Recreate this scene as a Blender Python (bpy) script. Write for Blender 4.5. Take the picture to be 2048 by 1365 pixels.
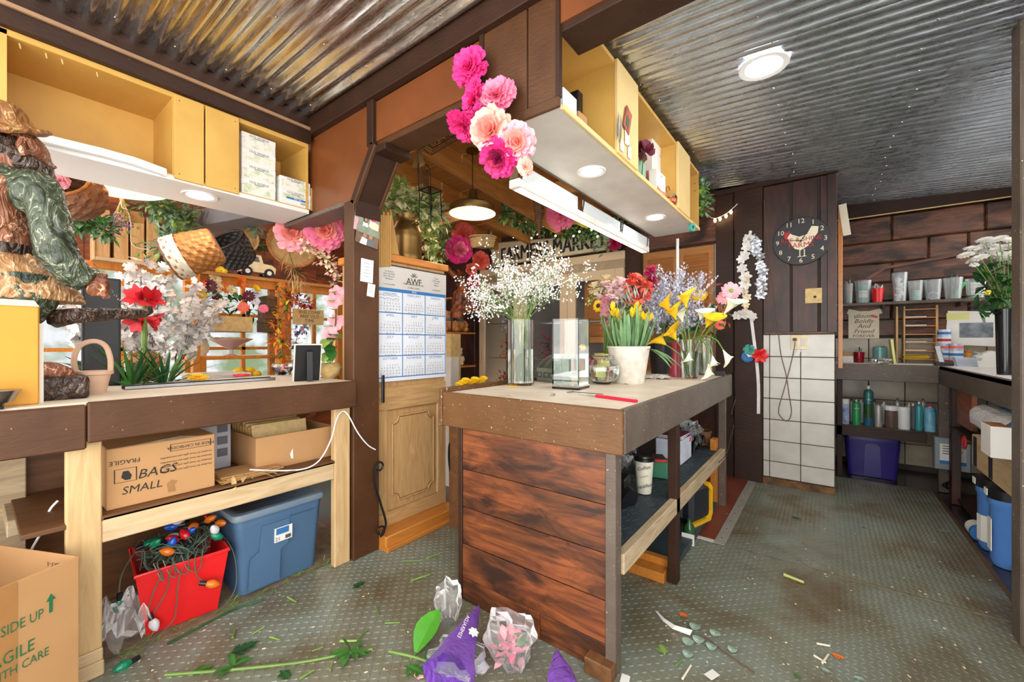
import bpy, bmesh, math, random
from mathutils import Vector, Matrix, Euler, noise as mnoise
R = random.Random(7)
PI = math.pi
scene = bpy.context.scene
for o in list(bpy.data.objects): bpy.data.objects.remove(o)
COL = scene.collection
# ---------------------------------------------------------------- camera
FPX, YAW, HOR, CX, CAMH = 825.0, math.radians(37.25), 686.0, 1024.0, 1.2
cam_d = bpy.data.cameras.new('camera'); cam = bpy.data.objects.new('camera', cam_d); COL.objects.link(cam)
cam.location = (0, 0, CAMH); cam.rotation_euler = (PI/2, 0, YAW)
cam_d.sensor_width = 36; cam_d.lens = 36*FPX/2048; cam_d.shift_y = (HOR-682.5)/2048
cam_d.clip_start = .02
scene.camera = cam
# ---------------------------------------------------------------- world, exposure
w = bpy.data.worlds.new('world'); scene.world = w; w.use_nodes = True
bg = w.node_tree.nodes['Background']; bg.inputs[0].default_value = (1, .985, .96, 1); bg.inputs[1].default_value = 4.3
scene.view_settings.view_transform = 'Standard'; scene.view_settings.look = 'None'
scene.view_settings.exposure = 0.36; scene.view_settings.gamma = 1
scene.view_settings.use_curve_mapping = False
LAMP = 68.0     # strength of the recessed lamps' diffusers
# ---------------------------------------------------------------- pixel rays -> world points
_s, _c = math.sin(YAW), math.cos(YAW)
def A(u, v, X=None, Y=None, Z=None):
    r = (u-CX)/FPX; d = Vector((-_s+r*_c, _c+r*_s, (HOR-v)/FPX))
    t = X/d.x if X is not None else (Y/d.y if Y is not None else (Z-CAMH)/d.z)
    p = d*t; p.z += CAMH
    return p, t/FPX          # the point and metres per pixel there
def P(u, v, **k): return A(u, v, **k)[0]
# ---------------------------------------------------------------- materials
def rgb(h):
    h = h.lstrip('#'); c = [int(h[i:i+2], 16)/255 for i in (0, 2, 4)]
    return tuple(((x+.055)/1.055)**2.4 if x > .04045 else x/12.92 for x in c)+(1,)
MATS = {}
def newmat(name):
    m = bpy.data.materials.new(name); m.use_nodes = True; nt = m.node_tree
    return m, nt, nt.nodes['Principled BSDF']
def N(nt, t, **k):
    n = nt.nodes.new(t)
    for a, b in k.items():
        if a in n.inputs: n.inputs[a].default_value = b
        else: setattr(n, a, b)
    return n
def coords(nt, sc, rnd=True):
    tc = N(nt, 'ShaderNodeTexCoord'); mp = N(nt, 'ShaderNodeMapping'); mp.inputs['Scale'].default_value = sc
    nt.links.new(tc.outputs['Object'], mp.inputs['Vector'])
    if rnd:
        oi = N(nt, 'ShaderNodeObjectInfo'); mu = N(nt, 'ShaderNodeMath', operation='MULTIPLY'); mu.inputs[1].default_value = 37
        nt.links.new(oi.outputs['Random'], mu.inputs[0])
        cb = N(nt, 'ShaderNodeCombineXYZ')
        for i in range(3): nt.links.new(mu.outputs[0], cb.inputs[i])
        nt.links.new(cb.outputs[0], mp.inputs['Location'])
    return mp.outputs[0]
def ramp(nt, src, stops):
    r = N(nt, 'ShaderNodeValToRGB'); e = r.color_ramp.elements
    while len(e) < len(stops): e.new(.5)
    for i, (p, c) in enumerate(stops): e[i].position = p; e[i].color = c
    nt.links.new(src, r.inputs[0]); return r.outputs[0]
def noise(nt, vec, scale, detail=4, rough=.55, dist=0):
    n = N(nt, 'ShaderNodeTexNoise', Scale=scale, Detail=detail, Roughness=rough, Distortion=dist)
    nt.links.new(vec, n.inputs['Vector']); return n.outputs[0]
def bump(nt, bs, src, strength=.3, dist=.01):
    b = N(nt, 'ShaderNodeBump', Strength=strength, Distance=dist)
    nt.links.new(src, b.inputs['Height']); nt.links.new(b.outputs[0], bs.inputs['Normal'])
def sc3(c, k): return tuple(min(1, x*k) for x in c[:3])+(1,)
def pm(name, col, rough=.55, metal=0, var=.25, scale=9, bmp=0, col2=None, sc=(1, 1, 1), sheen=0, lo=.3, hi=.7, coat=0):
    """plain procedural material: two tones mixed by noise, optional fine relief"""
    if name in MATS: return MATS[name]
    m, nt, b = newmat(name); c = rgb(col); c2 = rgb(col2) if col2 else sc3(c, 1-var)
    v = coords(nt, sc); n = noise(nt, v, scale)
    nt.links.new(ramp(nt, n, [(lo, c2), (hi, c)]), b.inputs['Base Color'])
    b.inputs['Roughness'].default_value = rough; b.inputs['Metallic'].default_value = metal
    if coat: b.inputs['Coat Weight'].default_value = coat
    if bmp: bump(nt, b, noise(nt, v, scale*4, 3), bmp, .004)
    MATS[name] = m; return m
def wood(name, c1, c2, axis=0, scale=3, rough=.5, bmp=.15, c3=None, stretch=9, lo=.25, hi=.75, knots=True, coat=0):
    """wood grain running along one local axis; blotchy stain from a second, larger noise"""
    if name in MATS: return MATS[name]
    m, nt, b = newmat(name); s = [stretch]*3; s[axis] = 1
    v = coords(nt, s); n = noise(nt, v, scale, 6, .6, 1.2)
    g = ramp(nt, n, [(lo, rgb(c1)), (hi, rgb(c2))])
    if c3:
        s2 = [2.6]*3; s2[axis] = 1.
        n2 = noise(nt, coords(nt, s2), 3.2, 5, .62, .8)
        mx = N(nt, 'ShaderNodeMix', data_type='RGBA'); f = ramp(nt, n2, [(.40, (0, 0, 0, 1)), (.62, (1, 1, 1, 1))])
        nt.links.new(f, mx.inputs[0]); nt.links.new(g, mx.inputs[6]); mx.inputs[7].default_value = rgb(c3); g = mx.outputs[2]
    nt.links.new(g, b.inputs['Base Color']); b.inputs['Roughness'].default_value = rough
    if coat: b.inputs['Coat Weight'].default_value = coat
    bump(nt, b, n, bmp, .004); MATS[name] = m; return m
def paint(name, col, col2, chip, rough=.38, chips=.69):
    """thick gloss paint over rough wood, with small chips"""
    m, nt, b = newmat(name); v = coords(nt, (1, 1, 1)); n = noise(nt, v, 6)
    g = ramp(nt, n, [(.3, rgb(col2)), (.7, rgb(col))])
    n2 = noise(nt, v, 85, 3, .55); f = ramp(nt, n2, [(chips, (0, 0, 0, 1)), (chips+.03, (1, 1, 1, 1))])
    mx = N(nt, 'ShaderNodeMix', data_type='RGBA'); nt.links.new(f, mx.inputs[0]); nt.links.new(g, mx.inputs[6]); mx.inputs[7].default_value = rgb(chip)
    nt.links.new(mx.outputs[2], b.inputs['Base Color']); b.inputs['Roughness'].default_value = rough; b.inputs['Specular IOR Level'].default_value = .3
    bump(nt, b, noise(nt, coords(nt, (1, 1, 3)), 30, 4), .45, .004); MATS[name] = m; return m
def emit(name, col, st):
    m, nt, b = newmat(name); b.inputs['Base Color'].default_value = rgb(col)
    b.inputs['Emission Color'].default_value = rgb(col); b.inputs['Emission Strength'].default_value = st; MATS[name] = m; return m
def glass(name, col='#ffffff', rough=0., ior=1.45):
    m, nt, b = newmat(name); b.inputs['Base Color'].default_value = rgb(col); b.inputs['Transmission Weight'].default_value = 1
    b.inputs['Roughness'].default_value = rough; b.inputs['IOR'].default_value = ior; MATS[name] = m; return m
def film(name, col, alpha, rough=.12, wr=0):
    """thin clear sheet: transparent mixed with a glossy coat; wr adds wrinkles"""
    m, nt, b = newmat(name); b.inputs['Base Color'].default_value = rgb(col); b.inputs['Roughness'].default_value = rough
    b.inputs['Alpha'].default_value = alpha
    fr = N(nt, 'ShaderNodeFresnel', IOR=1.45); ad = N(nt, 'ShaderNodeMath', operation='ADD'); ad.inputs[1].default_value = alpha
    nt.links.new(fr.outputs[0], ad.inputs[0]); nt.links.new(ad.outputs[0], b.inputs['Alpha'])
    if wr: bump(nt, b, noise(nt, coords(nt, (1, 1, 1)), wr, 3, .6, 1.5), .8, .02)
    MATS[name] = m; return m
# ---------------------------------------------------------------- mesh builder
class M:
    def __init__(s): s.v = []; s.f = []
    def add(s, vs, fs):
        b = len(s.v); s.v += [tuple(x) for x in vs]; s.f += [tuple(i+b for i in f) for f in fs]; return s
    def bx(s, x0, x1, y0, y1, z0, z1, ch=0, mat=None):
        if x1 < x0: x0, x1 = x1, x0
        if y1 < y0: y0, y1 = y1, y0
        if z1 < z0: z0, z1 = z1, z0
        ch = min(ch, .45*min(x1-x0, y1-y0, z1-z0))
        if ch <= 0:
            vs = [(x, y, z) for z in (z0, z1) for y in (y0, y1) for x in (x0, x1)]
            fs = [(0, 2, 3, 1), (4, 5, 7, 6), (0, 1, 5, 4), (2, 6, 7, 3), (0, 4, 6, 2), (1, 3, 7, 5)]
        else:
            vs = []; idx = {}
            lo = (x0, y0, z0); hi = (x1, y1, z1)
            for sx in (0, 1):
                for sy in (0, 1):
                    for sz in (0, 1):
                        c = (sx, sy, sz)
                        for a in range(3):   # vertex lying on the face normal to axis a
                            p = [0, 0, 0]
                            for k in range(3):
                                e = hi[k] if c[k] else lo[k]
                                p[k] = e if k == a else e+(-ch if c[k] else ch)
                            idx[c, a] = len(vs); vs.append(p)
            fs = []
            for a in range(3):
                b, d = (a+1) % 3, (a+2) % 3
                for side in (0, 1):
                    q = []
                    for (i, j) in ((0, 0), (1, 0), (1, 1), (0, 1)):
                        c = [0, 0, 0]; c[a] = side; c[b] = i; c[d] = j; q.append(idx[tuple(c), a])
                    fs.append(tuple(q if side else q[::-1]))
                for (i, j) in ((0, 0), (1, 0), (1, 1), (0, 1)):     # edge chamfers along axis a
                    c0 = [0, 0, 0]; c1 = [0, 0, 0]; c0[b] = c1[b] = i; c0[d] = c1[d] = j; c1[a] = 1
                    q = (idx[tuple(c0), b], idx[tuple(c1), b], idx[tuple(c1), d], idx[tuple(c0), d])
                    fs.append(q if (i ^ j) else q[::-1])
            for c in ((x, y, z) for x in (0, 1) for y in (0, 1) for z in (0, 1)):
                q = (idx[c, 0], idx[c, 1], idx[c, 2]); fs.append(q if sum(c) % 2 else q[::-1])
        if mat is not None: vs = [mat @ Vector(p) for p in vs]
        return s.add(vs, fs)
    def cb(s, c, sz, rot=None, ch=0):
        """box by centre and size, optional rotation (Euler tuple or Matrix)"""
        m = Matrix.Translation(c)
        if rot is not None: m = m @ (rot if isinstance(rot, Matrix) else Euler(rot).to_matrix().to_4x4())
        x, y, z = (q/2 for q in sz); return s.bx(-x, x, -y, y, -z, z, ch, m)
    def lathe(s, prof, n=20, m=None, cap0=True, cap1=True, sx=1, sy=1, wob=0):
        """prof: [(r,z)...] turned about z"""
        vs = []; fs = []; k = len(prof)
        for i in range(n):
            a = 2*PI*i/n
            for j, (r, z) in enumerate(prof):
                rr = r*(1+wob*math.sin(a*3+j*1.7)); vs.append(Vector((rr*math.cos(a)*sx, rr*math.sin(a)*sy, z)))
        for i in range(n):
            i2 = (i+1) % n
            for j in range(k-1): fs.append((i*k+j, i2*k+j, i2*k+j+1, i*k+j+1))
        if cap0 and prof[0][0] > 1e-6: fs.append(tuple(i*k for i in range(n))[::-1])
        if cap1 and prof[-1][0] > 1e-6: fs.append(tuple(i*k+k-1 for i in range(n)))
        if m is not None: vs = [m @ v for v in vs]
        return s.add(vs, fs)
    def cyl(s, p, q, r, r2=None, n=10):
        p, q = Vector(p), Vector(q); d = q-p; L = d.length
        if L < 1e-7: return s
        m = Matrix.Translation(p) @ d.to_track_quat('Z', 'Y').to_matrix().to_4x4()
        return s.lathe([(r, 0), (r if r2 is None else r2, L)], n, m)
    def tube(s, path, r, n=6, r2=None, closed=False):
        path = [Vector(p) for p in path]; k = len(path); vs = []; fs = []
        up = Vector((.13, .21, .97)); px = None
        for i, p in enumerate(path):
            t = (path[(i+1) % k if closed else min(i+1, k-1)]-path[(i-1) % k if closed else max(i-1, 0)])
            if t.length < 1e-9: t = Vector((0, 0, 1))
            t.normalize()
            x = (px-t*px.dot(t)) if px is not None else t.cross(up)
            if x.length < 1e-5: x = t.orthogonal()
            x.normalize(); px = x; y = t.cross(x)
            rr = r if r2 is None else r+(r2-r)*i/(k-1)
            for j in range(n):
                a = 2*PI*j/n; vs.append(p+(x*math.cos(a)+y*math.sin(a))*rr)
        for i in range(k if closed else k-1):
            i2 = (i+1) % k
            for j in range(n):
                j2 = (j+1) % n; fs.append((i*n+j, i*n+j2, i2*n+j2, i2*n+j))
        if not closed: fs.append(tuple(range(n))[::-1]); fs.append(tuple((k-1)*n+j for j in range(n)))
        return s.add(vs, fs)
    def ball(s, c, r, n=8, k=5, sc=(1, 1, 1), rot=None):
        m = Matrix.Translation(c)
        if rot is not None: m = m @ rot
        pr = [(math.sin(PI*j/k)*r, -math.cos(PI*j/k)*r) for j in range(k+1)]
        pr[0] = (0, pr[0][1]); pr[-1] = (0, pr[-1][1])
        m = m @ Matrix.Diagonal((*sc, 1)); return s.lathe(pr, n, m, False, False)
    def prism(s, pts, a, b, axis='Y'):
        """extrude a 2-D outline; axis is the extrusion direction (pts in the other two, right-handed order)"""
        n = len(pts)
        def mk(p, h): return {'Y': (p[0], h, p[1]), 'X': (h, p[0], p[1]), 'Z': (p[0], p[1], h)}[axis]
        vs = [mk(p, a) for p in pts]+[mk(p, b) for p in pts]
        fs = [tuple(range(n)), tuple(range(2*n-1, n-1, -1))]+[(i, (i+n), (i+1) % n+n, (i+1) % n) for i in range(n)]
        return s.add(vs, fs)
    def leaf(s, o, d, L, W, bend=.3, up=(0, 0, 1), n=4, fold=.15, tip=0., shape=.5, th=0):
        """a leaf or petal blade: 3 columns wide, curving; shape = position of the widest point"""
        o = Vector(o); d = Vector(d).normalized(); up = Vector(up); sd = d.cross(up)
        if sd.length < 1e-4: sd = d.orthogonal()
        sd.normalize(); nn = sd.cross(d); vs = []; fs = []
        for i in range(n+1):
            t = i/n
            wv = W/2*(math.sin(PI*min(1, (t/shape*.5 if t < shape else .5+(t-shape)/(1-shape)*.5)))**.8)
            if i == 0: wv = max(wv, W*.08)
            if i == n: wv = max(wv, W*tip)
            c = o+d*(L*t)-nn*(bend*L*t*t)
            vs += [c-sd*wv+nn*fold*wv, c, c+sd*wv+nn*fold*wv]
        for i in range(n):
            b = i*3; fs += [(b, b+1, b+4, b+3), (b+1, b+2, b+5, b+4)]
        return s.add(vs, fs)
    def quad(s, a, b, c, d): return s.add([a, b, c, d], [(0, 1, 2, 3)])
    def mesh(s, name, smooth=False):
        me = bpy.data.meshes.new(name); me.from_pydata([tuple(v) for v in s.v], [], s.f); me.update()
        if smooth: me.shade_smooth()
        return me
    def build(s, name, mat, parent=None, smooth=False, loc=None):
        me = s.mesh(name, smooth); o = bpy.data.objects.new(name, me); COL.objects.link(o)
        me.materials.append(mat if not isinstance(mat, str) else MATS[mat])
        if smooth and smooth != 2:
            try: me.set_sharp_from_angle(angle=math.radians(42))
            except Exception: pass
        if parent is not None: o.parent = parent
        if loc is not None: o.location = loc
        return o
def tag(o, label=None, cat=None, group=None, kind=None):
    if label: o['label'] = label
    if cat: o['category'] = cat
    if group: o['group'] = group
    if kind: o['kind'] = kind
    return o
def thing(name, label, cat, loc=(0, 0, 0), rz=0, group=None):
    o = bpy.data.objects.new(name, None); COL.objects.link(o); o.empty_display_size = .05
    o.location = loc; o.rotation_euler = (0, 0, rz); return tag(o, label, cat, group)
def struct(o): o['kind'] = 'structure'; return o
def dup(root, loc=None, rz=None, label=None, scale=None):
    def cp(o, par):
        c = o.copy(); COL.objects.link(c)
        if par is not None: c.parent = par
        for ch in KIDS(o): cp(ch, c)
        return c
    r = cp(root, None)
    if loc is not None: r.location = loc
    if rz is not None: r.rotation_euler = (0, 0, rz)
    if label: r['label'] = label
    if scale: r.scale = (scale,)*3
    return r
def KIDS(o): return [c for c in list(COL.objects) if c.parent == o]
# lettering: collected, then turned into meshes in one go at the end
TEXTS = []
def face(right, up):
    r, u = Vector(right).normalized(), Vector(up).normalized(); n = r.cross(u)
    return Matrix((r, u, n)).transposed().to_4x4()
FX = face((0, 1, 0), (0, 0, 1))      # faces +X
FY = face((1, 0, 0), (0, 0, 1))      # faces -Y
FZ = face((1, 0, 0), (0, 1, 0))
def text(body, mat, parent, loc, rot, size, align='CENTER', bold=0., shear=0., name='lettering', sx=1., line=1., spacing=1.):
    cu = bpy.data.curves.new(name, 'FONT'); cu.body = body; cu.size = size; cu.align_x = align; cu.align_y = 'CENTER'
    cu.offset = bold; cu.shear = shear; cu.resolution_u = 2; cu.space_line = line; cu.space_character = spacing
    o = bpy.data.objects.new(name, cu); COL.objects.link(o)
    TEXTS.append((o, mat, parent, Matrix.Translation(loc) @ rot @ Matrix.Diagonal((sx, 1, 1, 1)), name)); return o
def finish_texts():
    dg = bpy.context.evaluated_depsgraph_get(); dg.update()
    made = []
    for o, mat, par, mw, name in TEXTS: made.append(bpy.data.meshes.new_from_object(o.evaluated_get(dg)))
    for (o, mat, par, mw, name), me in zip(TEXTS, made):
        cu = o.data; bpy.data.objects.remove(o); bpy.data.curves.remove(cu)
        me.materials.clear(); me.materials.append(MATS[mat] if isinstance(mat, str) else mat); me.name = name
        n = bpy.data.objects.new(name, me); COL.objects.link(n); n.parent = par; n.matrix_local = mw
def tilt(ax, a): return Matrix.Rotation(a, 4, ax)
# ================================================================ materials
paint('brown_paint', '#563720', '#472b18', '#a98a68', .5, .72)
paint('brown_worn', '#6c4a2b', '#5b3d20', '#cdb89a', .42, .665)
paint('dark_paint', '#3b2418', '#2e1b11', '#8d7a68', .5, .74)
paint('grey_brown', '#665a50', '#564a40', '#c9b9a0', .4, .68)
pm('rust_panel', '#7a4422', .35, var=.3, scale=4, bmp=.25)
pm('yellow_ply', '#d6aa58', .5, var=.14, scale=5, bmp=.06, col2='#c89a48')
pm('cream_ply', '#e6c584', .5, var=.12, scale=5, bmp=.06)
pm('white_paint', '#e9e7e4', .45, var=.05, scale=4)
pm('old_white', '#dcd6cb', .5, var=.18, scale=6)
wood('pine', '#a87f50', '#cfa873', 2, 4, .5, .1)
wood('pine_y', '#a87f50', '#cfa873', 1, 4, .5, .1)
wood('honey_y', '#b06a28', '#d48a3c', 1, 4, .3, .06)
wood('lumber_z', '#b8925f', '#dcbd8c', 2, 3, .65, .15)
wood('lumber_y', '#b39468', '#d9c09a', 1, 3, .65, .15)
wood('lumber_dirty', '#8f7a5e', '#c3ae8c', 1, 4, .7, .2)
wood('stain_x', '#4a2514', '#96532a', 0, 2.2, .42, .25, c3='#2f1a10', stretch=12, lo=.3, hi=.72)
wood('stain_dark_z', '#2f1811', '#54281a', 2, 2.5, .45, .2, c3='#25130e')
wood('stain_dark_x', '#4a2a1e', '#8c5a40', 0, 2.5, .5, .25, c3='#2a1812')
wood('red_board', '#6e3016', '#a8582a', 1, 2.5, .45, .2, c3='#4d2513')
wood('rafter', '#a4682e', '#d0954e', 1, 3, .55, .15)
wood('deck_x', '#8f5626', '#c08544', 0, 3, .55, .15)
wood('orange_frame', '#b8661a', '#dc8e30', 2, 4, .4, .06)
wood('louver', '#cf7c2c', '#eba654', 0, 4, .45, .06)
wood('ply_dark', '#4f3018', '#7c512b', 1, 2, .6, .15)
wood('pale_top', '#cfc0aa', '#e6dac6', 1, 2, .5, .1)
pm('island_top', '#ddd2c2', .5, scale=5, col2='#c4b49e', bmp=.1)
pm('dirt', '#8f7f68', .9, scale=20, col2='#5f5343', bmp=.5)
pm('tile', '#cfcbc3', .22, var=.06, scale=6, col2='#bdb8ae')
pm('tile_old', '#b5a893', .3, var=.2, scale=5, col2='#98896f')
pm('grout', '#4a443d', .9, var=.2)
pm('plaster', '#aca8a2', .8, var=.15, scale=12, bmp=.3)
pm('black_iron', '#2c2d30', .4, .6, var=.3)
pm('iron', '#4a4c50', .42, .7, var=.3)
pm('steel', '#b9bcc0', .25, 1, var=.2)
pm('black_plastic', '#17181b', .35, var=.3)
pm('white_plastic', '#ececec', .35, var=.04)
pm('paper', '#e8e6e0', .75, var=.05)
pm('paper_cream', '#e4d9c0', .75, var=.08)
pm('ink', '#232323', .7, var=.1)
pm('ink_blue', '#2d74b5', .6, var=.1)
pm('ink_green', '#1f6b43', .7, var=.1)
pm('ink_grey', '#6a6a70', .7, var=.1)
pm('ink_red', '#b5262c', .6, var=.1)
pm('cardboard', '#bd8f5e', .8, var=.1, scale=5, bmp=.05)
pm('cardboard_in', '#a37747', .85, var=.15, scale=5)
pm('kraft', '#b08547', .75, var=.12, scale=10, bmp=.08)
pm('beige', '#d9c19c', .45, var=.07, scale=5)
pm('leaf', '#3f7a2f', .5, var=.45, scale=14)
pm('leaf_dark', '#2a5a2c', .45, var=.45, scale=14)
pm('leaf_light', '#8fae52', .5, var=.35, scale=14)
pm('leaf_grey', '#8fb092', .55, var=.35, scale=14, col2='#5e8566')
pm('leaf_ivory', '#ece9b8', .5, scale=30, col2='#8fae58', lo=.36, hi=.5)
pm('stem', '#6f8f40', .5, var=.3)
pm('stem_brown', '#6b5038', .7, var=.3)
pm('silver_leaf', '#b8c6b4', .6, var=.25, scale=25)
for n, c, c2 in [('pink', '#f28aa6', '#e8688c'), ('hot_pink', '#f0328a', '#d81f70'), ('light_pink', '#f9b6bd', '#f09aa6'), ('blush', '#fdeae6', '#f9d3d4'), ('peach', '#fbc3b2', '#f59f92'),
                 ('coral', '#f47c66', '#e5584a'), ('red_petal', '#d8202c', '#b01220'), ('white_petal', '#f3f0ec', '#dedad6'), ('yellow_petal', '#f7d21c', '#e8b408'),
                 ('orange_petal', '#f07c1e', '#d85a12'), ('magenta', '#c01858', '#94104a'), ('lilac', '#e6e5f0', '#c6c5da'), ('rose_dust', '#cf8a92', '#b06a76'),
                 ('mauve', '#b08ac8', '#8c66a8'), ('cream_petal', '#f0e3c4', '#e0cc9a'), ('burgundy', '#6e1230', '#4a0a20'), ('purple', '#6a34a0', '#4c2080')]:
    pm(n, c, .65, scale=18, col2=c2)
pm('terracotta', '#c8825a', .75, var=.15, scale=10)
pm('terracotta_pale', '#d8b499', .8, var=.15, scale=10, bmp=.1)
pm('soil', '#3c2a1e', .9, var=.4, scale=30, bmp=.5)
pm('wicker', '#b77a3a', .6, var=.35, scale=30, col2='#8a5526')
pm('wicker_pale', '#d9b87c', .6, var=.3, scale=30)
pm('wicker_white', '#e4d8c2', .6, var=.2, scale=30)
pm('wicker_black', '#2c2826', .6, var=.4, scale=30)
pm('wicker_brown', '#7c5030', .65, var=.4, scale=30)
pm('bronze', '#7f6236', .38, .85, var=.3, scale=6)
pm('burlap', '#a98656', .9, var=.25, scale=60, bmp=.3)
pm('blue_tub', '#4d6c8d', .42, var=.1, scale=5)
pm('blue_lid', '#5f7f9c', .5, var=.3, scale=6, col2='#7f8a90')
pm('purple_tub', '#34297a', .3, var=.3, scale=5)
pm('red_plastic', '#df1f22', .35, var=.08)
pm('green_wire', '#5f7565', .45, var=.3)
pm('mint', '#9ccdb8', .35, var=.1)
pm('teal', '#3f9a8c', .4, var=.15)
pm('yellow_bag', '#cb8f2a', .6, var=.06)
pm('yellow_plastic', '#f0d41c', .35, var=.06)
pm('yellow_green', '#dfe08a', .5, var=.06)
pm('white_pot', '#e3ddd2', .7, scale=25, col2='#cdc4b4', bmp=.25)
pm('galv_box', '#8f9384', .45, .6, var=.25, scale=12)
pm('teddy', '#c98a4a', .95, var=.2, scale=40, bmp=.6)
pm('teddy_pale', '#d8bd98', .95, var=.2, scale=40, bmp=.6)
glass('clear_glass'); glass('water', '#f2fff8', 0, 1.33)
film('pane', '#8a9090', .015, .03); film('clear_plastic', '#e8eef0', .16, .15); film('wrap', '#f4f4f4', .09, .14, 22)
film('wrap_blue', '#7c9cc0', .5, .2, 20); film('wrap_purple', '#8a58c4', .62, .25, 16); film('wrap_dark', '#40382f', .45, .2, 14)
emit('lamp_white', '#fff8ee', LAMP); emit('bulb_warm', '#ffdcae', 70); emit('fairy', '#ffe2a8', 14)
emit('tube_lamp', '#fff6ea', 1.6)
# galvanised sheet
def galv(name, base, rmin, rmax):
    m, nt, b = newmat(name); v = coords(nt, (1.2, 5, 5)); n = noise(nt, v, 2.4, 6, .65, 1.5)
    nt.links.new(ramp(nt, n, [(.3, sc3(rgb(base), .7)), (.65, rgb(base))]), b.inputs['Base Color']); b.inputs['Metallic'].default_value = 1
    nt.links.new(ramp(nt, noise(nt, v, 5, 5, .7, 2), [(.3, (rmin,)*3+(1,)), (.7, (rmax,)*3+(1,))]), b.inputs['Roughness'])
    bump(nt, b, noise(nt, coords(nt, (1, 2.5, 2.5)), 7, 4, .6, 2), .06, .01); MATS[name] = m
galv('galv', '#dededc', .1, .34); galv('galv_cool', '#cdd5e2', .18, .42)
# diamond plate: grey green, browner where it is trodden and stained
def plate(name):
    m, nt, b = newmat(name); v = coords(nt, (1, 1, 1), False)
    g = ramp(nt, noise(nt, v, 2.3, 5, .6, .6), [(.34, rgb('#695b43')), (.47, rgb('#7a7967')), (.66, rgb('#878f84'))])
    nt.links.new(g, b.inputs['Base Color']); b.inputs['Metallic'].default_value = .12
    nt.links.new(ramp(nt, noise(nt, v, 7, 5), [(.3, (.26,)*3+(1,)), (.7, (.5,)*3+(1,))]), b.inputs['Roughness'])
    bump(nt, b, noise(nt, v, 60, 3), .08, .003); MATS[name] = m
plate('plate')
# ================================================================ floor
fl = struct(M().bx(-2.14, .70, -1.6, 4.72, -.02, 0).build('floor', 'plate'))
lug = M(); pitch = .0245; L2, W2, HH = .0118, .0042, .0027
for i in range(int((.7+2.13)/pitch)):
    for j in range(int((4.7-.15)/pitch)):
        x = -2.13+(i+.5)*pitch; y = .15+(j+.5)*pitch
        a = PI/4 if (i+j) % 2 else -PI/4
        ca, sa = math.cos(a), math.sin(a)
        def q(p, r, z): return (x+p*ca-r*sa, y+p*sa+r*ca, z)
        lug.add([q(-L2, 0, 0), q(0, -W2, 0), q(L2, 0, 0), q(0, W2, 0), q(-L2*.45, 0, HH), q(L2*.45, 0, HH)],
                [(0, 1, 5, 4), (1, 2, 5), (2, 3, 4, 5), (3, 0, 4)])
tag(lug.build('raised_tread', 'plate', fl), kind='stuff')
M().bx(-.52, .70, 2.700, 2.712, 0, .0022).build('floor_seam', 'dirt', fl)
M().bx(-2.14, -1.6, .395, .404, 0, .0022).build('floor_seam', 'dirt', fl)
M().bx(.685, .705, 2.3, 4.72, 0, .004).build('floor_edge_strip', 'stem_brown', fl)
fr_ = struct(M().bx(.70, 1.6, .5, 5.6, -.04, -.004).build('floor_alcove', pm('dark_floor', '#3e3538', .25, var=.4, scale=3)))
M().bx(.05, .70, 4.72, 5.6, -.04, -.004).build('floor_slab', 'dark_floor', fr_)
fs_ = struct(M().bx(-2.9, -2.14, -1.6, 1.42, -.03, -.003).build('floor_under_counter', 'dirt'))
struct(M().bx(-4.9, -2.14, -2.2, 4.4, -.06, -.03).build('floor_shop', pm('shop_floor', '#7c4a52', .7, scale=2, col2='#3d7068')))
fp = struct(M().bx(-1.35, -.52, 2.72, 4.12, 0, .004).build('floor_red_patch', pm('red_lino', '#6e3226', .35, scale=4, col2='#8c4a36')))
st = M().bx(-.535, -.475, 2.69, 4.08, .004, .008, .002).build('threshold_strip', pm('aluminium', '#b4b0a6', .45, .3, var=.2), fp)
scw = M()
for k in range(9): scw.lathe([(.005, 0), (.004, .002)], 8, Matrix.Translation((-.505, 2.78+k*.15, .008)))
tag(scw.build('screw', 'iron', st))
M().bx(-.78, -.535, 2.69, 2.73, .004, .007, .001).build('threshold_strip', 'old_white', fp)
# ================================================================ ceilings of corrugated sheet
def zc(x, y): return 2.52+.025*(y-1.3)-.06*(x+.8)
def sheets(name, x0, x1, y0, y1, zf, mat, w=.68, amp=.011, pit=.068, nx=1):
    root = struct(thing(name, None, None)); y = y0; k = 0
    while y < y1-.01:
        ye = min(y1, y+w); m = M(); n = int((ye-y+.02)/pit*8); vs = []; fs = []; off = .003*(k % 2)
        for i in range(n+1):
            yy = y+(ye-y+.02)*i/n; ph = (yy-y)/pit*2*PI
            h = amp*math.tanh(1.7*math.cos(ph))
            for x in (x0, x1): vs.append((x, yy, zf(x, yy)+.012+off+h))
        for i in range(n): fs.append((2*i, 2*i+1, 2*i+3, 2*i+2))
        m.add(vs, fs); m.build('roof_sheet', mat, root, True); y = ye; k += 1
    sc = M()
    for xx in [x0+.25+.55*i for i in range(int((x1-x0)/.55)+1)]:
        yy = y0+.034
        while yy < y1:
            sc.lathe([(.005, 0), (.004, -.003), (0, -.004)], 6, Matrix.Translation((xx+R.uniform(-.02, .02), yy, zf(xx, yy)+.0015))); yy += .204
    tag(sc.build('roof_screw', 'steel', root), kind='stuff'); return root
sheets('ceiling_front', -2.62, 1.6, -1.5, 1.26, lambda x, y: 2.565, 'galv', w=.7, amp=.013, pit=.074)
sheets('ceiling_workroom', -1.0, 1.9, 1.46, 5.42, zc, 'galv_cool', w=.66)
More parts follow.
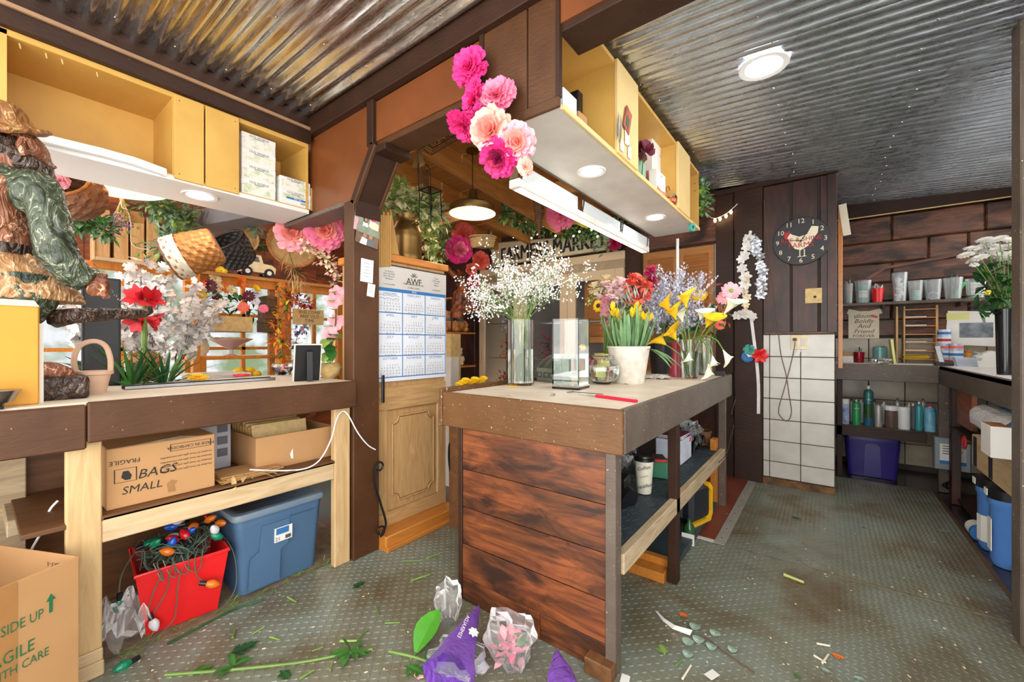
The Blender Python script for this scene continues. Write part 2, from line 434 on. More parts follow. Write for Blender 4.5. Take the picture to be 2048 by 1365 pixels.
# shop roof: boards and rafters
sr = struct(thing('ceiling_shop', None, None))
def zs(x, y): return 2.80-.09*(y-1.4)
for i in range(24):
    y0 = -1.6+i*.25
    M().add([(-4.9, y0, zs(0, y0)+.002*(i % 3)), (-1.0 if y0 > 1.2 else -2.9, y0, zs(0, y0)+.002*(i % 3)), (-1.0 if y0 > 1.2 else -2.9, y0+.243, zs(0, y0+.243)), (-4.9, y0+.243, zs(0, y0+.243))]
            + [(x, y, z+.02) for x, y, z in [(-4.9, y0, zs(0, y0)), (-1.0, y0, zs(0, y0)), (-1.0, y0+.243, zs(0, y0+.243)), (-4.9, y0+.243, zs(0, y0+.243))]],
            [(0, 3, 2, 1), (4, 5, 6, 7), (0, 1, 5, 4), (2, 3, 7, 6)]).build('roof_board', 'deck_x', sr)
for i, x in enumerate([-1.35, -1.85, -2.35, -2.85, -3.35, -3.85, -4.35]):
    ya = 1.46 if x > -2.9 else -1.6
    M().add([(x+dx, y, zs(0, y)+dz) for y in (ya, 4.15) for dz in (-.17, -.001) for dx in (-.022, .022)],
            [(0, 1, 3, 2), (4, 6, 7, 5), (0, 4, 5, 1), (2, 3, 7, 6), (0, 2, 6, 4), (1, 5, 7, 3)]).build('rafter', 'rafter', sr)
for x in (-1.6, -3.1): M().bx(x-.3, x+.3, 3.0, 3.04, 2.44, 2.56).build('blocking', 'rafter', sr)
# ================================================================ beam, post, brace
bm_ = struct(thing('wall_beam', None, None))
M().bx(-1.90, -1.10, 1.305, 1.45, 2.235, 2.60, .004).build('beam', 'brown_paint', bm_)
M().bx(-1.885, -1.12, 1.297, 1.305, 2.262, 2.47).build('face_panel', 'rust_panel', bm_)
M().bx(-.78, 1.6, 1.305, 1.46, 2.335, 2.62, .004).build('beam', 'dark_paint', bm_)
M().bx(-.775, 1.6, 1.297, 1.305, 2.36, 2.5).build('face_panel', 'rust_panel', bm_)
M().bx(-2.6, 1.6, 1.255, 1.30, 2.475, 2.61, .004).build('crown_trim', 'dark_paint', bm_)
M().prism([(-2.90, 1.995), (-2.09, 1.995), (-1.9, 2.262), (-1.9, 2.5), (-2.90, 2.5)], 1.297, 1.42, 'Y').build('spandrel', 'rust_panel', bm_)
M().bx(-2.9, -2.09, 1.28, 1.42, 1.975, 2.0, .003).build('spandrel_rail', 'grey_brown', bm_)
M().bx(-1.94, -1.885, 1.275, 1.31, 2.24, 2.48, .003).build('joint_batten', 'dark_paint', bm_)
# diagonal brace under the beam
dg_ = Vector((.2, 0, .28)).normalized(); a_ = math.atan2(.2, .28)
mb = Matrix.Translation((-1.985, 1.36, 2.11)) @ Matrix.Rotation(a_, 4, 'Y')
M().bx(-.02, .02, -.085, .09, -.17, .17, .003, mb).build('brace', 'dark_paint', bm_)
M().bx(.02, .028, -.085, -.065, -.17, .17, .002, mb).build('brace_edge', 'brown_paint', bm_)
M().bx(.02, .028, .07, .09, -.17, .17, .002, mb).build('brace_edge', 'brown_paint', bm_)
M().bx(-1.93, -1.80, 1.29, 1.46, 2.2, 2.235, .003).build('brace_cap', 'dark_paint', bm_)
ps = struct(thing('trim_1', None, None))
M().bx(-2.16, -2.062, 1.275, 1.44, 0, 1.99, .004).build('post', 'brown_paint', ps)
M().bx(-2.058, -2.05, 1.28, 1.44, 1.90, 2.0, .002).build('post_block', 'dark_paint', ps)
# ================================================================ back wall (beyond the island), cooler opening, shutters
YW = 4.15
wb = struct(thing('wall_back', None, None))
M().bx(-4.9, -3.68, YW, YW+.1, -.03, 2.6).build('board', 'stain_dark_z', wb)
M().bx(-3.68, -1.52, YW, YW+.1, 2.16, 2.75).build('board', 'dark_paint', wb)
M().bx(-1.66, -1.50, YW-.02, YW+.1, -.03, 2.75).build('board', 'dark_paint', wb)
M().bx(-1.50, -.42, YW, YW+.1, 2.12, 2.75).build('board', 'stain_dark_x', wb)
M().bx(-1.50, -.76, YW, YW+.1, -.03, .85).build('board', 'stain_dark_z', wb)
M().bx(-.76, -.60, YW, YW+.1, -.03, 2.2).build('board', 'dark_paint', wb)
M().bx(-.645, -.43, YW-.05, YW+.02, 0, 2.56, .004).build('post', 'dark_paint', wb)
M().bx(-.80, -.655, YW-.02, YW+.02, 0, 2.56, .003).build('board', 'dark_paint', wb)
M().bx(-1.5, -.64, YW-.015, YW, 2.12, 2.135).build('casing', 'dark_paint', wb)
M().bx(-.775, -.76, YW-.015, YW+.02, .85, 2.13).build('casing', 'dark_paint', wb)
M().bx(-1.5, .08, YW-.06, YW-.02, 2.535, 2.575, .003).build('crown_trim', 'dark_paint', wb)
# window with louvred shutters behind glass
w1 = struct(thing('window_1', None, None))
for (a, b) in ((-1.50, -1.155), (-1.145, -.83)):
    sh = M()
    sh.bx(a, a+.045, YW+.06, YW+.085, .85, 2.12); sh.bx(b-.045, b, YW+.06, YW+.085, .85, 2.12)
    for z in (.85, 1.45, 2.05): sh.bx(a+.045, b-.045, YW+.06, YW+.085, z, z+.07)
    shs = sh.build('shutter', 'louver', w1)
    lv = M(); z = .93
    while z < 2.05:
        if not 1.44 < z < 1.52: lv.cb(((a+b)/2, YW+.072, z), (b-a-.09, .004, .026), (.75, 0, 0))
        z += .026
    tag(lv.build('louvres', 'louver', shs), kind='stuff')
M().bx(-1.5, -.76, YW+.09, YW+.1, .85, 2.12).build('shutter_backing', 'louver', w1)
M().bx(-1.5, -.76, YW+.02, YW+.024, .85, 2.12).build('pane', 'pane', w1)
M().bx(-.82, -.78, YW+.03, YW+.09, .85, 2.12).build('window_frame', 'old_white', w1)
# clock wall: board and batten over tiles
wc = struct(thing('wall_clock_side', None, None))
M().bx(-.43, .06, YW-.02, YW+.14, 0, 2.55).build('core', 'grout', wc)
for a, b in ((-.425, -.235), (-.22, -.05), (-.035, .06)):
    M().bx(a, b, YW-.045, YW-.02, 1.285, 2.53, .004).build('board', 'stain_dark_z', wc)
M().bx(-.425, .055, YW-.052, YW-.02, 1.27, 1.29, .003).build('ledge', 'stain_dark_x', wc)
M().bx(.01, .07, YW-.06, YW+.16, 1.28, 2.53, .003).build('corner_board', 'stain_dark_z', wc)
tm = {}
zt = [1.27, 1.083, .905, .727, .55, .372, .195, .06]
for k in range(7):
    for a, b in ((-.425, -.382), (-.377, -.166), (-.161, .055)):
        key = (round(b-a, 3), round(zt[k]-zt[k+1], 3))
        if key not in tm: tm[key] = M().bx(-key[0]/2, key[0]/2, -.012, 0, .003-key[1]/2, key[1]/2-.003, .0025).mesh('tile')
        if not tm[key].materials: tm[key].materials.append(MATS['tile'])
        o = bpy.data.objects.new('tile', tm[key]); COL.objects.link(o); o.parent = wc; o.location = ((a+b)/2, YW-.02, (zt[k]+zt[k+1])/2)
p_ = P(1676, 600, Y=YW+.17); M().bx(p_.x, p_.x+.03, YW+.165, YW+.2, .99, 2.33, .002).build('edge_plank', 'honey_y', wc)
M().bx(-.43, .06, YW-.04, YW, 0, .055, .003).build('base_board', pm('rotten', '#8a6238', .8, scale=14, col2='#3c2c20', bmp=.4), wc)
# alcove
YA = 5.35
wa = struct(thing('wall_alcove', None, None))
M().bx(.0, 1.5, YA+.02, YA+.12, -.03, 2.7).build('core', 'grout', wa)
zz = [1.42, 1.60, 1.78, 1.97, 2.18, 2.42]
for k in range(5):
    cuts = [.06, .5+.25*(k % 2), 1.0+.1*(k % 3), 1.32]
    for a, b in zip(cuts, cuts[1:]): M().bx(a+.002, b-.002, YA-.03+.006*(k % 2), YA+.02, zz[k]+.002, zz[k+1]-.002, .012).build('log_board', 'stain_dark_x', wa)
M().bx(.06, 1.32, YA-.02, YA+.02, 1.27, 1.42, .004).build('log_board', 'stain_dark_x', wa)
M().bx(.0, 1.4, YA-.08, YA+.02, 2.42, 2.60, .004).build('crown_trim', 'dark_paint', wa)
M().bx(.0, 1.4, YA-.085, YA-.08, 2.418, 2.428).build('bead', 'cream_ply', wa)
# bent pale board leaning across the logs
M().prism([(.10, 1.66), (.13, 1.64), (.45, 1.90), (1.05, 1.985), (1.05, 2.01), (.43, 1.925)], YA-.065, YA-.035, 'Y').build('bent_board', 'stain_x', wa)
tw, th_ = .26, .20
for i in range(5):
    for k in range(6):
        x0 = .08+i*tw; z0 = .05+k*th_
        if ('a', i) not in tm:
            tm['a', i] = M().bx(0, tw-.006, -.012, 0, 0, th_-.006, .0025).mesh('tile'); tm['a', i].materials.append(MATS['tile_old'])
        o = bpy.data.objects.new('tile', tm['a', i]); COL.objects.link(o); o.parent = wa; o.location = (x0, YA+.02, z0)
wr = struct(thing('wall_right', None, None))
M().bx(1.33, 1.43, .6, 4.2, -.03, 1.15).build('core', 'stain_dark_x', wr)
M().bx(1.33, 1.43, 4.2, YA, -.03, 1.25).build('core', 'stain_dark_x', wr)
M().bx(1.33, 1.43, .6, 1.2, 1.15, 2.3).build('core', 'stain_dark_x', wr)
wx = struct(thing('window_8', None, None))
for y in (1.2, 2.66, 4.14): M().bx(1.34, 1.42, y, y+.06, 1.15, 2.3, .004).build('window_frame', 'dark_paint', wx)
M().bx(1.375, 1.38, 1.26, 4.14, 1.15, 2.3).build('pane', 'pane', wx)
M().bx(1.33, 1.43, .6, YA, 2.3, 2.62).build('upper_board', 'dark_paint', wr)
wy = struct(thing('window_9', None, None)); M().bx(1.37, 1.385, 4.2, YA-.02, 1.25, 2.3).build('frosted_pane', film('frosted', '#e6e6e2', .15, .5), wy)
for z in (1.25, 1.86): M().bx(1.33, 1.4, 4.2, YA-.02, z, z+.05, .004).build('window_frame', 'dark_paint', wy)
M().bx(1.26, 1.30, 3.4, YA-.06, 2.46, 2.5, .003).build('ledger', 'stain_dark_x', wr)
wl2 = struct(M().bx(.0, .06, YW+.14, YA+.02, -.03, 2.6).build('wall_alcove_side', 'stain_dark_z'))
# right hand post
p_, k_ = A(2033, 1287, Z=0)
struct(M().bx(p_.x+.005, p_.x+.115, p_.y-.02, p_.y+.08, 0, 2.6, .004).build('trim_2', 'grey_brown'))
# ================================================================ shop far wall with windows
XF = -4.7
wf = struct(thing('wall_shop_far', None, None))
YS = [-1.8, .25, 1.28, 1.36, 2.02, 2.12, 2.72, 4.3]
for i in range(26):
    y0 = -1.8+i*.235
    M().bx(XF-.1, XF+.006*(i % 2), y0+.002, y0+.233, 1.86, 2.9).build('wall_board', 'red_board', wf)
    M().bx(XF-.1, XF+.006*(i % 2), y0+.002, y0+.233, -.03, .72).build('wall_board', 'red_board', wf)
for i in range(7): M().bx(XF-.1, XF+.006*(i % 2), 2.74+i*.2, 2.94+i*.2-.003, .72, 1.86).build('wall_board', 'red_board', wf)
for n, (a, b) in enumerate(((-1.75, -.75), (-.65, .2), (.3, 1.24), (1.34, 2.02), (2.12, 2.70))):
    wn = struct(thing('window_%d' % (n+2), None, None)); f = M()
    f.bx(XF-.06, XF+.03, a-.05, a+.02, .72, 1.86, .004); f.bx(XF-.06, XF+.03, b-.02, b+.05, .72, 1.86, .004)
    f.bx(XF-.06, XF+.03, a, b, 1.80, 1.86, .004); f.bx(XF-.06, XF+.03, a, b, .72, .80, .004); f.build('window_frame', 'orange_frame', wn)
    mu = M(); yn = (a+b)/2
    mu.bx(XF-.04, XF+.01, yn-.016, yn+.016, .8, 1.8); mu.bx(XF-.04, XF+.01, a, b, 1.46, 1.49); mu.bx(XF-.04, XF+.01, a, b, 1.13, 1.16)
    mu.build('glazing_bars', 'orange_frame', wn); M().bx(XF-.025, XF-.021, a, b, .8, 1.8).build('pane', 'pane', wn)
sb = struct(M().bx(-7.5, -7.4, -6, 8, -.5, 2.3).build('wall_neighbour', pm('outside_wall', '#8b9298', .8, scale=1.6, col2='#4a5c40', lo=.42, hi=.55)))
# ================================================================ left counter
lc = thing('service_counter', 'long brown painted counter with pale top and open lumber shelf below, left side', 'counter', (-2.03, 0, 0))
M().bx(-.80, -.03, -1.3, 1.27, .955, .992, .003).build('counter_top', 'pale_top', lc)
M().bx(-.035, 0, -1.3, .245, .832, .985, .005).build('skirt_board', 'brown_paint', lc)
M().bx(-.035, .004, .247, 1.272, .852, .992, .005).build('skirt_board', 'brown_paint', lc)
for y in (.20, 1.175):
    M().bx(-.088, -.048, y, y+.09, .10 if y < .5 else 0, .86, .004).build('leg', 'lumber_z', lc)
M().bx(-.088, -.045, .195, .295, 0, .055, .004).build('leg_block', 'lumber_y', lc)
M().bx(-.088, -.045, .197, .292, .056, .10, .004).build('leg_block', 'lumber_y', lc)
M().bx(-.088, -.05, .29, 1.175, .475, .568, .004).build('shelf_rail', 'lumber_y', lc)
M().bx(-.60, -.05, .1, 1.22, .555, .572, .002).build('shelf', 'ply_dark', lc)
M().bx(-.60, -.56, .05, .14, 0, .95, .003).build('leg', 'lumber_dirty', lc)
M().bx(-.58, -.3, .08, .12, .50, .56, .003).build('shelf_bearer', 'lumber_dirty', lc)
M().bx(-.66, -.625, -1.3, 1.27, 0, .955, .003).build('back_panel', 'ply_dark', lc)
# ================================================================ upper left cabinet
def downlight(label, x, y, z, r=.082):
    t = thing('recessed_light', label, 'ceiling light', (x, y, z))
    M().lathe([(r*.72, -.001), (r*.74, -.004), (r*.98, -.006), (r, -.002), (r, .0)], 28, None, False, False).build('trim_ring', 'white_plastic', t, True)
    M().lathe([(0, -.0012), (r*.73, -.0012)], 28, Matrix.Rotation(PI, 4, 'X') @ Matrix.Translation((0, 0, .003)), False, False).build('diffuser', 'lamp_white', t)
    return t
XC = -2.54
uc = thing('wall_cabinet', 'long yellow plywood cabinet with open bays and white underside, over service counter', 'cabinet', (XC, 0, 2.0))
M().bx(-.36, 0, -1.3, 1.27, -.004, .02, .002).build('bottom_panel', 'white_paint', uc)
M().bx(-.36, .002, -1.3, 1.265, .40, .425, .002).build('top_panel', 'yellow_ply', uc)
M().bx(-.36, -.345, -1.3, 1.265, .02, .40).build('back_panel', 'yellow_ply', uc)
M().bx(-.345, -.004, -1.3, 1.265, .02, .026).build('bay_floor', 'yellow_ply', uc)
for y in (.072, .60, .875, 1.25): M().bx(-.345, .0, y, y+.014, .026, .40).build('divider', 'yellow_ply', uc)
M().bx(-.002, .002, .07, .088, .02, .42).build('stile', 'yellow_ply', uc)
for a, b in ((.604, .726), (.732, .884)):
    d = M().bx(0, .014, a, b, .004, .418, .003).build('door', 'yellow_ply', uc)
    for z in (.03, .39): M().lathe([(.003, 0), (.002, .0015)], 6, Matrix.Translation((.014, a+.02 if a < .7 else b-.02, z)) @ Matrix.Rotation(PI/2, 4, 'Y')).build('nail', 'iron', d)
for k, y in enumerate((.12, .19, .235, .34)):
    M().cyl((-.02, y, .395), (-.026, y+.004, .378), .003, .0025, 6).build('peg', 'wicker_pale', uc)
M().bx(-.07, .03, -1.3, 1.27, .425, .59, .003).build('crown_board', 'dark_paint', uc)
M().bx(.03, .045, -1.3, 1.262, .495, .512, .002).build('crown_bead', pm('bead', '#a5805e', .5), uc)
downlight('round recessed light in white underside of left yellow cabinet', -2.692, .754, 1.996)
# fluorescent-white curved trim strip lying in the cabinet's first bay
pts = [P(u, v, X=-2.515) for u, v in ((0, 262), (95, 278), (200, 303), (270, 322), (333, 345))]
cs = M(); vs = []
for i, p in enumerate(pts):
    hh = .034
    for dx, dz in ((0, 0), (.02, .002), (.026, hh*.5), (.02, hh), (0, hh+.002)): vs.append((p.x+dx-.02, p.y, p.z+dz-.017))
fs = [(i*5+j, i*5+j+1, i*5+j+6, i*5+j+5) for i in range(4) for j in range(4)]
cs.add(vs, fs)
o = tag(cs.build('plastic_trim_strip', 'white_plastic', None, True), 'bowed white plastic strip lying along bottom of yellow cabinet bay', 'trim strip')
# ================================================================ hanging cabinet over the island
XB0, XB1, YB0, YB1, ZB0, ZB1 = -1.115, -.775, 1.30, 3.39, 2.063, 2.51
hb = thing('hanging_cabinet', 'yellow open cabinet hung from metal ceiling over island, brown siding at its end', 'cabinet', (XB1, YB0, ZB0))
W_, L_, H_ = XB1-XB0, YB1-YB0, ZB1-ZB0
M().bx(-W_, 0, .0, L_, 0, .016, .002).build('bottom_panel', 'old_white', hb)
M().bx(-W_, 0, .02, L_, H_-.02, H_).build('top_panel', 'yellow_ply', hb)
M().bx(-W_, -W_+.014, .02, L_, .016, H_-.02).build('back_panel', 'yellow_ply', hb)
M().bx(-W_-.006, -W_+.006, 0, L_, -.006, .03, .002).build('edge_strip', 'grey_brown', hb)
M().bx(-.004, .008, .02, L_, -.002, .02, .002).build('edge_strip', 'cream_ply', hb)
ypx = lambda u, v: P(u, v, X=XB1).y-YB0
bays = [ypx(1228, 150), ypx(1270, 250), ypx(1351, 350), ypx(1375, 380)]
for y in (bays[0], bays[1]-.014, bays[2], bays[3]-.014, L_-.014): M().bx(-W_+.014, 0, y, y+.014, .016, H_-.02).build('divider', 'yellow_ply', hb)
for a, b in ((bays[0], bays[1]), (bays[2], bays[3])): M().bx(0, .018, a, b, .012, H_-.004, .003).build('door', 'cream_ply', hb)
sp = thing('siding_panel', None, None)
sp = hb
for a, b in ((-W_-.01, -.135), (-.128, .006)): M().bx(a, b, -.012, .004, .02, H_+.05, .002).build('siding_board', 'brown_worn' if False else 'brown_paint', hb)
M().bx(-W_-.02, .01, -.016, .0, -.008, .03, .003).build('bottom_rail', 'brown_paint', hb)
M().bx(-W_-.032, -W_-.008, -.02, .0, .0, H_+.04, .002).build('corner_batten', 'dark_paint', hb)
M().bx(-.006, .01, -.014, .01, .03, H_+.05, .002).build('corner_batten', 'dark_paint', hb)
for u, v, l in ((1183, 343, 'round recessed light in hanging cabinet underside, nearer of the two'), (1310, 435, 'round recessed light in hanging cabinet underside, farther of the two')):
    p = P(u, v, Z=ZB0); downlight(l, p.x, p.y, ZB0, .072)
p = P(1527, 117, Z=2.545); t = downlight('round recessed light set in corrugated metal ceiling', p.x, p.y, 2.508, .105)
for x, y, l in ((-1.3, .35, 'left of camera'), (.2, .2, 'above camera')): downlight('added unseen fill light in front metal ceiling, '+l, x, y, 2.54, .1)  # both added out of view as fill for the front of the room
downlight('added unseen fill light in workroom ceiling near right wall', 1.0, 3.0, 2.44, .1)  # no known lamp here; added out of view to brighten the right side
downlight('added unseen fill light in alcove ceiling corner at right', 1.18, 4.35, 2.44, .1)  # added just outside the frame to lift the dim alcove
# fluorescent fixture hung along the cabinet's far edge
ff = thing('fluorescent_fixture', 'weathered white strip light fixture hung along hanging cabinet edge', 'strip light', (XB0-.03, 1.52, ZB0-.02))
M().bx(-.03, .03, 0, 1.75, -.125, -.085, .004).build('channel', 'old_white', ff)
M().bx(-.024, .024, -.004, 0, -.085, .02, .002).build('end_bracket', 'stem_brown', ff)
for y in (.02, .62, 1.2, 1.7): M().tube([(.026, y, -.10), (.03, y+.01, -.05), (.024, y+.03, -.01), (.024, y+.035, .03)], .004, 6).build('hanger', 'iron', ff)
for y0 in (.03, .64, 1.22): M().bx(.018, .021, y0, y0+.55, -.083, -.012).build('acrylic_panel', 'clear_plastic', ff)
M().bx(-.02, .02, .03, 1.72, -.129, -.125, .001).build('lamp_lens', 'tube_lamp', ff)
# white pole
p = P(1355, 478, Z=ZB0)
tag(M().cyl((p.x, p.y, .9612), (p.x, p.y, ZB0), .012, None, 12).build('support_pole', 'white_plastic', None, True), 'thin white pole rising from island to hanging cabinet', 'pole')
# ================================================================ island
IX0, IX1, IY0, IY1, IZ = -1.46, -.56, 1.37, 3.46, .965
il = thing('island_workbench', 'large island bench with worn brown skirt, white top and stained plank end', 'workbench', (IX1, IY0, 0))
w2, l2 = IX1-IX0, IY1-IY0
M().bx(-w2+.01, -.02, .02, l2-.01, IZ-.03, IZ-.004, .002).build('bench_top', 'island_top', il)
M().bx(-w2, -.002, 0, .022, .805, IZ, .004).build('skirt_board', 'brown_worn', il)
M().bx(-.024, 0, .023, l2, .805, IZ, .004).build('skirt_board', 'grey_brown', il)
M().bx(-w2-.022, -w2, -.006, l2, .80, IZ+.018, .004).build('skirt_board', 'brown_worn', il)
zs_ = [.805, .78, .61, .433, .262, .105, .0]
for a, b in zip([.803, .61, .433, .262, .105], [.612, .435, .264, .107, .0]):
    if a < .2:
        for x0, x1 in ((-w2+.11, -.42), (-.418, -.36), (-.358, -.075)): M().bx(x0, x1, .025, .045, b+.001, a-.0005, .0015).build('plank', 'stain_x', il)
    else: M().bx(-w2+.11, -.075, .025+R.uniform(-.002, .002), .045, b+.0005, a-.0008, .0015).build('plank', 'stain_x', il)
M().bx(-w2+.085, -w2+.11, .018, .06, 0, .805, .003).build('corner_post', 'dark_paint', il)
M().bx(-.075, -.035, .02, .075, 0, .805, .003).build('corner_post', 'grey_brown', il)
zs1 = P(1355, 975, X=IX1-.03).z
ymid = P(1353, 1165, Z=0).y-IY0
M().bx(-.07, -.025, ymid-.03, ymid+.03, 0, .805, .003).build('post', 'dark_paint', il)
M().bx(-.07, -.025, l2-.12, l2-.07, 0, .805, .003).build('post', 'grey_brown', il)
M().bx(-.11, -.07, l2-.2, l2-.12, 0, .5, .003).build('post', 'honey_y', il)
sh1 = M().bx(-.75, -.06, .07, l2-.05, .405, .42).build('shelf', pm('rubber_mat', '#39454a', .55, var=.3, scale=20), il)
m = M()
for i in range(14):
    for j in range(38):
        x = -.42+i*.026; y = .1+j*.05+.025*(i % 2)
        if y < l2-.1: m.cb((x, y, .421), (.006, .03, .003), (0, 0, .5 if (i+j) % 2 else -.5))
tag(m.build('mat_ridges', 'rubber_mat', sh1), kind='stuff')
M().bx(-.06, -.025, .075, l2-.12, .35, .425, .003).build('shelf_rail', 'lumber_dirty', il)
M().bx(-.75, -.73, .06, l2-.05, .0, .80).build('back_panel', 'ply_dark', il)
M().bx(-.75, -.08, ymid-.06, ymid+.02, 0, .05, .003).build('base_sleeper', 'honey_y', il)
M().bx(-.75, -.08, ymid+.02, ymid+.06, .03, .085, .003).build('base_sleeper', 'honey_y', il)
M().bx(-.75, -.06, ymid+.06, l2-.2, .02, .05, .002).build('base_board', 'rubber_mat', il)
M().bx(-.14, -.035, -.02, .03, 0, .06, .004).build('foot_block', 'ply_dark', il)
# ================================================================ pine cabinet with plinth beside the post (back side towards us)
pc = thing('pine_hutch', 'pale pine hutch with raised arched panel on a honey plinth, beside brown post', 'cabinet', (-2.13, 1.46, 0))
M().bx(-.4, .13, -.02, .575, 0, .085, .006).build('plinth', 'honey_y', pc)
M().bx(-.38, .15, -.022, .58, .0, .028, .004).build('plinth_foot', 'honey_y', pc)
M().bx(-.36, 0, 0, .56, .085, 1.70, .004).build('carcass', 'pine', pc)
M().bx(.0, .014, 0, .56, .085, .17, .003).build('rail', 'pine_y', pc)
M().bx(.0, .014, 0, .56, .79, .93, .003).build('rail', 'pine_y', pc)
for a, b in ((0, .075), (.485, .56)): M().bx(0, .012, a, b, .17, .79, .003).build('stile', 'pine', pc)
def notched(y0, y1, z0, z1, r, n=5):
    pts = []
    for cx, cz, a0 in ((y0, z0, 0), (y1, z0, PI/2), (y1, z1, PI), (y0, z1, 3*PI/2)):
        q = [(cx+r*math.cos(a0+PI/2-PI/2*i/n), cz+r*math.sin(a0+PI/2-PI/2*i/n)) for i in range(n+1)]
        pts += q
    return pts
M().prism(notched(.125, .435, .23, .735, .045), 0, .012, 'X').build('raised_panel', 'pine', pc)
pts = notched(.115, .445, .22, .745, .045)
M().tube([(.010, a, b) for a, b in pts], .006, 6, closed=True).build('panel_moulding', 'pine', pc)
M().tube([(.006, a, b) for a, b in ((.078, .175), (.482, .175), (.482, .785), (.078, .785))], .005, 4, closed=True).build('panel_moulding', 'pine', pc)
M().bx(-.38, .02, -.02, .58, 1.70, 1.745, .004).build('top_board', 'honey_y', pc)
# ================================================================ cooler in the back wall
ck = thing('display_cooler', 'beige framed glass door cooler built into dark back wall under farmers sign', 'cooler', (-3.66, YW-.03, 0))
CW = 2.0
M().bx(0, CW, -.02, .02, 2.07, 2.16, .004).build('header', 'beige', ck)
M().bx(0, CW, -.03, .02, 1.98, 2.07, .004).build('header_rail', pm('beige_dark', '#b8a283', .5), ck)
M().bx(0, CW, -.02, .02, 0, .25, .004).build('kick_panel', 'beige', ck)
M().bx(0, CW, .02, .6, 2.1, 2.14).build('cooler_roof', 'beige', ck)
for x in (-.02, CW): M().bx(x, x+.02, .02, .6, 0, 2.1).build('cooler_side', 'beige', ck)
M().bx(0, CW, .55, .6, 0, 2.1).build('cooler_back', pm('cooler_in', '#6f6a66', .5), ck)
dw = CW/3
for i in range(3):
    x0 = i*dw; f = M()
    f.bx(x0, x0+.10, -.03, .02, .25, 1.98, .004); f.bx(x0+dw-.10, x0+dw-.004, -.03, .02, .25, 1.98, .004)
    f.bx(x0+.10, x0+dw-.10, -.03, .02, 1.88, 1.98); f.bx(x0+.10, x0+dw-.10, -.03, .02, .25, .35)
    d = f.build('door', 'beige', ck)
    M().bx(x0+.10, x0+dw-.10, -.008, -.004, .35, 1.88).build('glass_pane', 'pane', d)
    M().tube([(x0+.05, -.03, .95), (x0+.05, -.06, .98), (x0+.05, -.065, 1.05), (x0+.05, -.06, 1.12), (x0+.05, -.03, 1.15)], .008, 6).build('handle', 'beige', d)
    for z in (.55, 1.0, 1.45):
        g = M()
        for q in range(7): g.cyl((x0+.08, .06+q*.07, z), (x0+dw-.08, .06+q*.07, z), .003, None, 4)
        g.build('wire_shelf', 'steel', ck)
# shutters seen inside behind the right-hand door
sh = M(); lv = M()
for (a, b) in ((CW-.62, CW-.33), (CW-.32, CW-.03)):
    sh.bx(a, a+.04, .30, .32, 1.2, 1.98); sh.bx(b-.04, b, .30, .32, 1.2, 1.98); sh.bx(a, b, .3, .32, 1.9, 1.98); sh.bx(a, b, .3, .32, 1.2, 1.27)
    z = 1.29
    while z < 1.9: lv.cb(((a+b)/2, .31, z), (b-a-.08, .003, .026), (.6, 0, 0)); z += .021
s_ = sh.build('shutter', 'louver', ck); tag(lv.build('louvres', 'louver', s_), kind='stuff')
# sign over the cooler
def board_on(name, label, cat, pts, Y, th, mat):
    ps = [P(u, v, Y=Y) for u, v in pts]; c = sum(ps, Vector())/len(ps)
    t = thing(name, label, cat, (c.x, Y, c.z)); M().prism([(p.x-c.x, p.z-c.z) for p in ps], -th/2, th/2, 'Y').build('board', mat, t); return t, c
t, c = board_on('farmers_market_sign', 'cream wooden sign reading farmers market above beige cooler', 'sign', ((985, 534), (1240, 497), (1240, 466), (985, 487)), YW-.05, .02, pm('sign_cream', '#d9cba8', .6, var=.15, scale=20))
ps = [P(u, v, Y=YW-.05) for u, v in ((985, 534), (1240, 497), (1240, 466), (985, 487))]
a_ = math.atan2((ps[1]-ps[0]).z, (ps[1]-ps[0]).x)
for q in (-.007, 0, .007): text('FARMERS MARKET', 'ink', t, (q, -.012-.0004*q/.007, q*.4), FY @ tilt('Z', a_), .245, sx=.72)
b = M()
for i in range(4):
    q0, q1 = ps[i]-c, ps[(i+1) % 4]-c; b.cyl((q0.x, -.012, q0.z), (q1.x, -.012, q1.z), .006, None, 5)
b.build('border', pm('sign_edge', '#8a7c60', .6), t)
# ================================================================ alcove benches
ab = thing('alcove_bench', 'grey brown built-in bench along alcove wall with spray can shelf', 'counter', (.06, 4.72, 0))
M().bx(0, 1.27, .02, .63, .985, 1.012, .002).build('bench_top', 'white_paint', ab)
M().bx(0, .665, 0, .025, .87, 1.015, .004).build('skirt_board', 'grey_brown', ab)
M().bx(0.02, .06, .02, .08, 0, .87, .003).build('leg', 'dark_paint', ab)
p = P(1897, 860, Y=4.72); M().bx(p.x-.06-.055, p.x-.06+.075, 0, .05, 0, .87, .003).build('leg', 'grey_brown', ab)
zsh = P(1770, 858, Y=4.75).z
M().bx(.02, .60, .03, .35, zsh-.012, zsh, .002).build('shelf', 'grey_brown', ab)
M().bx(.02, .60, .02, .04, zsh-.09, zsh-.003, .003).build('shelf_rail', 'dark_paint', ab)
rb = thing('side_bench', 'dark bench running along right wall, crowded underneath', 'counter', (.725, 2.6, 0))
M().bx(.0, .6, .02, 2.1, .985, 1.012, .002).build('bench_top', 'white_paint', rb)
M().bx(0, .025, .1, 2.115, .87, 1.015, .004).build('skirt_board', 'grey_brown', rb)
M().bx(.05, .55, .05, 2.0, .03, .05, .002).build('base_board', 'dark_paint', rb)
M().bx(.02, .07, 1.82, 1.9, 0, .87, .003).build('leg', 'stain_dark_z', rb)
M().bx(.03, .06, 1.35, 1.72, .62, .86, .003).build('front_board', 'red_board', rb)
M().bx(.02, .5, .3, 1.9, .56, .58, .002).build('shelf', 'dark_paint', rb)
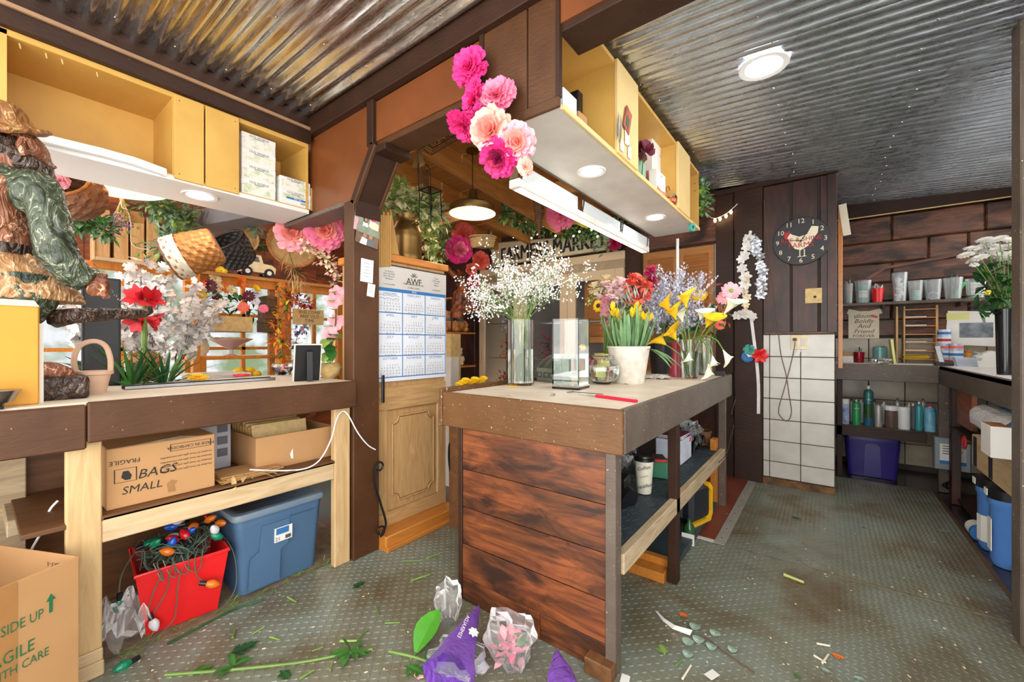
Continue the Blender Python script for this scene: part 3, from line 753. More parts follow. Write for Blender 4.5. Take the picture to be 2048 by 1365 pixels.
# cup shelf on the alcove wall
z1 = P(1800, 603, Y=5.15).z
sf = thing('cup_shelf', 'narrow grey shelf across alcove wall holding clear plastic cups', 'shelf', (.07, 5.13, z1))
M().bx(0, 1.2, 0, .21, -.025, 0, .002).build('board', 'grey_brown', sf)
for x in (.35, .85): M().bx(x, x+.02, .02, .21, -.06, -.025, .002).build('bracket', 'dark_paint', sf)
def smooth(pts, n=4):
    out = []; k = len(pts)
    for i in range(k-1):
        p0, p1, p2, p3 = pts[max(i-1, 0)], pts[i], pts[i+1], pts[min(i+2, k-1)]
        for j in range(n):
            t = j/n; out.append(.5*((2*p1)+(p2-p0)*t+(2*p0-5*p1+4*p2-p3)*t*t+(3*p1-p0-3*p2+p3)*t**3))
    return out+[pts[-1]]
# ================================================================ carved statue on the service counter
def carved(name, c1, c2, line, sc=9, lw=.018):
    m, nt, b = newmat(name); v = coords(nt, (1.6, 1.6, .9), False); n = noise(nt, v, sc, 3, .5, 1.6)
    nt.links.new(ramp(nt, n, [(.3, rgb(c1)), (.5-lw, rgb(c2)), (.5, rgb(line)), (.5+lw, rgb(c2)), (.75, rgb(c1))]), b.inputs['Base Color'])
    b.inputs['Roughness'].default_value = .38; bump(nt, b, n, .9, .03); MATS[name] = m
carved('carve_brown', '#5f321f', '#8a5236', '#dcb592'); carved('carve_green', '#232a20', '#414c38', '#a9a68c', 10, .012)
carved('carve_dark', '#1f1511', '#3a261c', '#97806c', 12, .009); carved('carve_tan', '#8a5e38', '#b98a5c', '#e8cfa8', 10); carved('carve_hat', '#7d4f2a', '#a8743f', '#e6c596', 11)
def remesh(o, vox=.007, disp=.01, size=.03):
    md = o.modifiers.new('remesh', 'REMESH'); md.mode = 'VOXEL'; md.voxel_size = vox; md.use_smooth_shade = True
    if disp:
        tx = bpy.data.textures.new('carving', 'CLOUDS'); tx.noise_scale = size; tx.noise_depth = 2
        d = o.modifiers.new('carve', 'DISPLACE'); d.texture = tx; d.strength = disp; d.mid_level = .5
    return o
def sweep(m, pts, n=12):
    """pts: (x,y,z, rx, ry) stacked elliptical sections joined into a closed body (sections horizontal unless steep)"""
    k = len(pts); vs = []; fs = []
    for i, (x, y, z, rx, ry) in enumerate(pts):
        for j in range(n): a = 2*PI*j/n; vs.append((x+rx*math.cos(a), y+ry*math.sin(a), z))
    for i in range(k-1):
        for j in range(n): j2 = (j+1) % n; fs.append((i*n+j, i*n+j2, (i+1)*n+j2, (i+1)*n+j))
    fs.append(tuple(range(n))[::-1]); fs.append(tuple((k-1)*n+j for j in range(n))); return m.add(vs, fs)
sx, sy = -2.33, .05
ss = thing('carved_fisherman_statue', 'tall carved wooden fisherman in hat and green coat, standing on service counter', 'statue', (sx, sy, .992))
remesh(M().bx(-.13, .13, -.20, .225, 0, .085, .01).build('base_block', 'carve_dark', ss), .006, .008)
boots = M()
for dx in (-.05, .06):
    sweep(boots, [(dx, .04, .08, .045, .06), (dx, .05, .12, .045, .07), (dx, .04, .16, .042, .055), (dx, .03, .26, .045, .05)])
    sweep(boots, [(dx, .12, .083, .042, .075), (dx, .12, .11, .04, .07), (dx, .10, .135, .03, .045)])
remesh(boots.build('boots', 'carve_brown', ss), .006, .006)
tr = M()
for dx in (-.05, .06): sweep(tr, [(dx, .03, .25, .055, .06), (dx, .05, .31, .075, .085), (dx, .06, .37, .09, .10), (dx, .04, .45, .09, .10)])
sweep(tr, [(0, .02, .34, .11, .11), (0, .02, .48, .12, .12)]); remesh(tr.build('trousers', 'carve_green', ss), .007, .012)
ap = M(); sweep(ap, [(0, .04, .36, .15, .19), (.0, .03, .41, .155, .18), (0, .01, .48, .135, .13), (0, 0, .53, .12, .11)], 16)
remesh(ap.build('coat_hem', 'carve_tan', ss), .007, .016, .02)
to = M(); sweep(to, [(0, 0, .50, .12, .105), (0, -.01, .58, .125, .11), (0, -.02, .68, .14, .12), (0, -.02, .76, .145, .12), (0, 0, .81, .08, .08)], 16)
remesh(to.build('vest', 'carve_brown', ss), .007, .018, .025)
belt = M(); sweep(belt, [(0, 0, .515, .128, .112), (0, 0, .55, .13, .115)], 16); belt.build('belt', 'carve_dark', ss, True)
arm = M()
arm.ball((.11, .09, .735), .075, 12, 8, (.85, 1, 1.1)); arm.tube([(.12, .10, .74), (.15, .12, .66), (.155, .13, .58), (.15, .14, .53)], .055, 12, .055)
arm.tube([(.15, .13, .55), (.155, .155, .50), (.155, .18, .46), (.15, .215, .435)], .058, 12, .046)
arm.tube([(-.12, .0, .76), (-.15, .03, .64), (-.14, .1, .56), (-.10, .19, .55)], .06, 10, .045)
sweep(arm, [(0, 0, .77, .13, .12), (0, .0, .80, .11, .11), (0, .01, .825, .08, .09)], 14)
remesh(arm.build('coat_sleeve', 'carve_green', ss), .007, .014, .022)
hand = M(); hand.ball((.15, .235, .42), .034, 10, 7, (.9, .9, 1.2))
for k in range(4): hand.tube([(.165, .235+.004*k, .445-.018*k), (.172, .258, .44-.018*k), (.155, .268, .437-.018*k), (.14, .26, .437-.018*k)], .0095, 6)
hand.tube([(.14, .225, .45), (.14, .25, .465), (.15, .268, .462)], .010, 6); remesh(hand.build('hand', 'carve_brown', ss), .004, 0)
hd = M(); hd.ball((0, .045, .885), .095, 14, 10, (.9, 1.0, 1.1)); hd.tube([(0, .02, .78), (0, .03, .84)], .055, 10)
hd.tube([(0, .11, .895), (0, .142, .872), (0, .12, .86)], .014, 6); remesh(hd.build('head', 'carve_brown', ss), .006, .004)
bd = M(); sweep(bd, [(0, .095, .745, .02, .02), (0, .10, .77, .045, .035), (0, .09, .81, .078, .062), (0, .065, .86, .094, .082), (0, .02, .88, .1, .095), (0, -.0, .93, .095, .09)])
remesh(bd.build('beard_and_hair', 'carve_dark', ss), .006, .012, .015)
er = M(); er.tube([(.092, .085, .895), (.102, .075, .92), (.104, .06, .92), (.102, .055, .895), (.094, .065, .865)], .01, 6); er.build('ear', 'carve_brown', ss, True)
ht = M(); mt = Matrix.Translation((0, -.015, .945)) @ Matrix.Rotation(.34, 4, 'X') @ Matrix.Rotation(.22, 4, 'Y')
ht.lathe([(.10, .0), (.135, -.012), (.15, -.006), (.15, .006), (.13, .008), (.115, .02), (.11, .05), (.10, .085), (.07, .10), (0, .09)], 22, mt, True, False, 1, 1.05, .04)
remesh(ht.build('hat', 'carve_hat', ss), .006, .012, .03)
q0, q1 = P(150, 632, X=-2.2)-Vector((sx, sy, .992)), P(288, 627, X=-2.28)-Vector((sx, sy, .992))
pk = M(); q1 = q1+Vector((0, 0, .0)); pk.tube([q0+Vector((-.08, -.04, -.01)), q0, q0.lerp(q1, .5), q1, q1+Vector((-.005, .02, .012)), q1+Vector((-.01, .022, .035))], .036, 8, .009)
remesh(pk.build('boat_hook', 'carve_dark', ss), .005, .005)
h0 = P(190, 530, X=-2.17)-Vector((sx, sy, .992)); h1 = P(262, 622, X=-2.27)-Vector((sx, sy, .992)); ch = M(); nk = 20
for i in range(nk):
    a = h0.lerp(h1, i/nk); a.z -= .018*math.sin(PI*i/nk); d = (h1-h0).normalized(); sdv = d.cross(Vector((1, 0, 0))) if i % 2 else Vector((1, 0, 0))
    ch.tube([a+d*(.006*math.cos(t))+sdv.normalized()*(.004*math.sin(t)) for t in [k*PI/3 for k in range(6)]], .0012, 4, closed=True)
tag(ch.build('chain', 'steel', ss), kind='stuff')
# ================================================================ things on the service counter
ZC = .992
p, k = A(40, 812, Z=ZC)
en = thing('padded_envelope', 'yellow padded envelope standing upright in front of statue', 'envelope', (-2.12, 0, ZC))
ya, yb = P(-40, 700, X=-2.12).y, P(79, 700, X=-2.12).y; zt_ = P(40, 612, X=-2.12).z-ZC
M().bx(-.012, 0, ya, yb, 0, zt_, .004).build('body', 'yellow_bag', en)
M().add([(0, ya, zt_), (0, yb, zt_), (-.03, yb-.01, zt_+.022), (-.03, ya, zt_+.022), (-.006, ya, zt_-.001), (-.006, yb, zt_-.001), (-.034, yb-.01, zt_+.02), (-.034, ya, zt_+.02)], [(0, 1, 2, 3), (7, 6, 5, 4), (0, 4, 5, 1), (1, 5, 6, 2)]).build('flap', 'paper_cream', en)
o = M().bx(-2.17, -2.165, P(60, 700, X=-2.17).y, P(87, 700, X=-2.17).y, ZC, P(85, 648, X=-2.17).z).build('leaflet', 'paper'); tag(o, 'white leaflet standing behind the yellow padded envelope', 'leaflet')
p, k = A(4, 813, Z=ZC)
o = M().lathe([(.02, 0), (.022, .008), (.012, .012), (.035, .022), (.048, .05), (.055, .058), (.051, .056), (.044, .048), (.03, .024), (0, .02)], 22, Matrix.Translation((-2.065, .05, ZC)), True, False).build('silver_bowl', 'steel', None, True); tag(o, 'small silver footed bowl at left end of counter', 'bowl')
# black sign board behind statue
p, k = A(205, 622, X=-2.75)
bb = thing('chalkboard', 'black framed board standing behind the statue', 'board', (p.x, p.y, ZC))
M().bx(-.012, 0, -.07, .065, 0, .52, .003).build('frame', 'black_iron', bb); M().bx(.0, .004, -.06, .055, .01, .51).build('board', 'black_plastic', bb)
# terracotta basket
p, k = A(190, 788, Z=ZC)
tb = thing('terracotta_basket', 'pale terracotta basket pot with arched handle beside statue base', 'flower pot', (p.x-.03, p.y, ZC))
M().lathe([(.038, 0), (.045, .04), (.052, .075), (.06, .078), (.06, .092), (.053, .092), (.047, .08), (.04, .03), (0, .03)], 22, None, True, False).build('pot', 'terracotta_pale', tb, True)
M().tube(smooth([Vector(q) for q in ((.0, -.05, .08), (0, -.056, .14), (0, -.04, .195), (0, 0, .215), (0, .035, .195), (0, .05, .14), (0, .05, .08))]), .0095, 10).build('handle', 'terracotta_pale', tb, True)
# long tray
a, b = P(240, 778, Z=ZC), P(538, 759, Z=ZC)
tr_ = thing('long_tray', 'long black metal tray edge lying along the counter top', 'tray', (-2.44, (a.y+b.y)/2, ZC)); ln = (b.y-a.y)
M().bx(-.07, .0, -ln/2, ln/2, 0, .004, .001).build('tray_bed', 'black_iron', tr_)
for x in (-.07, -.004): M().bx(x, x+.004, -ln/2, ln/2, .0, .016, .001).build('tray_edge', 'black_iron' if x < -.05 else 'steel', tr_)
# black picture frame seen from the back
p, k = A(612, 763, Z=ZC)
pf = thing('photo_frame', 'black picture frame seen from behind, propped on counter end', 'picture frame', (p.x-.02, p.y, ZC), .25)
mt = Matrix.Rotation(-.22, 4, 'X') @ Matrix.Rotation(0, 4, 'Z')
M().bx(-.05, .075, -.006, 0, 0, .20, .002, Matrix.Rotation(PI/2-.5, 4, 'Z') @ Matrix.Rotation(.22, 4, 'X')).build('backing', 'black_plastic', pf)
fm = M(); mm = Matrix.Rotation(PI/2-.5, 4, 'Z') @ Matrix.Rotation(.22, 4, 'X')
for x0, x1, z0, z1 in ((-.056, -.05, 0, .206), (.075, .081, 0, .206), (-.05, .075, .2, .206), (-.05, .075, -.001, .003)): fm.bx(x0, x1, -.004, .01, z0, z1, .001, mm)
fm.build('frame_edge', 'old_white', pf)
M().bx(.0, .03, -.07, -.064, 0, .16, .002, mm @ Matrix.Rotation(-.25, 4, 'X')).build('easel_leg', 'black_plastic', pf)
# bowl of sweets
p, k = A(580, 752, Z=ZC); cbw = thing('candy_bowl', 'clear glass bowl of wrapped sweets behind the photo frame', 'bowl', (p.x-.1, p.y, ZC))
M().lathe([(.03, 0), (.055, .03), (.065, .055), (.06, .075), (.057, .075), (.062, .055), (.05, .03), (.0, .006)], 20, None, True, False).build('bowl', 'clear_glass', cbw, True)
for i in range(26):
    a = R.uniform(0, 6.28); r = R.uniform(0, .042); z = .016+R.uniform(0, .045)
    M().cb((r*math.cos(a), r*math.sin(a), z), (.02, .012, .009), (R.random()*3, R.random()*3, R.random()*3), .003).build('sweet', ['light_pink', 'lilac', 'orange_petal', 'white_plastic', 'ink_blue'][i % 5], cbw)
def daisy(m_pet, m_cen, c, nrm, r, npet, w, cup=.15, rows=1, cr=.25):
    nrm = Vector(nrm).normalized(); x = nrm.orthogonal().normalized(); y = nrm.cross(x); c = Vector(c)
    for q in range(rows):
        rr = r*(1-.22*q)
        for i in range(npet):
            a = 2*PI*(i+.5*q)/npet+R.uniform(-.08, .08); d = x*math.cos(a)+y*math.sin(a)
            m_pet.leaf(c+d*r*cr*.6+nrm*.002*q, d+nrm*(cup+.12*q), rr*(1-cr*.6)*R.uniform(.92, 1.05), w, .12, nrm, 3, .1, .25, .65)
    if m_cen is not None: m_cen.ball(c+nrm*r*.05, r*cr, 10, 5, (1, 1, .55), nrm.to_track_quat('Z', 'Y').to_matrix().to_4x4())
p, k = A(398, 762, Z=ZC); yf = thing('yellow_silk_daisy', 'loose yellow daisy head lying behind the long tray', 'flower', (p.x-.02, p.y, ZC+.012))
a, b = M(), M(); daisy(a, b, (0, 0, .004), (.3, 0, 1), .055, 18, .016, .2, 2); a.build('petals', 'yellow_petal', yf); b.build('flower_centre', 'orange_petal', yf)
p, k = A(470, 757, Z=ZC); sc_ = thing('red_scissors', 'red handled scissors lying on counter beyond the tray', 'scissors', (p.x-.06, p.y, ZC+.004))
for s in (-1, 1):
    M().tube([(0.02*s, .02, .006), (.03*s, .05, .008), (.02*s, .09, .008), (.002*s, .07, .008), (.0, .03, .006)], .006, 6, closed=True).build('handle', 'red_plastic', sc_)
    M().add([(-.004, .03, .004+.002*s), (.004, .03, .004+.002*s), (.001, -.1, .004+.002*s), (-.004, .03, .006+.002*s), (.004, .03, .006+.002*s), (.001, -.1, .006+.002*s)], [(0, 2, 1), (3, 4, 5), (0, 1, 4, 3), (1, 2, 5, 4), (2, 0, 3, 5)]).build('blade', 'steel', sc_)
# ================================================================ boxes in the left cabinet
def print_box(name, label, c, sz, rz=0, group=None, blue=False):
    t = thing(name, label, 'box', c, rz, group); x, y, z = sz
    M().bx(-x/2, x/2, -y/2, y/2, 0, z*.62, .002).build('box_base', 'paper', t); M().bx(-x/2-.001, x/2+.001, -y/2-.001, y/2+.001, z*.62, z, .002).build('lid', 'paper', t)
    M().bx(x/2+.001, x/2+.0016, -y/2+.01, y/2-.01, z*.1, z*.72).build('printed_pattern', PRT, t)
    text('OLD WORLD', 'ink', t, (x/2+.003, 0, z*.84), FX, .017); M().cb((x/2+.002, 0, z*.74), (.001, .05, .003)).build('print_line', 'ink_grey', t)
    if blue:
        M().bx(x/2+.002, x/2+.003, -y*.3, y*.42, z*.12, z*.5).build('label_sheet', 'paper', t); M().bx(x/2+.003, x/2+.004, -y*.3, y*.42, z*.36, z*.5).build('blue_band', 'ink_blue', t)
        text('NO. 63', 'paper', t, (x/2+.005, y*.05, z*.43), FX, .014); br = M()
        for q in range(9): br.bx(x/2+.0032, x/2+.0036, y*.16+q*.0035, y*.16+q*.0035+.0015, z*.15, z*.3)
        tag(br.build('barcode', 'ink', t), kind='stuff')
    return t
PRT = pm('floral_print', '#e9e2d6', .6, scale=22, col2='#b9c6a0', lo=.38, hi=.55)
ya, yb = P(482, 330, X=-2.56).y, P(551, 330, X=-2.56).y
nm = ['bottom of the stack of four', 'second from bottom of the stack of four', 'third from bottom of the stack of four', 'topmost of the stack of four']
for i in range(4):
    print_box('glassware_box', 'white floral printed box, %s in yellow cabinet' % nm[i], (-2.63, (ya+yb)/2, 2.0265+i*.0855), (.15, yb-ya-.004, .085), 0, 'floral boxes in the yellow cabinet')
ya, yb = P(556, 380, X=-2.56).y, P(620, 380, X=-2.56).y
print_box('glassware_box', 'white floral printed box with blue label, lower right in yellow cabinet', (-2.63, (ya+yb)/2, 2.0265), (.17, yb-ya-.008, .085), 0, 'floral boxes in the yellow cabinet', True)
print_box('glassware_box', 'white floral printed box resting on the blue labelled box', (-2.63, (ya+yb)/2, 2.112), (.165, yb-ya-.012, .075), 0, 'floral boxes in the yellow cabinet')
for i in range(3): tag(M().bx(-2.7, -2.555, yb+.002+i*.009, yb+.009+i*.009, 2.0265, 2.165-.004*i).build('thin_board', 'wicker_pale'), 'thin tan board standing upright beside the printed boxes in cabinet', 'board', 'thin boards beside the boxes')
# ================================================================ under the service counter
def carton(name, label, x0, x1, y0, y1, z0, z1, mat='cardboard', open_top=False, wall=.006):
    t = thing(name, label, 'cardboard box', ((x0+x1)/2, (y0+y1)/2, z0)); a, b, h = (x1-x0)/2, (y1-y0)/2, z1-z0
    if open_top:
        M().bx(-a, a, -b, b, 0, wall).build('bottom', mat, t)
        for q in ((-a, -a+wall, -b, b), (a-wall, a, -b, b), (-a+wall, a-wall, -b, -b+wall), (-a+wall, a-wall, b-wall, b)): M().bx(*q, wall, h, .001).build('side', mat, t)
    else: M().bx(-a, a, -b, b, 0, h, .003).build('carton', mat, t)
    return t, a, b, h
XS = -2.125
y0, y1 = P(213, 950, X=XS).y, P(430, 950, X=XS).y; zt_ = P(430, 868, X=XS).z
t, a, b, h = carton('bags_carton', 'brown carton marked bags small in black pen, on shelf under counter', XS-.26, XS, y0, y1, .573, zt_, open_top=False)
fx = a+.002
text('BAGS', 'ink', t, (fx, -.025, h*.50), FX @ tilt('Z', .02), .05, shear=.25); text('SMALL', 'ink', t, (fx, -.07, h*.27), FX, .042, shear=.15)
RUP = FX @ tilt('Z', PI)
text('MADE IN CAMBODIA', 'ink', t, (fx, b-.085, h*.86), RUP, .017); text('FRAGILE', 'ink', t, (fx, -b+.05, h*.76), RUP, .024)
for q in (h*.70, h*.62, h*.54, h*.46): text('Excellent for food, gifts and merchandise', 'ink', t, (fx, b-.10, q), RUP, .0105)
fr = M(); 
for q in ((-b+.02, -b+.085, h*.42, h*.425), (-b+.02, -b+.085, h*.64, h*.645), (-b+.02, -b+.023, h*.42, h*.64), (-b+.082, -b+.085, h*.42, h*.64), (b-.155, b-.015, h*.80, h*.806), (b-.155, b-.015, h*.92, h*.926), (b-.155, b-.152, h*.8, h*.92), (b-.018, b-.015, h*.8, h*.92)): fr.bx(a, a+.0015, *q)
tag(fr.build('printed_frames', 'ink', t), kind='stuff')
M().prism([(-b+.04, h*.5), (-b+.052, h*.45), (-b+.066, h*.45), (-b+.07, h*.52), (-b+.06, h*.6), (-b+.045, h*.6)], a, a+.0015, 'X').build('printed_symbol', 'ink', t)
M().prism([(.01, h*.08), (.035, h*.08), (.03, h*.2), (.04, h*.26), (.02, h*.3), (.005, h*.24)], a, a+.0012, 'X').build('printed_symbol', 'cardboard_in', t)
M().prism([(-b+.04, h), (-.03, h-.012), (.04, h-.025), (.1, h-.004), (b-.05, h), (.05, h+.012)], a-.012, a-.004, 'X').build('torn_flap', pm('torn_card', '#7d6a52', .9, var=.4, scale=30), t)
# envelopes carton
y0, y1 = P(512, 920, X=XS-.06).y, P(668, 900, X=XS-.06).y; zb = P(560, 870, X=XS-.06).z
t, a, b, h = carton('envelope_carton', 'low open carton packed with upright tan envelopes, on shelf under counter', XS-.40, XS-.06, y0, y1, .573, zb, open_top=True)
for i in range(22):
    x = -a+.02+i*.012; y_ = R.uniform(-.01, .01)
    o = M().bx(-.002, .002, -b+.02, b*.45+y_, 0, h+.03+R.uniform(-.01, .02), .0005, Matrix.Translation((x, 0, .01)) @ Matrix.Rotation(-.2, 4, 'Y')).build('card_divider', 'kraft' if i % 3 else 'wicker_pale', t)
M().prism([(-b*.2, h*.35), (-b*.17, h*.2), (-b*.12, h*.18), (-b*.13, h*.5)], a, a+.001, 'X').build('white_mark', 'paper', t)
y0, y1 = P(408, 900, X=-2.4).y, P(462, 900, X=-2.4).y
o = thing('appliance_box', 'pale grey product box behind the bags carton under counter', 'box', (-2.45, (y0+y1)/2, .573)); M().bx(-.05, .05, -(y1-y0)/2-.08, (y1-y0)/2, 0, .25, .003).build('carton', pm('pale_grey', '#b9bcc4', .6), o)
for z in (.06, .12, .18): M().bx(.05, .0515, (y1-y0)/2-.06, (y1-y0)/2-.015, z, z+.04).build('printed_picture', 'ink_grey', o)
for i in range(7):
    p = P(480+i*6, 948-i*3, X=-2.2)
    tag(M().cb((-2.2+R.uniform(-.01, .01), P(490, 940, X=-2.2).y+R.uniform(-.01, .02), .5755+i*.0035), (.16, .24, .003), (0, 0, R.uniform(-.1, .1))).build('flat_envelope', 'kraft' if i % 2 else 'cardboard'), 'flat tan envelope in the pile in front of the envelope carton', 'envelope', 'flat envelopes piled on the shelf')
t = thing('dried_leaf_spray', 'pale dried leaves lying on shelf edge under counter', 'dried leaves', (*P(500, 950, X=-2.10).xy, .6))
for i in range(6): M().leaf((R.uniform(-.03, .02), R.uniform(-.06, .06), 0), (R.uniform(.2, .8), R.uniform(-1, 1), R.uniform(-.4, .1)), .08, .02, .3).build('dried_leaf', 'wicker_pale', t)
# white cable looping over the leg
pts = [P(u, v, X=x) for u, v, x in ((500, 940, -2.10), (560, 942, -2.10), (610, 938, -2.07), (640, 920, -2.07), (662, 880, -2.07), (673, 840, -2.07), (685, 823, -2.07), (697, 832, -2.055), (715, 865, -2.045), (735, 890, -2.045), (751, 900, -2.045))]
tag(M().tube(smooth(pts), .0036, 6).build('white_cable', 'white_plastic', None, True), 'white electric cable draped over the right counter leg', 'cable')
pts = [P(u, v, X=-2.3) for u, v in ((116, 1002), (100, 1020), (92, 1045), (80, 1070), (66, 1095), (58, 1110))]
tag(M().tube(smooth(pts), .004, 6).build('white_cable', 'white_plastic', None, True), 'white electric cable hanging behind the left counter leg', 'cable')
# blue storage tub
def tub(name, label, x0, x1, y0, y1, z0, h, mat, lidmat, ins=.035):
    t = thing(name, label, 'storage tub', ((x0+x1)/2, (y0+y1)/2, z0)); a, b = (x1-x0)/2, (y1-y0)/2; m = M()
    def ringp(a, b, z, r=.03):
        o = []
        for cx, cy, s in ((a-r, b-r, 0), (-a+r, b-r, 1), (-a+r, -b+r, 2), (a-r, -b+r, 3)):
            for k in range(4): an = s*PI/2+k*PI/6; o.append((cx+r*math.cos(an), cy+r*math.sin(an), z))
        return o
    def loft(m, rings):
        n = 16; vs = sum(rings, []); fs = []
        for i in range(len(rings)-1):
            for j in range(n): j2 = (j+1) % n; fs.append((i*n+j, i*n+j2, (i+1)*n+j2, (i+1)*n+j))
        fs.append(tuple(range(n))[::-1]); fs.append(tuple((len(rings)-1)*n+j for j in range(n))); m.add(vs, fs)
    loft(m, [ringp(a-ins, b-ins, 0), ringp(a-ins*.4, b-ins*.4, h*.82)]); m.build('body', mat, t, True)
    m = M(); loft(m, [ringp(a-.012, b-.012, h*.82), ringp(a-.012, b-.012, h*.91)]); m.build('rim_band', mat, t, True)
    m = M(); loft(m, [ringp(a, b, h*.91), ringp(a+.004, b+.004, h*.94), ringp(a, b, h*.985), ringp(a-.02, b-.02, h), ringp(a-.03, b-.03, h*.985)]); m.build('lid', lidmat, t, True)
    return t, a, b
t, a, b = tub('blue_storage_tub', 'dusty blue lidded storage tub on floor under service counter', -2.58, -2.16, .735, 1.17, 0, .40, 'blue_tub', 'blue_lid')
M().add([(a-.012, b*.15, .32), (a-.012, b*.72, .32), (a-.013, b*.72, .18), (a-.017, b*.6, .16), (a-.028, b*.52, .02), (a-.028, -b*.05, .02), (a-.02, -b*.02, .15), (a-.016, b*.12, .17), (a-.004, b*.15, .32), (a-.004, b*.72, .32)], [(0, 8, 9, 1)]).build('recess_lip', 'blue_tub', t)
M().prism([(-b*.45, .31), (b*.15, .31), (b*.12, .19), (-b*.05, .17), (-b*.08, .02), (-b*.72, .02), (-b*.68, .17), (-b*.5, .19)], a-.016, a-.008, 'X').build('moulded_panel', 'blue_tub', t)
M().cb((a-.004, .0, .245), (.003, .085, .07), (0, .04, 0)).build('price_sticker', 'paper', t)
M().cb((a-.001, -.005, .262), (.002, .06, .03), (0, .04, 0)).build('sticker_print', 'ink_blue', t); text('21', 'ink', t, (a+.0, -.028, .225), FX, .024)
br = M()
for q in range(8): br.bx(a-.001, a, .008+q*.0035, .010+q*.0035, .217, .235)
tag(br.build('barcode', 'ink', t), kind='stuff')
# red crate with string lights
rc = thing('red_crate', 'bright red plastic bin on floor overflowing with christmas light strings', 'bin', (-2.31, .57, 0), -.12)
a0, b0, a1, b1, h = .115, .12, .155, .155, .27
for q in (0, 1, 2, 3):
    def cr(a, b, z, s=1): return [(a, -b, z), (a, b, z), (-a, b, z), (-a, -b, z)]
    lo, hi = cr(a0, b0, 0), cr(a1, b1, h); i, j = q, (q+1) % 4; li, hj = cr(a0-.005, b0-.005, 0), cr(a1-.005, b1-.005, h)
    M().add([lo[i], lo[j], hi[j], hi[i], li[i], li[j], hj[j], hj[i]], [(0, 1, 2, 3), (7, 6, 5, 4), (3, 2, 6, 7)]).build('side', 'red_plastic', rc)
M().bx(-a0, a0, -b0, b0, 0, .006).build('bottom', 'red_plastic', rc)
M().tube([(x, y, h) for x, y in ((a1, -b1), (a1, b1), (-a1, b1), (-a1, -b1))], .008, 6, closed=True).build('rim', 'red_plastic', rc)
M().tube([(a1-.022, -.03, .19), (a1-.016, -.03, .215), (a1-.016, .03, .215), (a1-.022, .03, .19)], .004, 5, closed=True).build('handle_slot', 'ink_grey', rc)
sl = thing('christmas_light_string', 'tangled green string of large coloured bulbs spilling from red bin', 'string lights', (-2.31, .57, .2), -.12)
wm = M()
for q in range(34):
    c = Vector((R.uniform(-.06, .06), R.uniform(-.06, .06), R.uniform(.06, .11))); path = []; ph = R.random()*6
    for i in range(16):
        an = ph+i*.45; rr = R.uniform(.05, .10); path.append(c+Vector((rr*math.cos(an), rr*math.sin(an), .04*math.sin(an*1.7+q)+R.uniform(-.012, .012))))
    wm.tube(smooth(path, 2), .0022, 4)
def drop(pts): wm.tube(smooth([Vector(p) for p in pts], 4), .0022, 4)
drop([(.12, -.05, .09), (.165, -.08, .05), (.155, -.11, -.04), (.14, -.115, -.10)]); drop([(.12, -.03, .09), (.17, -.05, .06), (.16, -.06, -.02), (.15, -.10, -.10)])
drop([(.12, .05, .1), (.17, .03, .07), (.165, .04, .0), (.165, .06, -.03)]); drop([(.12, .02, .1), (.165, -.02, .02), (.16, -.03, -.1), (.15, -.04, -.16), (.2, -.12, -.195), (.26, -.17, -.196)])
drop([(.0, .15, .1), (.06, .19, .02), (.09, .2, -.1), (.10, .18, -.17), (.15, .12, -.195)]); drop([(-.02, -.15, .1), (.06, -.19, .06), (.1, -.2, .0)])
for q in range(4): drop([(.1, .08-.05*q, .1), (.16, .06-.05*q, .1), (.162, .05-.04*q, .03), (.163, .01-.03*q, .04), (.14, -.01-.03*q, .1)])
tag(wm.build('wire', 'green_wire', sl, True), kind='stuff')
bulbs = [('orange_petal', .02, .06, .17), ('orange_petal', -.02, .1, .16), ('ink_blue', .07, -.04, .115), ('orange_petal', .1, -.03, .105), ('red_petal', .08, .02, .14), ('red_petal', .05, -.01, .13), ('white_petal', .04, -.05, .14),
         ('teal', .0, -.12, .13), ('teal', .05, -.1, .14), ('ink_blue', -.03, .0, .17), ('ink_blue', .03, .02, .15), ('white_petal', .1, .12, .14), ('orange_petal', .04, .13, .16), ('teal', .1, .14, .11), ('red_petal', -.05, .13, .15), ('white_petal', -.05, .02, .18)]
def bulb(col, loc, d):
    m = Matrix.Translation(loc) @ Vector(d).to_track_quat('Z', 'Y').to_matrix().to_4x4()
    o = M().lathe([(.010, 0), (.017, .014), (.018, .024), (.013, .04), (.005, .05), (0, .053)], 12, m, True, False).build('bulb', pm('bulb_'+col, {'orange_petal': '#e0741c', 'ink_blue': '#2258c0', 'red_petal': '#c81c24', 'white_petal': '#dcd8dc', 'teal': '#12805c'}[col], .15, var=.1), sl, True)
    M().lathe([(.0095, -.026), (.010, 0), (.008, .003)], 10, m).build('socket', 'black_plastic', o)
for c, x, y, z in bulbs: bulb(c, (x, y, z), (R.uniform(-.2, 1), R.uniform(-1, 1), R.uniform(-.1, .9)))
for c, l, d in (('white_petal', (.145, -.105, -.125), (.2, .3, -1)), ('orange_petal', (.175, .07, -.04), (.3, 1, -.4)), ('teal', (.105, -.2, -.02), (0, -.1, -1)), ('teal', (.268, -.175, -.192), (.4, -1, .05))): bulb(c, l, d)
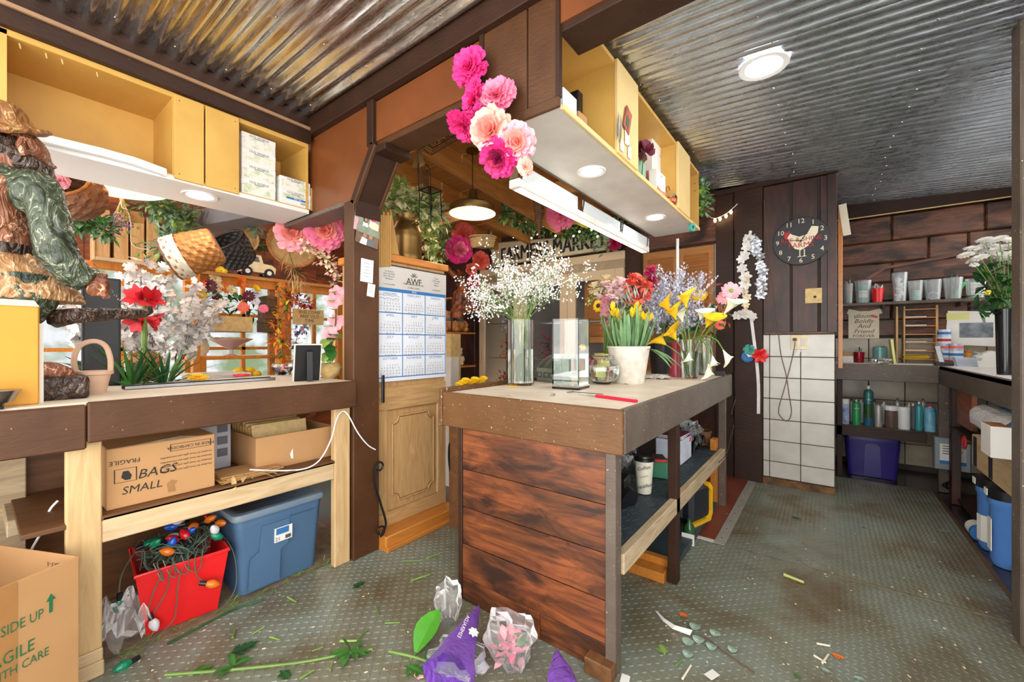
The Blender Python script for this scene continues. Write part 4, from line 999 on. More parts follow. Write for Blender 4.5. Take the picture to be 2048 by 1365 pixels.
# wrap sheet crumpled by the bin, litter
def crumple(name, label, cat, c, sx, sy, sz, mat, seed, n=12, rz=0, amp=.5, par=None):
    """a crumpled sheet: grid displaced by noise, with real height"""
    m = M(); vs = []; fs = []
    for i in range(n+1):
        for j in range(n+1):
            u, v = i/n-.5, j/n-.5; q = Vector((u*4+seed, v*4, seed*1.7))
            h = max(0, .25+mnoise.noise(q)*amp+mnoise.noise(q*2.7)*amp*.6+.55*(1-4*max(u*u, v*v)))
            vs.append((u*sx*(1+.3*mnoise.noise(q+Vector((9, 0, 0)))), v*sy*(1+.3*mnoise.noise(q+Vector((0, 9, 0)))), h*sz))
    for i in range(n):
        for j in range(n): a = i*(n+1)+j; fs.append((a, a+n+1, a+n+2, a+1))
    o = m.add(vs, fs).build(name, mat, par); o.location = c; o.rotation_euler = (0, 0, rz)
    if label: tag(o, label, cat)
    return o
crumple('cellophane_scrap', 'clear crinkled plastic sheet beside the red bin', 'plastic wrap', (-2.22, .36, .0), .14, .16, .22, 'wrap', 3.1)
# big carton bottom left
th = math.radians(25); crn = P(158, 1113, X=-1.93); e1 = Vector((math.sin(th), -math.cos(th), 0)); e2 = Vector((-math.cos(th), -math.sin(th), 0)); hz = crn.z
org = Vector((crn.x, crn.y, 0))+e1*.26+e2*.2
bc = thing('moving_carton', 'large open brown carton printed this side up in green, bottom left corner', 'cardboard box', org, th)
# local: x along -e2, y along -e1
for q in ((.194, .2, -.26, .26), (-.2, -.194, -.26, .26), (-.194, .194, .254, .26), (-.194, .194, -.26, -.254)): M().bx(*q, .006, hz, .0015).build('side', 'cardboard', bc)
M().bx(-.2, .2, -.26, .26, 0, .006).build('bottom', 'cardboard', bc)
M().bx(.2, .2012, .045, .115, .006, hz).build('tape_strip', pm('tape', '#ad7c4a', .25, var=.1), bc)
text('THIS SIDE UP', 'ink_green', bc, (.2025, .172, hz-.128), FX, .042, 'RIGHT', sx=.64); text('FRAGILE', 'ink_green', bc, (.2025, .152, hz-.208), FX, .05, 'RIGHT', sx=.7); text('HANDLE WITH CARE', 'ink_green', bc, (.2025, .185, hz-.252), FX, .036, 'RIGHT', sx=.7)
M().prism([(.185, hz-.137), (.193, hz-.137), (.193, hz-.10), (.2, hz-.10), (.189, hz-.08), (.178, hz-.10), (.185, hz-.10)], .2012, .2024, 'X').build('arrow_print', 'ink_green', bc)
text('EXT-1', 'ink', bc, (.10, .2525, hz-.035), face((1, 0, 0), (0, 0, 1)) @ tilt('Z', PI), .022)
o = crumple('packing_paper', 'grey packing paper inside the large open carton', 'paper', (org.x, org.y, .25), .3, .4, .12, 'ink_grey', 5.5, rz=th)
emit('globe', '#fff0d8', 60)
pm('peach_core', '#f8a99a', .65, scale=18, col2='#f28c80')
# ================================================================ plant and flower builders
def rv(z=0): return Vector((R.uniform(-1, 1), R.uniform(-1, 1), R.uniform(-1, 1)+z))
def foliage(name, label, cat, pts, n, spread, L, W, mats, stem='stem', group=None, bend=.4, hang=0, shape=.5, nseg=2, rs=.004):
    """leafy trail or bunch along a line of points"""
    pts = smooth([Vector(p) for p in pts], 4); o0 = pts[0].copy()
    t = thing(name, label, cat, o0, 0, group)
    M().tube([p-o0 for p in pts], rs, 5).build('stem', stem, t)
    for mi, mt in enumerate(mats):
        m = M()
        for i in range(n//len(mats)):
            p = pts[R.randrange(len(pts))]-o0; d = rv(-hang).normalized(); q = p+d*R.random()*spread
            m.leaf(q, (d+rv()*.5-Vector((0, 0, hang))), L*R.uniform(.6, 1.2), W*R.uniform(.7, 1.2), bend*R.uniform(-.3, 1), (R.uniform(-.3, .3), R.uniform(-.3, .3), 1), nseg, .2, 0, shape)
        tag(m.build('leaves', mt, t), kind='stuff')
    return t
def pom(label, c, r, mat, nrm=(1, -.6, .1), n=70, flat=.75, group=None, core=None, name='paper_pompom'):
    """ruffled tissue flower: rings of wavy petals opening around an axis"""
    t = thing(name, label, 'paper flower', c, 0, group); nrm = Vector(nrm).normalized(); x = nrm.orthogonal().normalized(); y = nrm.cross(x)
    def ring(m, rows):
        for q, (el, L, cnt) in enumerate(rows):
            for i in range(cnt):
                a = 2*PI*(i+R.random()*.5)/cnt; d = (x*math.cos(a)+y*math.sin(a))*math.cos(el)+nrm*math.sin(el)*flat; d += rv()*.08
                o = d*r*.12; W = r*.62; up = nrm
                sd = d.cross(up).normalized() if d.cross(up).length > .05 else x; k = len(m.v); vs = []; nn = 4; ph = R.random()*6
                for s_ in range(nn+1):
                    tt = s_/nn
                    for w_ in range(5):
                        ww = (w_-2)/2; wid = W*(.25+.75*tt**.7)*.5*(1-.25*abs(ww)*tt*tt)
                        vs.append(o+d*(L*tt*(1-.10*ww*ww))+sd*ww*wid+nrm*(math.sin(ww*5+ph+tt*3)*r*.07*tt)+rv()*(r*.03*tt))
                m.add(vs, [(s_*5+w_, s_*5+w_+1, s_*5+w_+6, s_*5+w_+5) for s_ in range(nn) for w_ in range(4)])
    m = M(); ring(m, [(-.25, r, 11), (.05, r, 12), (.35, r*.97, 11), (.65, r*.92, 9)]); m.build('outer_petals', mat, t, 2)
    m = M(); ring(m, [(.9, r*.85, 8), (1.15, r*.8, 6), (1.4, r*.75, 4)]); m.build('inner_petals', core or mat, t, 2)
    return t
def U(u, v, X=None, Y=None, Z=None): return P(u, v, X=X, Y=Y, Z=Z)
# ================================================================ paper pompoms
YF = 1.22
for i, (u, v, px, mt, core, lb, nr, fl) in enumerate([
    (938, 135, 36, 'hot_pink', None, 'hot pink tissue pompom, topmost of cluster on brown beam', (.2, -1, .0), .5),
    (948, 200, 34, 'hot_pink', None, 'hot pink tissue pompom directly under the topmost one', (-.3, -1, -.1), .5),
    (958, 238, 26, 'hot_pink', 'magenta', 'narrow hot pink tissue pompom behind the pale ones', (-.5, -1, -.3), .5),
    (994, 190, 36, 'pink', None, 'mid pink tissue pompom against brown siding board', (.4, -1, .2), .6),
    (962, 218, 22, 'light_pink', None, 'small pale pink pompom squeezed between hot pink ones', (-.2, -1, 0), .5),
    (982, 262, 42, 'peach', 'peach_core', 'large peach tissue peony with coral heart in cluster centre', (.25, -1, -.2), .8),
    (1033, 286, 36, 'light_pink', 'peach_core', 'round light pink tissue peony under cabinet corner', (.5, -1, -.4), .8),
    (997, 316, 36, 'hot_pink', 'magenta', 'magenta tissue pompom, lowest of cluster hanging below beam', (.1, -1, -.8), .6),
    (925, 252, 32, 'hot_pink', None, 'flattened hot pink pompom tucked under the beam', (-.2, -.6, -1), .5),
    (1050, 334, 17, 'peach', None, 'little peach pompom half hidden beside strip light', (0, -1, -.4), .5)]):
    p, k = A(u, v, Y=YF-.02*(i % 3)); pom(lb, p, px*k, mt, nr, core=core, flat=fl, group='tissue pompoms on the beam')
for u, v, px, mt, core, X, lb in [
    (589, 466, 34, 'light_pink', 'peach_core', -2.95, 'pale pink tissue pompom hanging under left cabinet, left of its twin'),
    (650, 462, 34, 'pink', 'peach_core', -2.75, 'pink tissue pompom hanging under left cabinet beside brown post'),
    (121, 362, 14, 'light_pink', None, -2.95, 'small pink pompom on the round brown basket'),
    (928, 470, 23, 'coral', None, -3.2, 'coral tissue pompom above the hot pink one behind pendant lamp'),
    (917, 500, 26, 'hot_pink', 'pink', -3.1, 'large hot pink tissue pompom left of hanging basket'),
    (962, 522, 17, 'coral', None, -3.4, 'coral tissue pompom right above small one by cooler corner'),
    (943, 539, 11, 'coral', None, -3.4, 'tiny coral tissue pompom in corner string'),
    (947, 563, 12, 'hot_pink', 'magenta', -3.4, 'tiny hot pink tissue pompom, lowest of corner string')]:
    p, k = A(u, v, X=X); pom(lb, p, px*k, mt, (1, -.5, -.1), core=core, group='tissue pompoms in the shop')
for u, v, px, mt, Y, lb in [(1122, 428, 30, 'pink', 3.25, 'pink tissue pompom behind yellow watering can'), (1205, 450, 12, 'magenta', 3.85, 'small magenta pompom right of yellow watering can'), (1228, 487, 14, 'magenta', 4.02, 'magenta pompom at right end of farmers sign')]:
    p, k = A(u, v, Y=Y); pom(lb, p, px*k, mt, (0, -1, 0), group='tissue pompoms in the shop')
# ================================================================ baskets
def weave(name, label, c, prof, matb, n=28, rot=None, handle=None, cat='basket', group=None, lip=None, sxy=(1, 1)):
    """woven basket: stakes and bands stand out as real relief on a turned body"""
    t = thing(name, label, cat, c, 0, group); rot = rot or Matrix()
    m = M(); k = len(prof); rows = 22; n = n*2 if n > 6 else n; pr = []
    L = [(Vector(prof[i+1])-Vector(prof[i])).length for i in range(k-1)]; T = sum(L)
    def at(s):
        s *= T
        for i in range(k-1):
            if s <= L[i] or i == k-2: return Vector(prof[i]).lerp(Vector(prof[i+1]), min(1, s/L[i]))
            s -= L[i]
    vs = []; fs = []
    for j in range(rows+1):
        r, z = at(j/rows)
        for i in range(n):
            a = 2*PI*i/n; rr = r+(.003 if (i//2+j//2) % 2 else -.0045); vs.append(rot @ Vector((rr*math.cos(a)*sxy[0], rr*math.sin(a)*sxy[1], z)))
    for j in range(rows):
        for i in range(n): i2 = (i+1) % n; fs.append((j*n+i, j*n+i2, (j+1)*n+i2, (j+1)*n+i))
    fs.append(tuple(range(n))[::-1]); m.add(vs, fs); m.build('woven_body', matb, t)
    r, z = prof[-1]; M().tube([rot @ Vector((r*math.cos(2*PI*i/20)*sxy[0], r*math.sin(2*PI*i/20)*sxy[1], z)) for i in range(20)], .008, 6, closed=True).build('rim', lip or matb, t)
    if handle: M().tube([rot @ Vector((0, r*math.cos(PI*i/10)*sxy[1], z+handle*math.sin(PI*i/10))) for i in range(11)], .008, 6).build('handle', lip or matb, t)
    return t
p, k = A(150, 395, X=-3.3); weave('round_basket', 'round brown vine basket hanging below left cabinet', p, [(.03, -.1), (.1, -.08), (.145, .0), (.14, .07), (.10, .1)], 'wicker_brown', 26, Matrix.Rotation(.9, 4, 'Y') @ Matrix.Rotation(.5, 4, 'X'), lip='wicker')
p, k = A(388, 505, X=-3.0); BT = Vector((-.4, -.8, -.42)).to_track_quat('Z', 'Y').to_matrix().to_4x4()
t = weave('tilted_basket', 'tilted splint basket, honey and white weave, hanging above service counter', p, [(.09, -.13), (.11, -.12), (.125, 0), (.13, .1), (.128, .12)], 'wicker', 26, BT, handle=None, lip='wicker_brown', sxy=(1.1, .95))
mtx = BT; m = M(); nn = 52; vs = []
for j in range(9):
    z = .045+.009*j; r = .1305
    for i in range(nn): a = 2*PI*i/nn; rr = r+(.004 if (i//2+j//2) % 2 else .001); vs.append(mtx @ Vector((rr*math.cos(a)*1.1, rr*math.sin(a)*.95, z)))
m.add(vs, [(j*nn+i, j*nn+(i+1) % nn, (j+1)*nn+(i+1) % nn, (j+1)*nn+i) for j in range(8) for i in range(nn)]).build('white_band', 'wicker_white', t)
p, k = A(468, 505, X=-3.35); weave('black_basket', 'black woven basket half hidden behind tilted splint basket', p, [(.08, -.1), (.11, -.08), (.13, .05), (.125, .1)], 'wicker_black', 28, Matrix.Rotation(.75, 4, 'X') @ Matrix.Rotation(.3, 4, 'Y'))
p, k = A(483, 478, X=-3.7); weave('striped_lid', 'tan woven basket lid behind black basket', p, [(.02, 0), (.1, .015), (.11, .03)], 'wicker_pale', 24, Matrix.Rotation(PI/2, 4, 'Y'))
p, k = A(583, 495, X=-3.3); weave('wicker_tray', 'round shallow wicker tray hanging with dried flowers', p, [(.01, -.02), (.14, -.015), (.165, .02), (.175, .05)], 'wicker_pale', 34, Matrix.Rotation(PI/2-.2, 4, 'Y') @ Matrix.Rotation(.2, 4, 'X'), lip='wicker')
p, k = A(965, 486, X=-2.9); t = weave('hanging_rect_basket', 'pale rectangular woven basket hanging below pendant lamp', p, [(.085, -.05), (.095, -.04), (.115, .06)], 'wicker_pale', 4, Matrix.Rotation(.6, 4, 'Z'), None, sxy=(1.25, .8), lip='wicker_pale')
M().bx(-.02, .02, -.02, .02, -.02, .16, .003, Matrix.Translation((.02, .06, .0)) @ Matrix.Rotation(-.25, 4, 'X')).build('hanging_bar', 'steel', t)
M().cb((.05, .05, -.005), (.004, .05, .03), (0, 0, .6)).build('tag_plate', 'wicker_pale', t)
# crate on the far wall
p, k = A(262, 470, X=-4.58); t = thing('slatted_crate', 'pale wooden slatted crate hung on red board wall', 'crate', p)
for y in (-.165, -.055, .045, .145): M().bx(-.1, .0, y-.045, y+.04, -.21, .17, .003).build('slat', 'pine', t)
M().bx(-.12, .012, -.225, -.21, -.24, .21, .003).build('side', 'lumber_z', t); M().bx(-.12, .012, -.21, .2, -.24, -.21, .003).build('bottom', 'lumber_y', t)
# toy truck on shelf
xs = -4.05; a, b = P(450, 548, X=xs), P(600, 562, X=xs)
t = thing('display_ledge', 'wooden ledge along far window holding the toy truck', 'shelf', (xs, (a.y+b.y)/2, a.z)); M().bx(-.3, .06, -.6, .6, -.03, 0, .003).build('board', 'rafter', t)
M().bx(.0, .03, -.6, .6, -.10, -.03, .003).build('fascia', 'orange_frame', t)
p = P(512, 547, X=xs); t = thing('toy_truck', 'cream toy pickup truck with black tyres on the ledge', 'toy truck', (xs, p.y, a.z+.0), 0)
M().prism([(-.13, .04), (.14, .04), (.145, .09), (.11, .115), (.04, .12), (.02, .19), (-.06, .19), (-.075, .12), (-.13, .12)], -.055, .055, 'X').build('body', 'cream_petal', t)
M().prism([(-.05, .13), (.01, .13), (-.002, .175), (-.045, .175)], .054, .057, 'X').build('window', 'ink_grey', t)
for y in (-.09, .085):
    for x in (.05, -.05):
        w_ = M().cyl((x-.016, y, .04), (x+.016, y, .04), .04, None, 16).build('wheel', 'black_plastic', t); M().cyl((x+.012, y, .04), (x+.019, y, .04), .02, None, 12).build('hubcap', 'white_plastic', w_)
t = thing('steel_duct', 'grey square duct crossing under left cabinet end', 'duct', P(435, 440, X=-3.6)); M().bx(-.35, .5, -.09, .09, -.06, .06, .004, Matrix.Rotation(.25, 4, 'Z')).build('duct_body', pm('duct_grey', '#6f7178', .45, var=.2), t)
# large white pendant behind the cabinet
def pendant(label, c, r, bronze=True, zc_=2.6, bulb_on=True):
    t = thing('pendant_lamp', label, 'pendant lamp', c)
    M().lathe([(r*.99, .0), (r, .004), (r*.985, r*.28), (r*.9, r*.36), (r*.5, r*.5), (r*.24, r*.56), (r*.2, r*.95), (r*.1, r*1.05), (0, r*1.06)], 30, None, False, False).build('shade', 'bronze' if bronze else 'white_plastic', t, True)
    M().lathe([(r*.985, .001), (r*.97, r*.27), (r*.88, r*.34), (r*.45, r*.48), (0, r*.5)], 30, None, False, False).build('shade_lining', pm('enamel', '#f4ead8', .4, var=.02), t, True)
    M().cyl((0, 0, r*1.04), (0, 0, zc_-c[2]), .004, None, 6).build('cord', 'black_plastic', t)
    M().lathe([(.05, 0), (.045, .02), (0, .025)], 16, Matrix.Translation((0, 0, zc_-c[2]-.02))).build('ceiling_canopy', 'bronze', t)
    M().ball((0, 0, r*.3), .03, 12, 8).build('light_bulb', 'bulb_warm', t, True); return t
p, k = A(945, 428, X=-2.2); pendant('bronze barn pendant lamp glowing over shop behind island', p, 47*k, True, zs(0, p.y))
p, k = A(225, 372, X=-3.3); pendant('wide white pendant shade behind left cabinet underside', p, 88*k, False, zs(0, p.y))
for x, y, l in ((-3.3, 1.9, 'behind brown spandrel panel'), (-3.6, .3, 'behind left yellow cabinet, unseen and added to brighten the shop')):  # the globe behind the cabinet is an unseen extra that brightens the shop
    t = thing('globe_lamp', 'frosted globe lamp on shop roof '+l, 'lamp', (x, y, zs(0, y))); M().lathe([(.05, 0), (.05, -.03), (.03, -.05)], 16).build('lamp_base', 'bronze', t); M().ball((0, 0, -.13), .09, 16, 10).build('globe', 'globe', t, True)
# ================================================================ left window plants
def spray(name, label, base, n, h, blossom, nb, br, stemm='stem_brown', spread=.5, lean=(0, 0, 0), pet=5, cat='blossom branch', group=None):
    base = Vector(base); t = thing(name, label, cat, base, 0, group); st = M(); bl = M()
    for i in range(n):
        d = Vector((R.uniform(-1, 1)*spread, R.uniform(-1, 1)*spread, 1))+Vector(lean); path = []; p = Vector((0, 0, 0))
        for s_ in range(6): path.append(p.copy()); p = p+d*(h/5)+rv()*.02; d = d+rv()*.12
        st.tube(path, .003, 4, .0015)
        for j in range(nb):
            s_ = R.uniform(1.2, 5); a = path[int(min(s_, 4))].lerp(path[min(5, int(s_)+1)], s_ % 1)+rv()*h*.07
            nr = rv(.3).normalized(); x = nr.orthogonal().normalized(); y = nr.cross(x); rr = br*R.uniform(.7, 1.2)
            for q in range(pet):
                an = 2*PI*q/pet; dd = x*math.cos(an)+y*math.sin(an); bl.leaf(a, dd+nr*.35, rr, rr*.8, .1, nr, 2, .1, .45, .7)
    st.build('stems', stemm, t); tag(bl.build('blossoms', blossom, t), kind='stuff'); return t
zcnt = .4
spray('white_blossom_branch', 'bushy white silk blossom branches behind the red amaryllis', U(300, 760, X=-3.3), 12, .62, 'white_petal', 36, .03, spread=.32, group='white blossom branches')
spray('white_blossom_branch', 'white silk blossom branch arching right of amaryllis toward the flower box', U(350, 740, X=-3.5), 10, .5, 'white_petal', 36, .03, spread=.3, lean=(0, .35, 0), group='white blossom branches')
spray('white_blossom_branch', 'low white silk blossom branch behind the statue plank', U(190, 740, X=-3.3), 10, .36, 'white_petal', 32, .03, spread=.7, group='white blossom branches')
# amaryllis
p = U(288, 725, X=-2.95); t = thing('potted_amaryllis', 'red amaryllis with tied moss in terracotta pot', 'potted plant', (p.x, p.y, p.z-.1))
M().lathe([(.05, 0), (.07, .10), (.078, .10), (.08, .13), (.07, .13), (.06, .11), (0, .11)], 20, None, True, False).build('pot', 'terracotta', t, True)
M().cyl((0, 0, .1), (.01, .0, .46), .014, .012, 8).build('stem', 'stem', t)
mo = M()
for i in range(70): mo.leaf((R.uniform(-.06, .06), R.uniform(-.06, .06), .125), rv(.8), .05, .012, .5)
tag(mo.build('moss', 'wicker_pale', t), kind='stuff')
for d in ((.4, .8, .3), (.5, -.8, .3), (1, .1, .1), (.2, .9, -.3), (.3, -.7, -.4)):
    m = M(); dv = Vector(d).normalized(); x = dv.orthogonal().normalized(); y = dv.cross(x); o = Vector((.01, 0, .44 if d[2] > 0 else .34))
    for i in range(6): a = 2*PI*i/6; m.leaf(o, dv+(x*math.cos(a)+y*math.sin(a))*.45, .09, .055, .3, dv, 4, .1, .1, .6)
    m.build('flower', 'red_petal', t)
for i in range(4): M().leaf((0, 0, .12 if i % 2 else .30), (R.uniform(0, 1), R.uniform(-1, 1), .5), .11, .05, .5).build('ribbon_leaf', 'stem_brown', t)
def blades(name, label, c, n, L, W, mat, up=1.0, cat='potted plant', pot=None, bend=.4, group=None, r0=.02):
    t = thing(name, label, cat, c, 0, group)
    if pot: M().lathe([(pot*.7, 0), (pot, pot*1.3), (pot*1.08, pot*1.3), (pot*1.08, pot*1.5), (pot*.95, pot*1.5), (pot*.9, pot*1.35), (0, pot*1.35)], 18, None, True, False).build('pot', 'black_plastic', t, True)
    z0 = pot*1.3 if pot else 0; me = {}
    for i in range(n):
        a = R.uniform(0, 2*PI); el = R.uniform(.25, 1.4); d = Vector((math.cos(a)*math.cos(el), math.sin(a)*math.cos(el), math.sin(el)*up))
        M().leaf((math.cos(a)*r0, math.sin(a)*r0, z0), d, L*R.uniform(.7, 1.1), W, bend*R.uniform(.2, 1), (0, 0, 1), 5, .25, 0, .35).build('leaf', mat if i % 3 else 'leaf', t)
    return t
for u, v, lb in ((263, 772, 'spiky dracaena plant at counter back, left of its twin'), (330, 765, 'spiky dracaena plant at counter back, right of its twin')):
    p = U(u, v, X=-2.78); blades('dracaena', lb, (p.x, p.y, p.z-.08), 34, .27, .017, 'leaf_dark', pot=.05, group='dracaena plants')
p = U(200, 770, X=-2.85); blades('broadleaf_plant', 'broad glossy green leaves behind terracotta basket', (p.x, p.y, p.z-.05), 14, .2, .07, 'leaf_dark', pot=.05, bend=.7)
# greenery
G = lambda *a: [U(u, v, X=x) for u, v, x in a]
foliage('hanging_greenery', 'grey green silk foliage left of slatted crate', 'greenery', G((140, 440, -3.9), (180, 445, -3.9), (210, 460, -3.9)), 320, .08, .06, .03, ['leaf_grey', 'leaf'], group='hanging greenery in the shop')
foliage('hanging_greenery', 'pale green silk foliage cascading right of slatted crate', 'greenery', G((300, 405, -3.6), (340, 420, -3.6), (370, 440, -3.6), (350, 470, -3.6), (325, 500, -3.6)), 700, .10, .06, .03, ['leaf_grey', 'leaf_grey', 'leaf_light'], group='hanging greenery in the shop')
foliage('hanging_greenery', 'thin grey green trail hanging under cabinet right of duct', 'greenery', G((490, 430, -3.4), (505, 445, -3.4), (512, 458, -3.4)), 90, .05, .05, .025, ['leaf_grey'], group='hanging greenery in the shop')
foliage('hanging_greenery', 'dark fern behind the toy truck cab', 'greenery', G((490, 480, -4.6), (510, 490, -4.6), (535, 490, -4.6)), 120, .08, .06, .02, ['leaf_dark'], group='hanging greenery in the shop')
foliage('vine_trail', 'curly pale vine dangling over the slatted crate', 'dried vine', G((228, 195, -3.9), (240, 395, -3.9), (255, 420, -3.9), (262, 450, -3.9), (265, 490, -3.9), (300, 500, -3.9)), 26, .04, .04, .035, ['leaf_light'], 'wicker_white')
p, k = A(245, 432, X=-3.95); t = thing('lavender_bundle', 'dried lavender bunch with brown tag hanging by crate', 'dried flowers', p); m = M()
for i in range(24): m.tube([(0, 0, .14), rv()*.03+Vector((0, 0, 0)), rv()*.06+Vector((0, 0, -.06))], .003, 4)
m.build('stalks', 'wicker_pale', t); m = M()
for i in range(60): m.ball(rv()*.05+Vector((0, 0, -.05)), .008, 5, 3)
tag(m.build('flower_spikes', 'mauve', t), kind='stuff'); M().cb((.04, .07, 0), (.003, .07, .08), (.1, 0, .1)).build('paper_tag', 'kraft', t)
# cream silk flowers, dried flowers
foliage('cream_silk_flowers', 'cream silk blossom garland below pink pompoms beside post', 'silk flowers', G((610, 490, -2.9), (640, 510, -2.8), (665, 530, -2.7), (675, 560, -2.7)), 160, .06, .035, .03, ['cream_petal', 'cream_petal', 'light_pink'])
foliage('dried_grass_bunch', 'dried tan grasses hanging below wicker tray', 'dried flowers', G((575, 495, -3.24), (590, 540, -3.24), (600, 560, -3.3)), 70, .08, .1, .008, ['wicker_pale'], hang=.6)
# orchid by the post
p = U(660, 765, X=-2.3); t = thing('silk_magnolia', 'pink silk magnolia with green leaves in round tan bowl beside post', 'potted plant', (p.x, p.y, ZC))
M().lathe([(.03, 0), (.06, .03), (.068, .06), (.05, .09), (.045, .09), (.06, .06), (0, .05)], 18, None, True, False).build('bowl', 'wicker_pale', t, True)
m = M(); m.tube(smooth([Vector(q) for q in ((0, 0, .06), (.0, .01, .2), (.01, .03, .34), (0, .03, .5))]), .004, 6); m.build('stem', 'stem_brown', t)
for i in range(9): M().leaf((0, 0, .09+.02*i), (R.uniform(-.2, 1), R.uniform(-1, .2), R.uniform(-.2, .7)), .13, .065, .5, n=4).build('leaf', ['leaf', 'leaf_light'][i % 2], t)
for z, y in ((.26, .0), (.33, .04), (.45, .02), (.50, .05)):
    m = M(); dv = Vector((.8, -.4, .2)).normalized(); x = dv.orthogonal().normalized(); yy = dv.cross(x)
    for i in range(6): a = 2*PI*i/6; m.leaf((0, y, z), dv*.5+(x*math.cos(a)+yy*math.sin(a)), .05, .04, .3, dv, 3, .15, .2, .6)
    m.build('flower', 'light_pink', t)
for i in range(6): M().leaf((0, .02, .3+.05*i), (R.uniform(-.2, 1), R.uniform(-1, 0), .3), .06, .05, .4).build('leaf', 'leaf_light', t)
# ================================================================ display in front of the far window
XD = -3.95
z0 = P(470, 712, X=XD).z
t = thing('display_shelf', 'orange wood display shelf in front of far windows', 'shelf', (XD, 1.5, 0))
y0, y1 = P(385, 700, X=XD).y-1.5, P(570, 700, X=XD).y-1.5
M().bx(-.25, .0, y0, y1, z0-.03, z0, .003).build('shelf_board', 'orange_frame', t)
z1 = P(470, 664, X=XD).z; M().bx(-.25, .0, y0, y1, z1-.008, z1, .001).build('glass_shelf', 'pane', t)
M().bx(-.25, .0, y0, y1, .42, .45, .003).build('shelf_board', 'orange_frame', t)
for y in (y0, y1-.05): M().bx(-.05, .01, y, y+.05, 0, 1.75, .003).build('upright', 'orange_frame', t); M().bx(-.25, -.2, y, y+.05, 0, 1.75, .003).build('upright', 'orange_frame', t)
def arrangement(name, label, c, box, cols, n, r, h, cat='flower arrangement', fr=.05):
    t = thing(name, label, cat, c)
    M().bx(-box[0], box[0], -box[1], box[1], 0, box[2], .003).build('planter', box[3], t)
    for mt in ('leaf', 'leaf_dark'):
        m = M()
        for i in range(45): m.leaf((R.uniform(-box[0], box[0]), R.uniform(-r, r)*.8, box[2]+R.uniform(0, h*.5)), rv(.4), .09, .035, .4)
        tag(m.build('leaves', mt, t), kind='stuff')
    for i in range(n):
        y = R.uniform(-r, r); z = box[2]+h*(.15+.85*R.random()*(1-abs(y)/r*.6)); a, b = M(), M()
        daisy(a, b, (box[0]*.7+R.uniform(-.02, .06), y, z), (1, R.uniform(-.6, .4), R.uniform(-.1, .6)), fr*R.uniform(.7, 1.1), 12, fr*.42, .35, 3, .2)
        f = a.build('flower', cols[i % len(cols)], t); b.build('flower_centre', 'leaf_light', f)
    return t
p = U(470, 664, X=XD+.08); arrangement('flower_box', 'wooden box of mixed bright silk flowers on glass shelf', (XD-.12, p.y, z1), (.1, .17, .13, 'wicker_pale'), ['orange_petal', 'pink', 'yellow_petal', 'burgundy', 'lilac', 'cream_petal', 'coral', 'orange_petal'], 22, .26, .42)
# pedestal bowl
p = U(472, 705, X=XD); t = thing('pedestal_bowl', 'scalloped pink glass pedestal bowl of yellow flowers', 'bowl', (XD-.1, p.y, z0))
M().lathe([(.06, 0), (.05, .008), (.015, .02), (.015, .05), (.08, .09), (.16, .14), (.155, .145), (.07, .1), (0, .09)], 24, None, True, False, wob=.04).build('bowl', film('pink_glass', '#e8c8c0', .55, .1), t, True)
for i in range(5): a, b = M(), M(); daisy(a, b, (.03*i-.06, .04*i-.08, .14), (.3, 0, 1), .04, 12, .016, .2, 2); a.build('flower', 'yellow_petal', t)
p = U(405, 700, X=XD); t = thing('painted_shell_plate', 'round cream painted plate standing at shelf left end', 'plate', (XD-.1, p.y, z0+.07)); M().lathe([(0, 0), (.06, .004), (.075, .012), (.07, .014), (0, .008)], 24, Matrix.Rotation(PI/2-.2, 4, 'Y'), False, False).build('plate_disc', 'cream_petal', t, True)
# trunks
for i, (u, v, w_, h_) in enumerate(((545, 660, .13, .12), (546, 632, .115, .11), (547, 605, .1, .1))):
    p = U(545, 664, X=-3.7); zz_ = z1+[0, .121, .232][i]
    t = thing('keepsake_chest', ['brown keepsake chest, bottom of stack of three', 'brown keepsake chest with latch, middle of stack of three', 'tan keepsake chest, top of stack of three'][i], 'chest', (-4.08, p.y+.12, zz_), 0, 'stacked chests')
    M().bx(-.08, .08, -w_/2, w_/2, 0, h_*.66, .003).build('chest_body', 'ply_dark' if i < 2 else 'stem_brown', t); M().bx(-.082, .082, -w_/2-.002, w_/2+.002, h_*.66, h_, .008).build('lid', 'stem_brown', t); M().cb((.084, 0, h_*.6), (.004, .02, .03)).build('latch', 'bronze', t)
# welcome sign
p, k = A(618, 634, X=-3.9); t = thing('welcome_sign', 'small wooden sign reading welcome any old time', 'sign', p); M().bx(-.01, .01, -.15, .14, -.075, .07, .003).build('board', 'wicker_pale', t)
for s_, z in (('WELCOME', .04), ('ANY OLD', 0), ('TIME', -.04)): text(s_, 'ink', t, (.012, 0, z), FX, .042)
a = U(575, 655, X=-3.85)
foliage('mum_garland', 'garland of yellow, orange and red mums with ribbon hanging by window post', 'silk flowers', G((560, 590, -3.8), (580, 600, -3.8), (560, 640, -3.8), (558, 670, -3.8), (565, 700, -3.8), (566, 740, -3.8)), 260, .09, .06, .028, ['yellow_petal', 'orange_petal', 'coral', 'leaf'])
foliage('mum_garland', 'red and orange mum swag along window frame top', 'silk flowers', G((568, 585, -4.3), (590, 600, -4.3), (620, 607, -4.3)), 160, .07, .06, .03, ['red_petal', 'orange_petal', 'pink'])
tag(M().cb(U(567, 735, X=-3.75), (.01, .05, .16), (0, 0, .2), .003).build('orange_ribbon', 'orange_petal'), 'wide orange ribbon tail hanging from mum garland', 'ribbon')
p = U(612, 725, X=-2.72); blades('grass_plant', 'bright green grassy plant behind the photo frame', (p.x, p.y, ZC), 40, .14, .016, 'leaf_light', pot=.06)
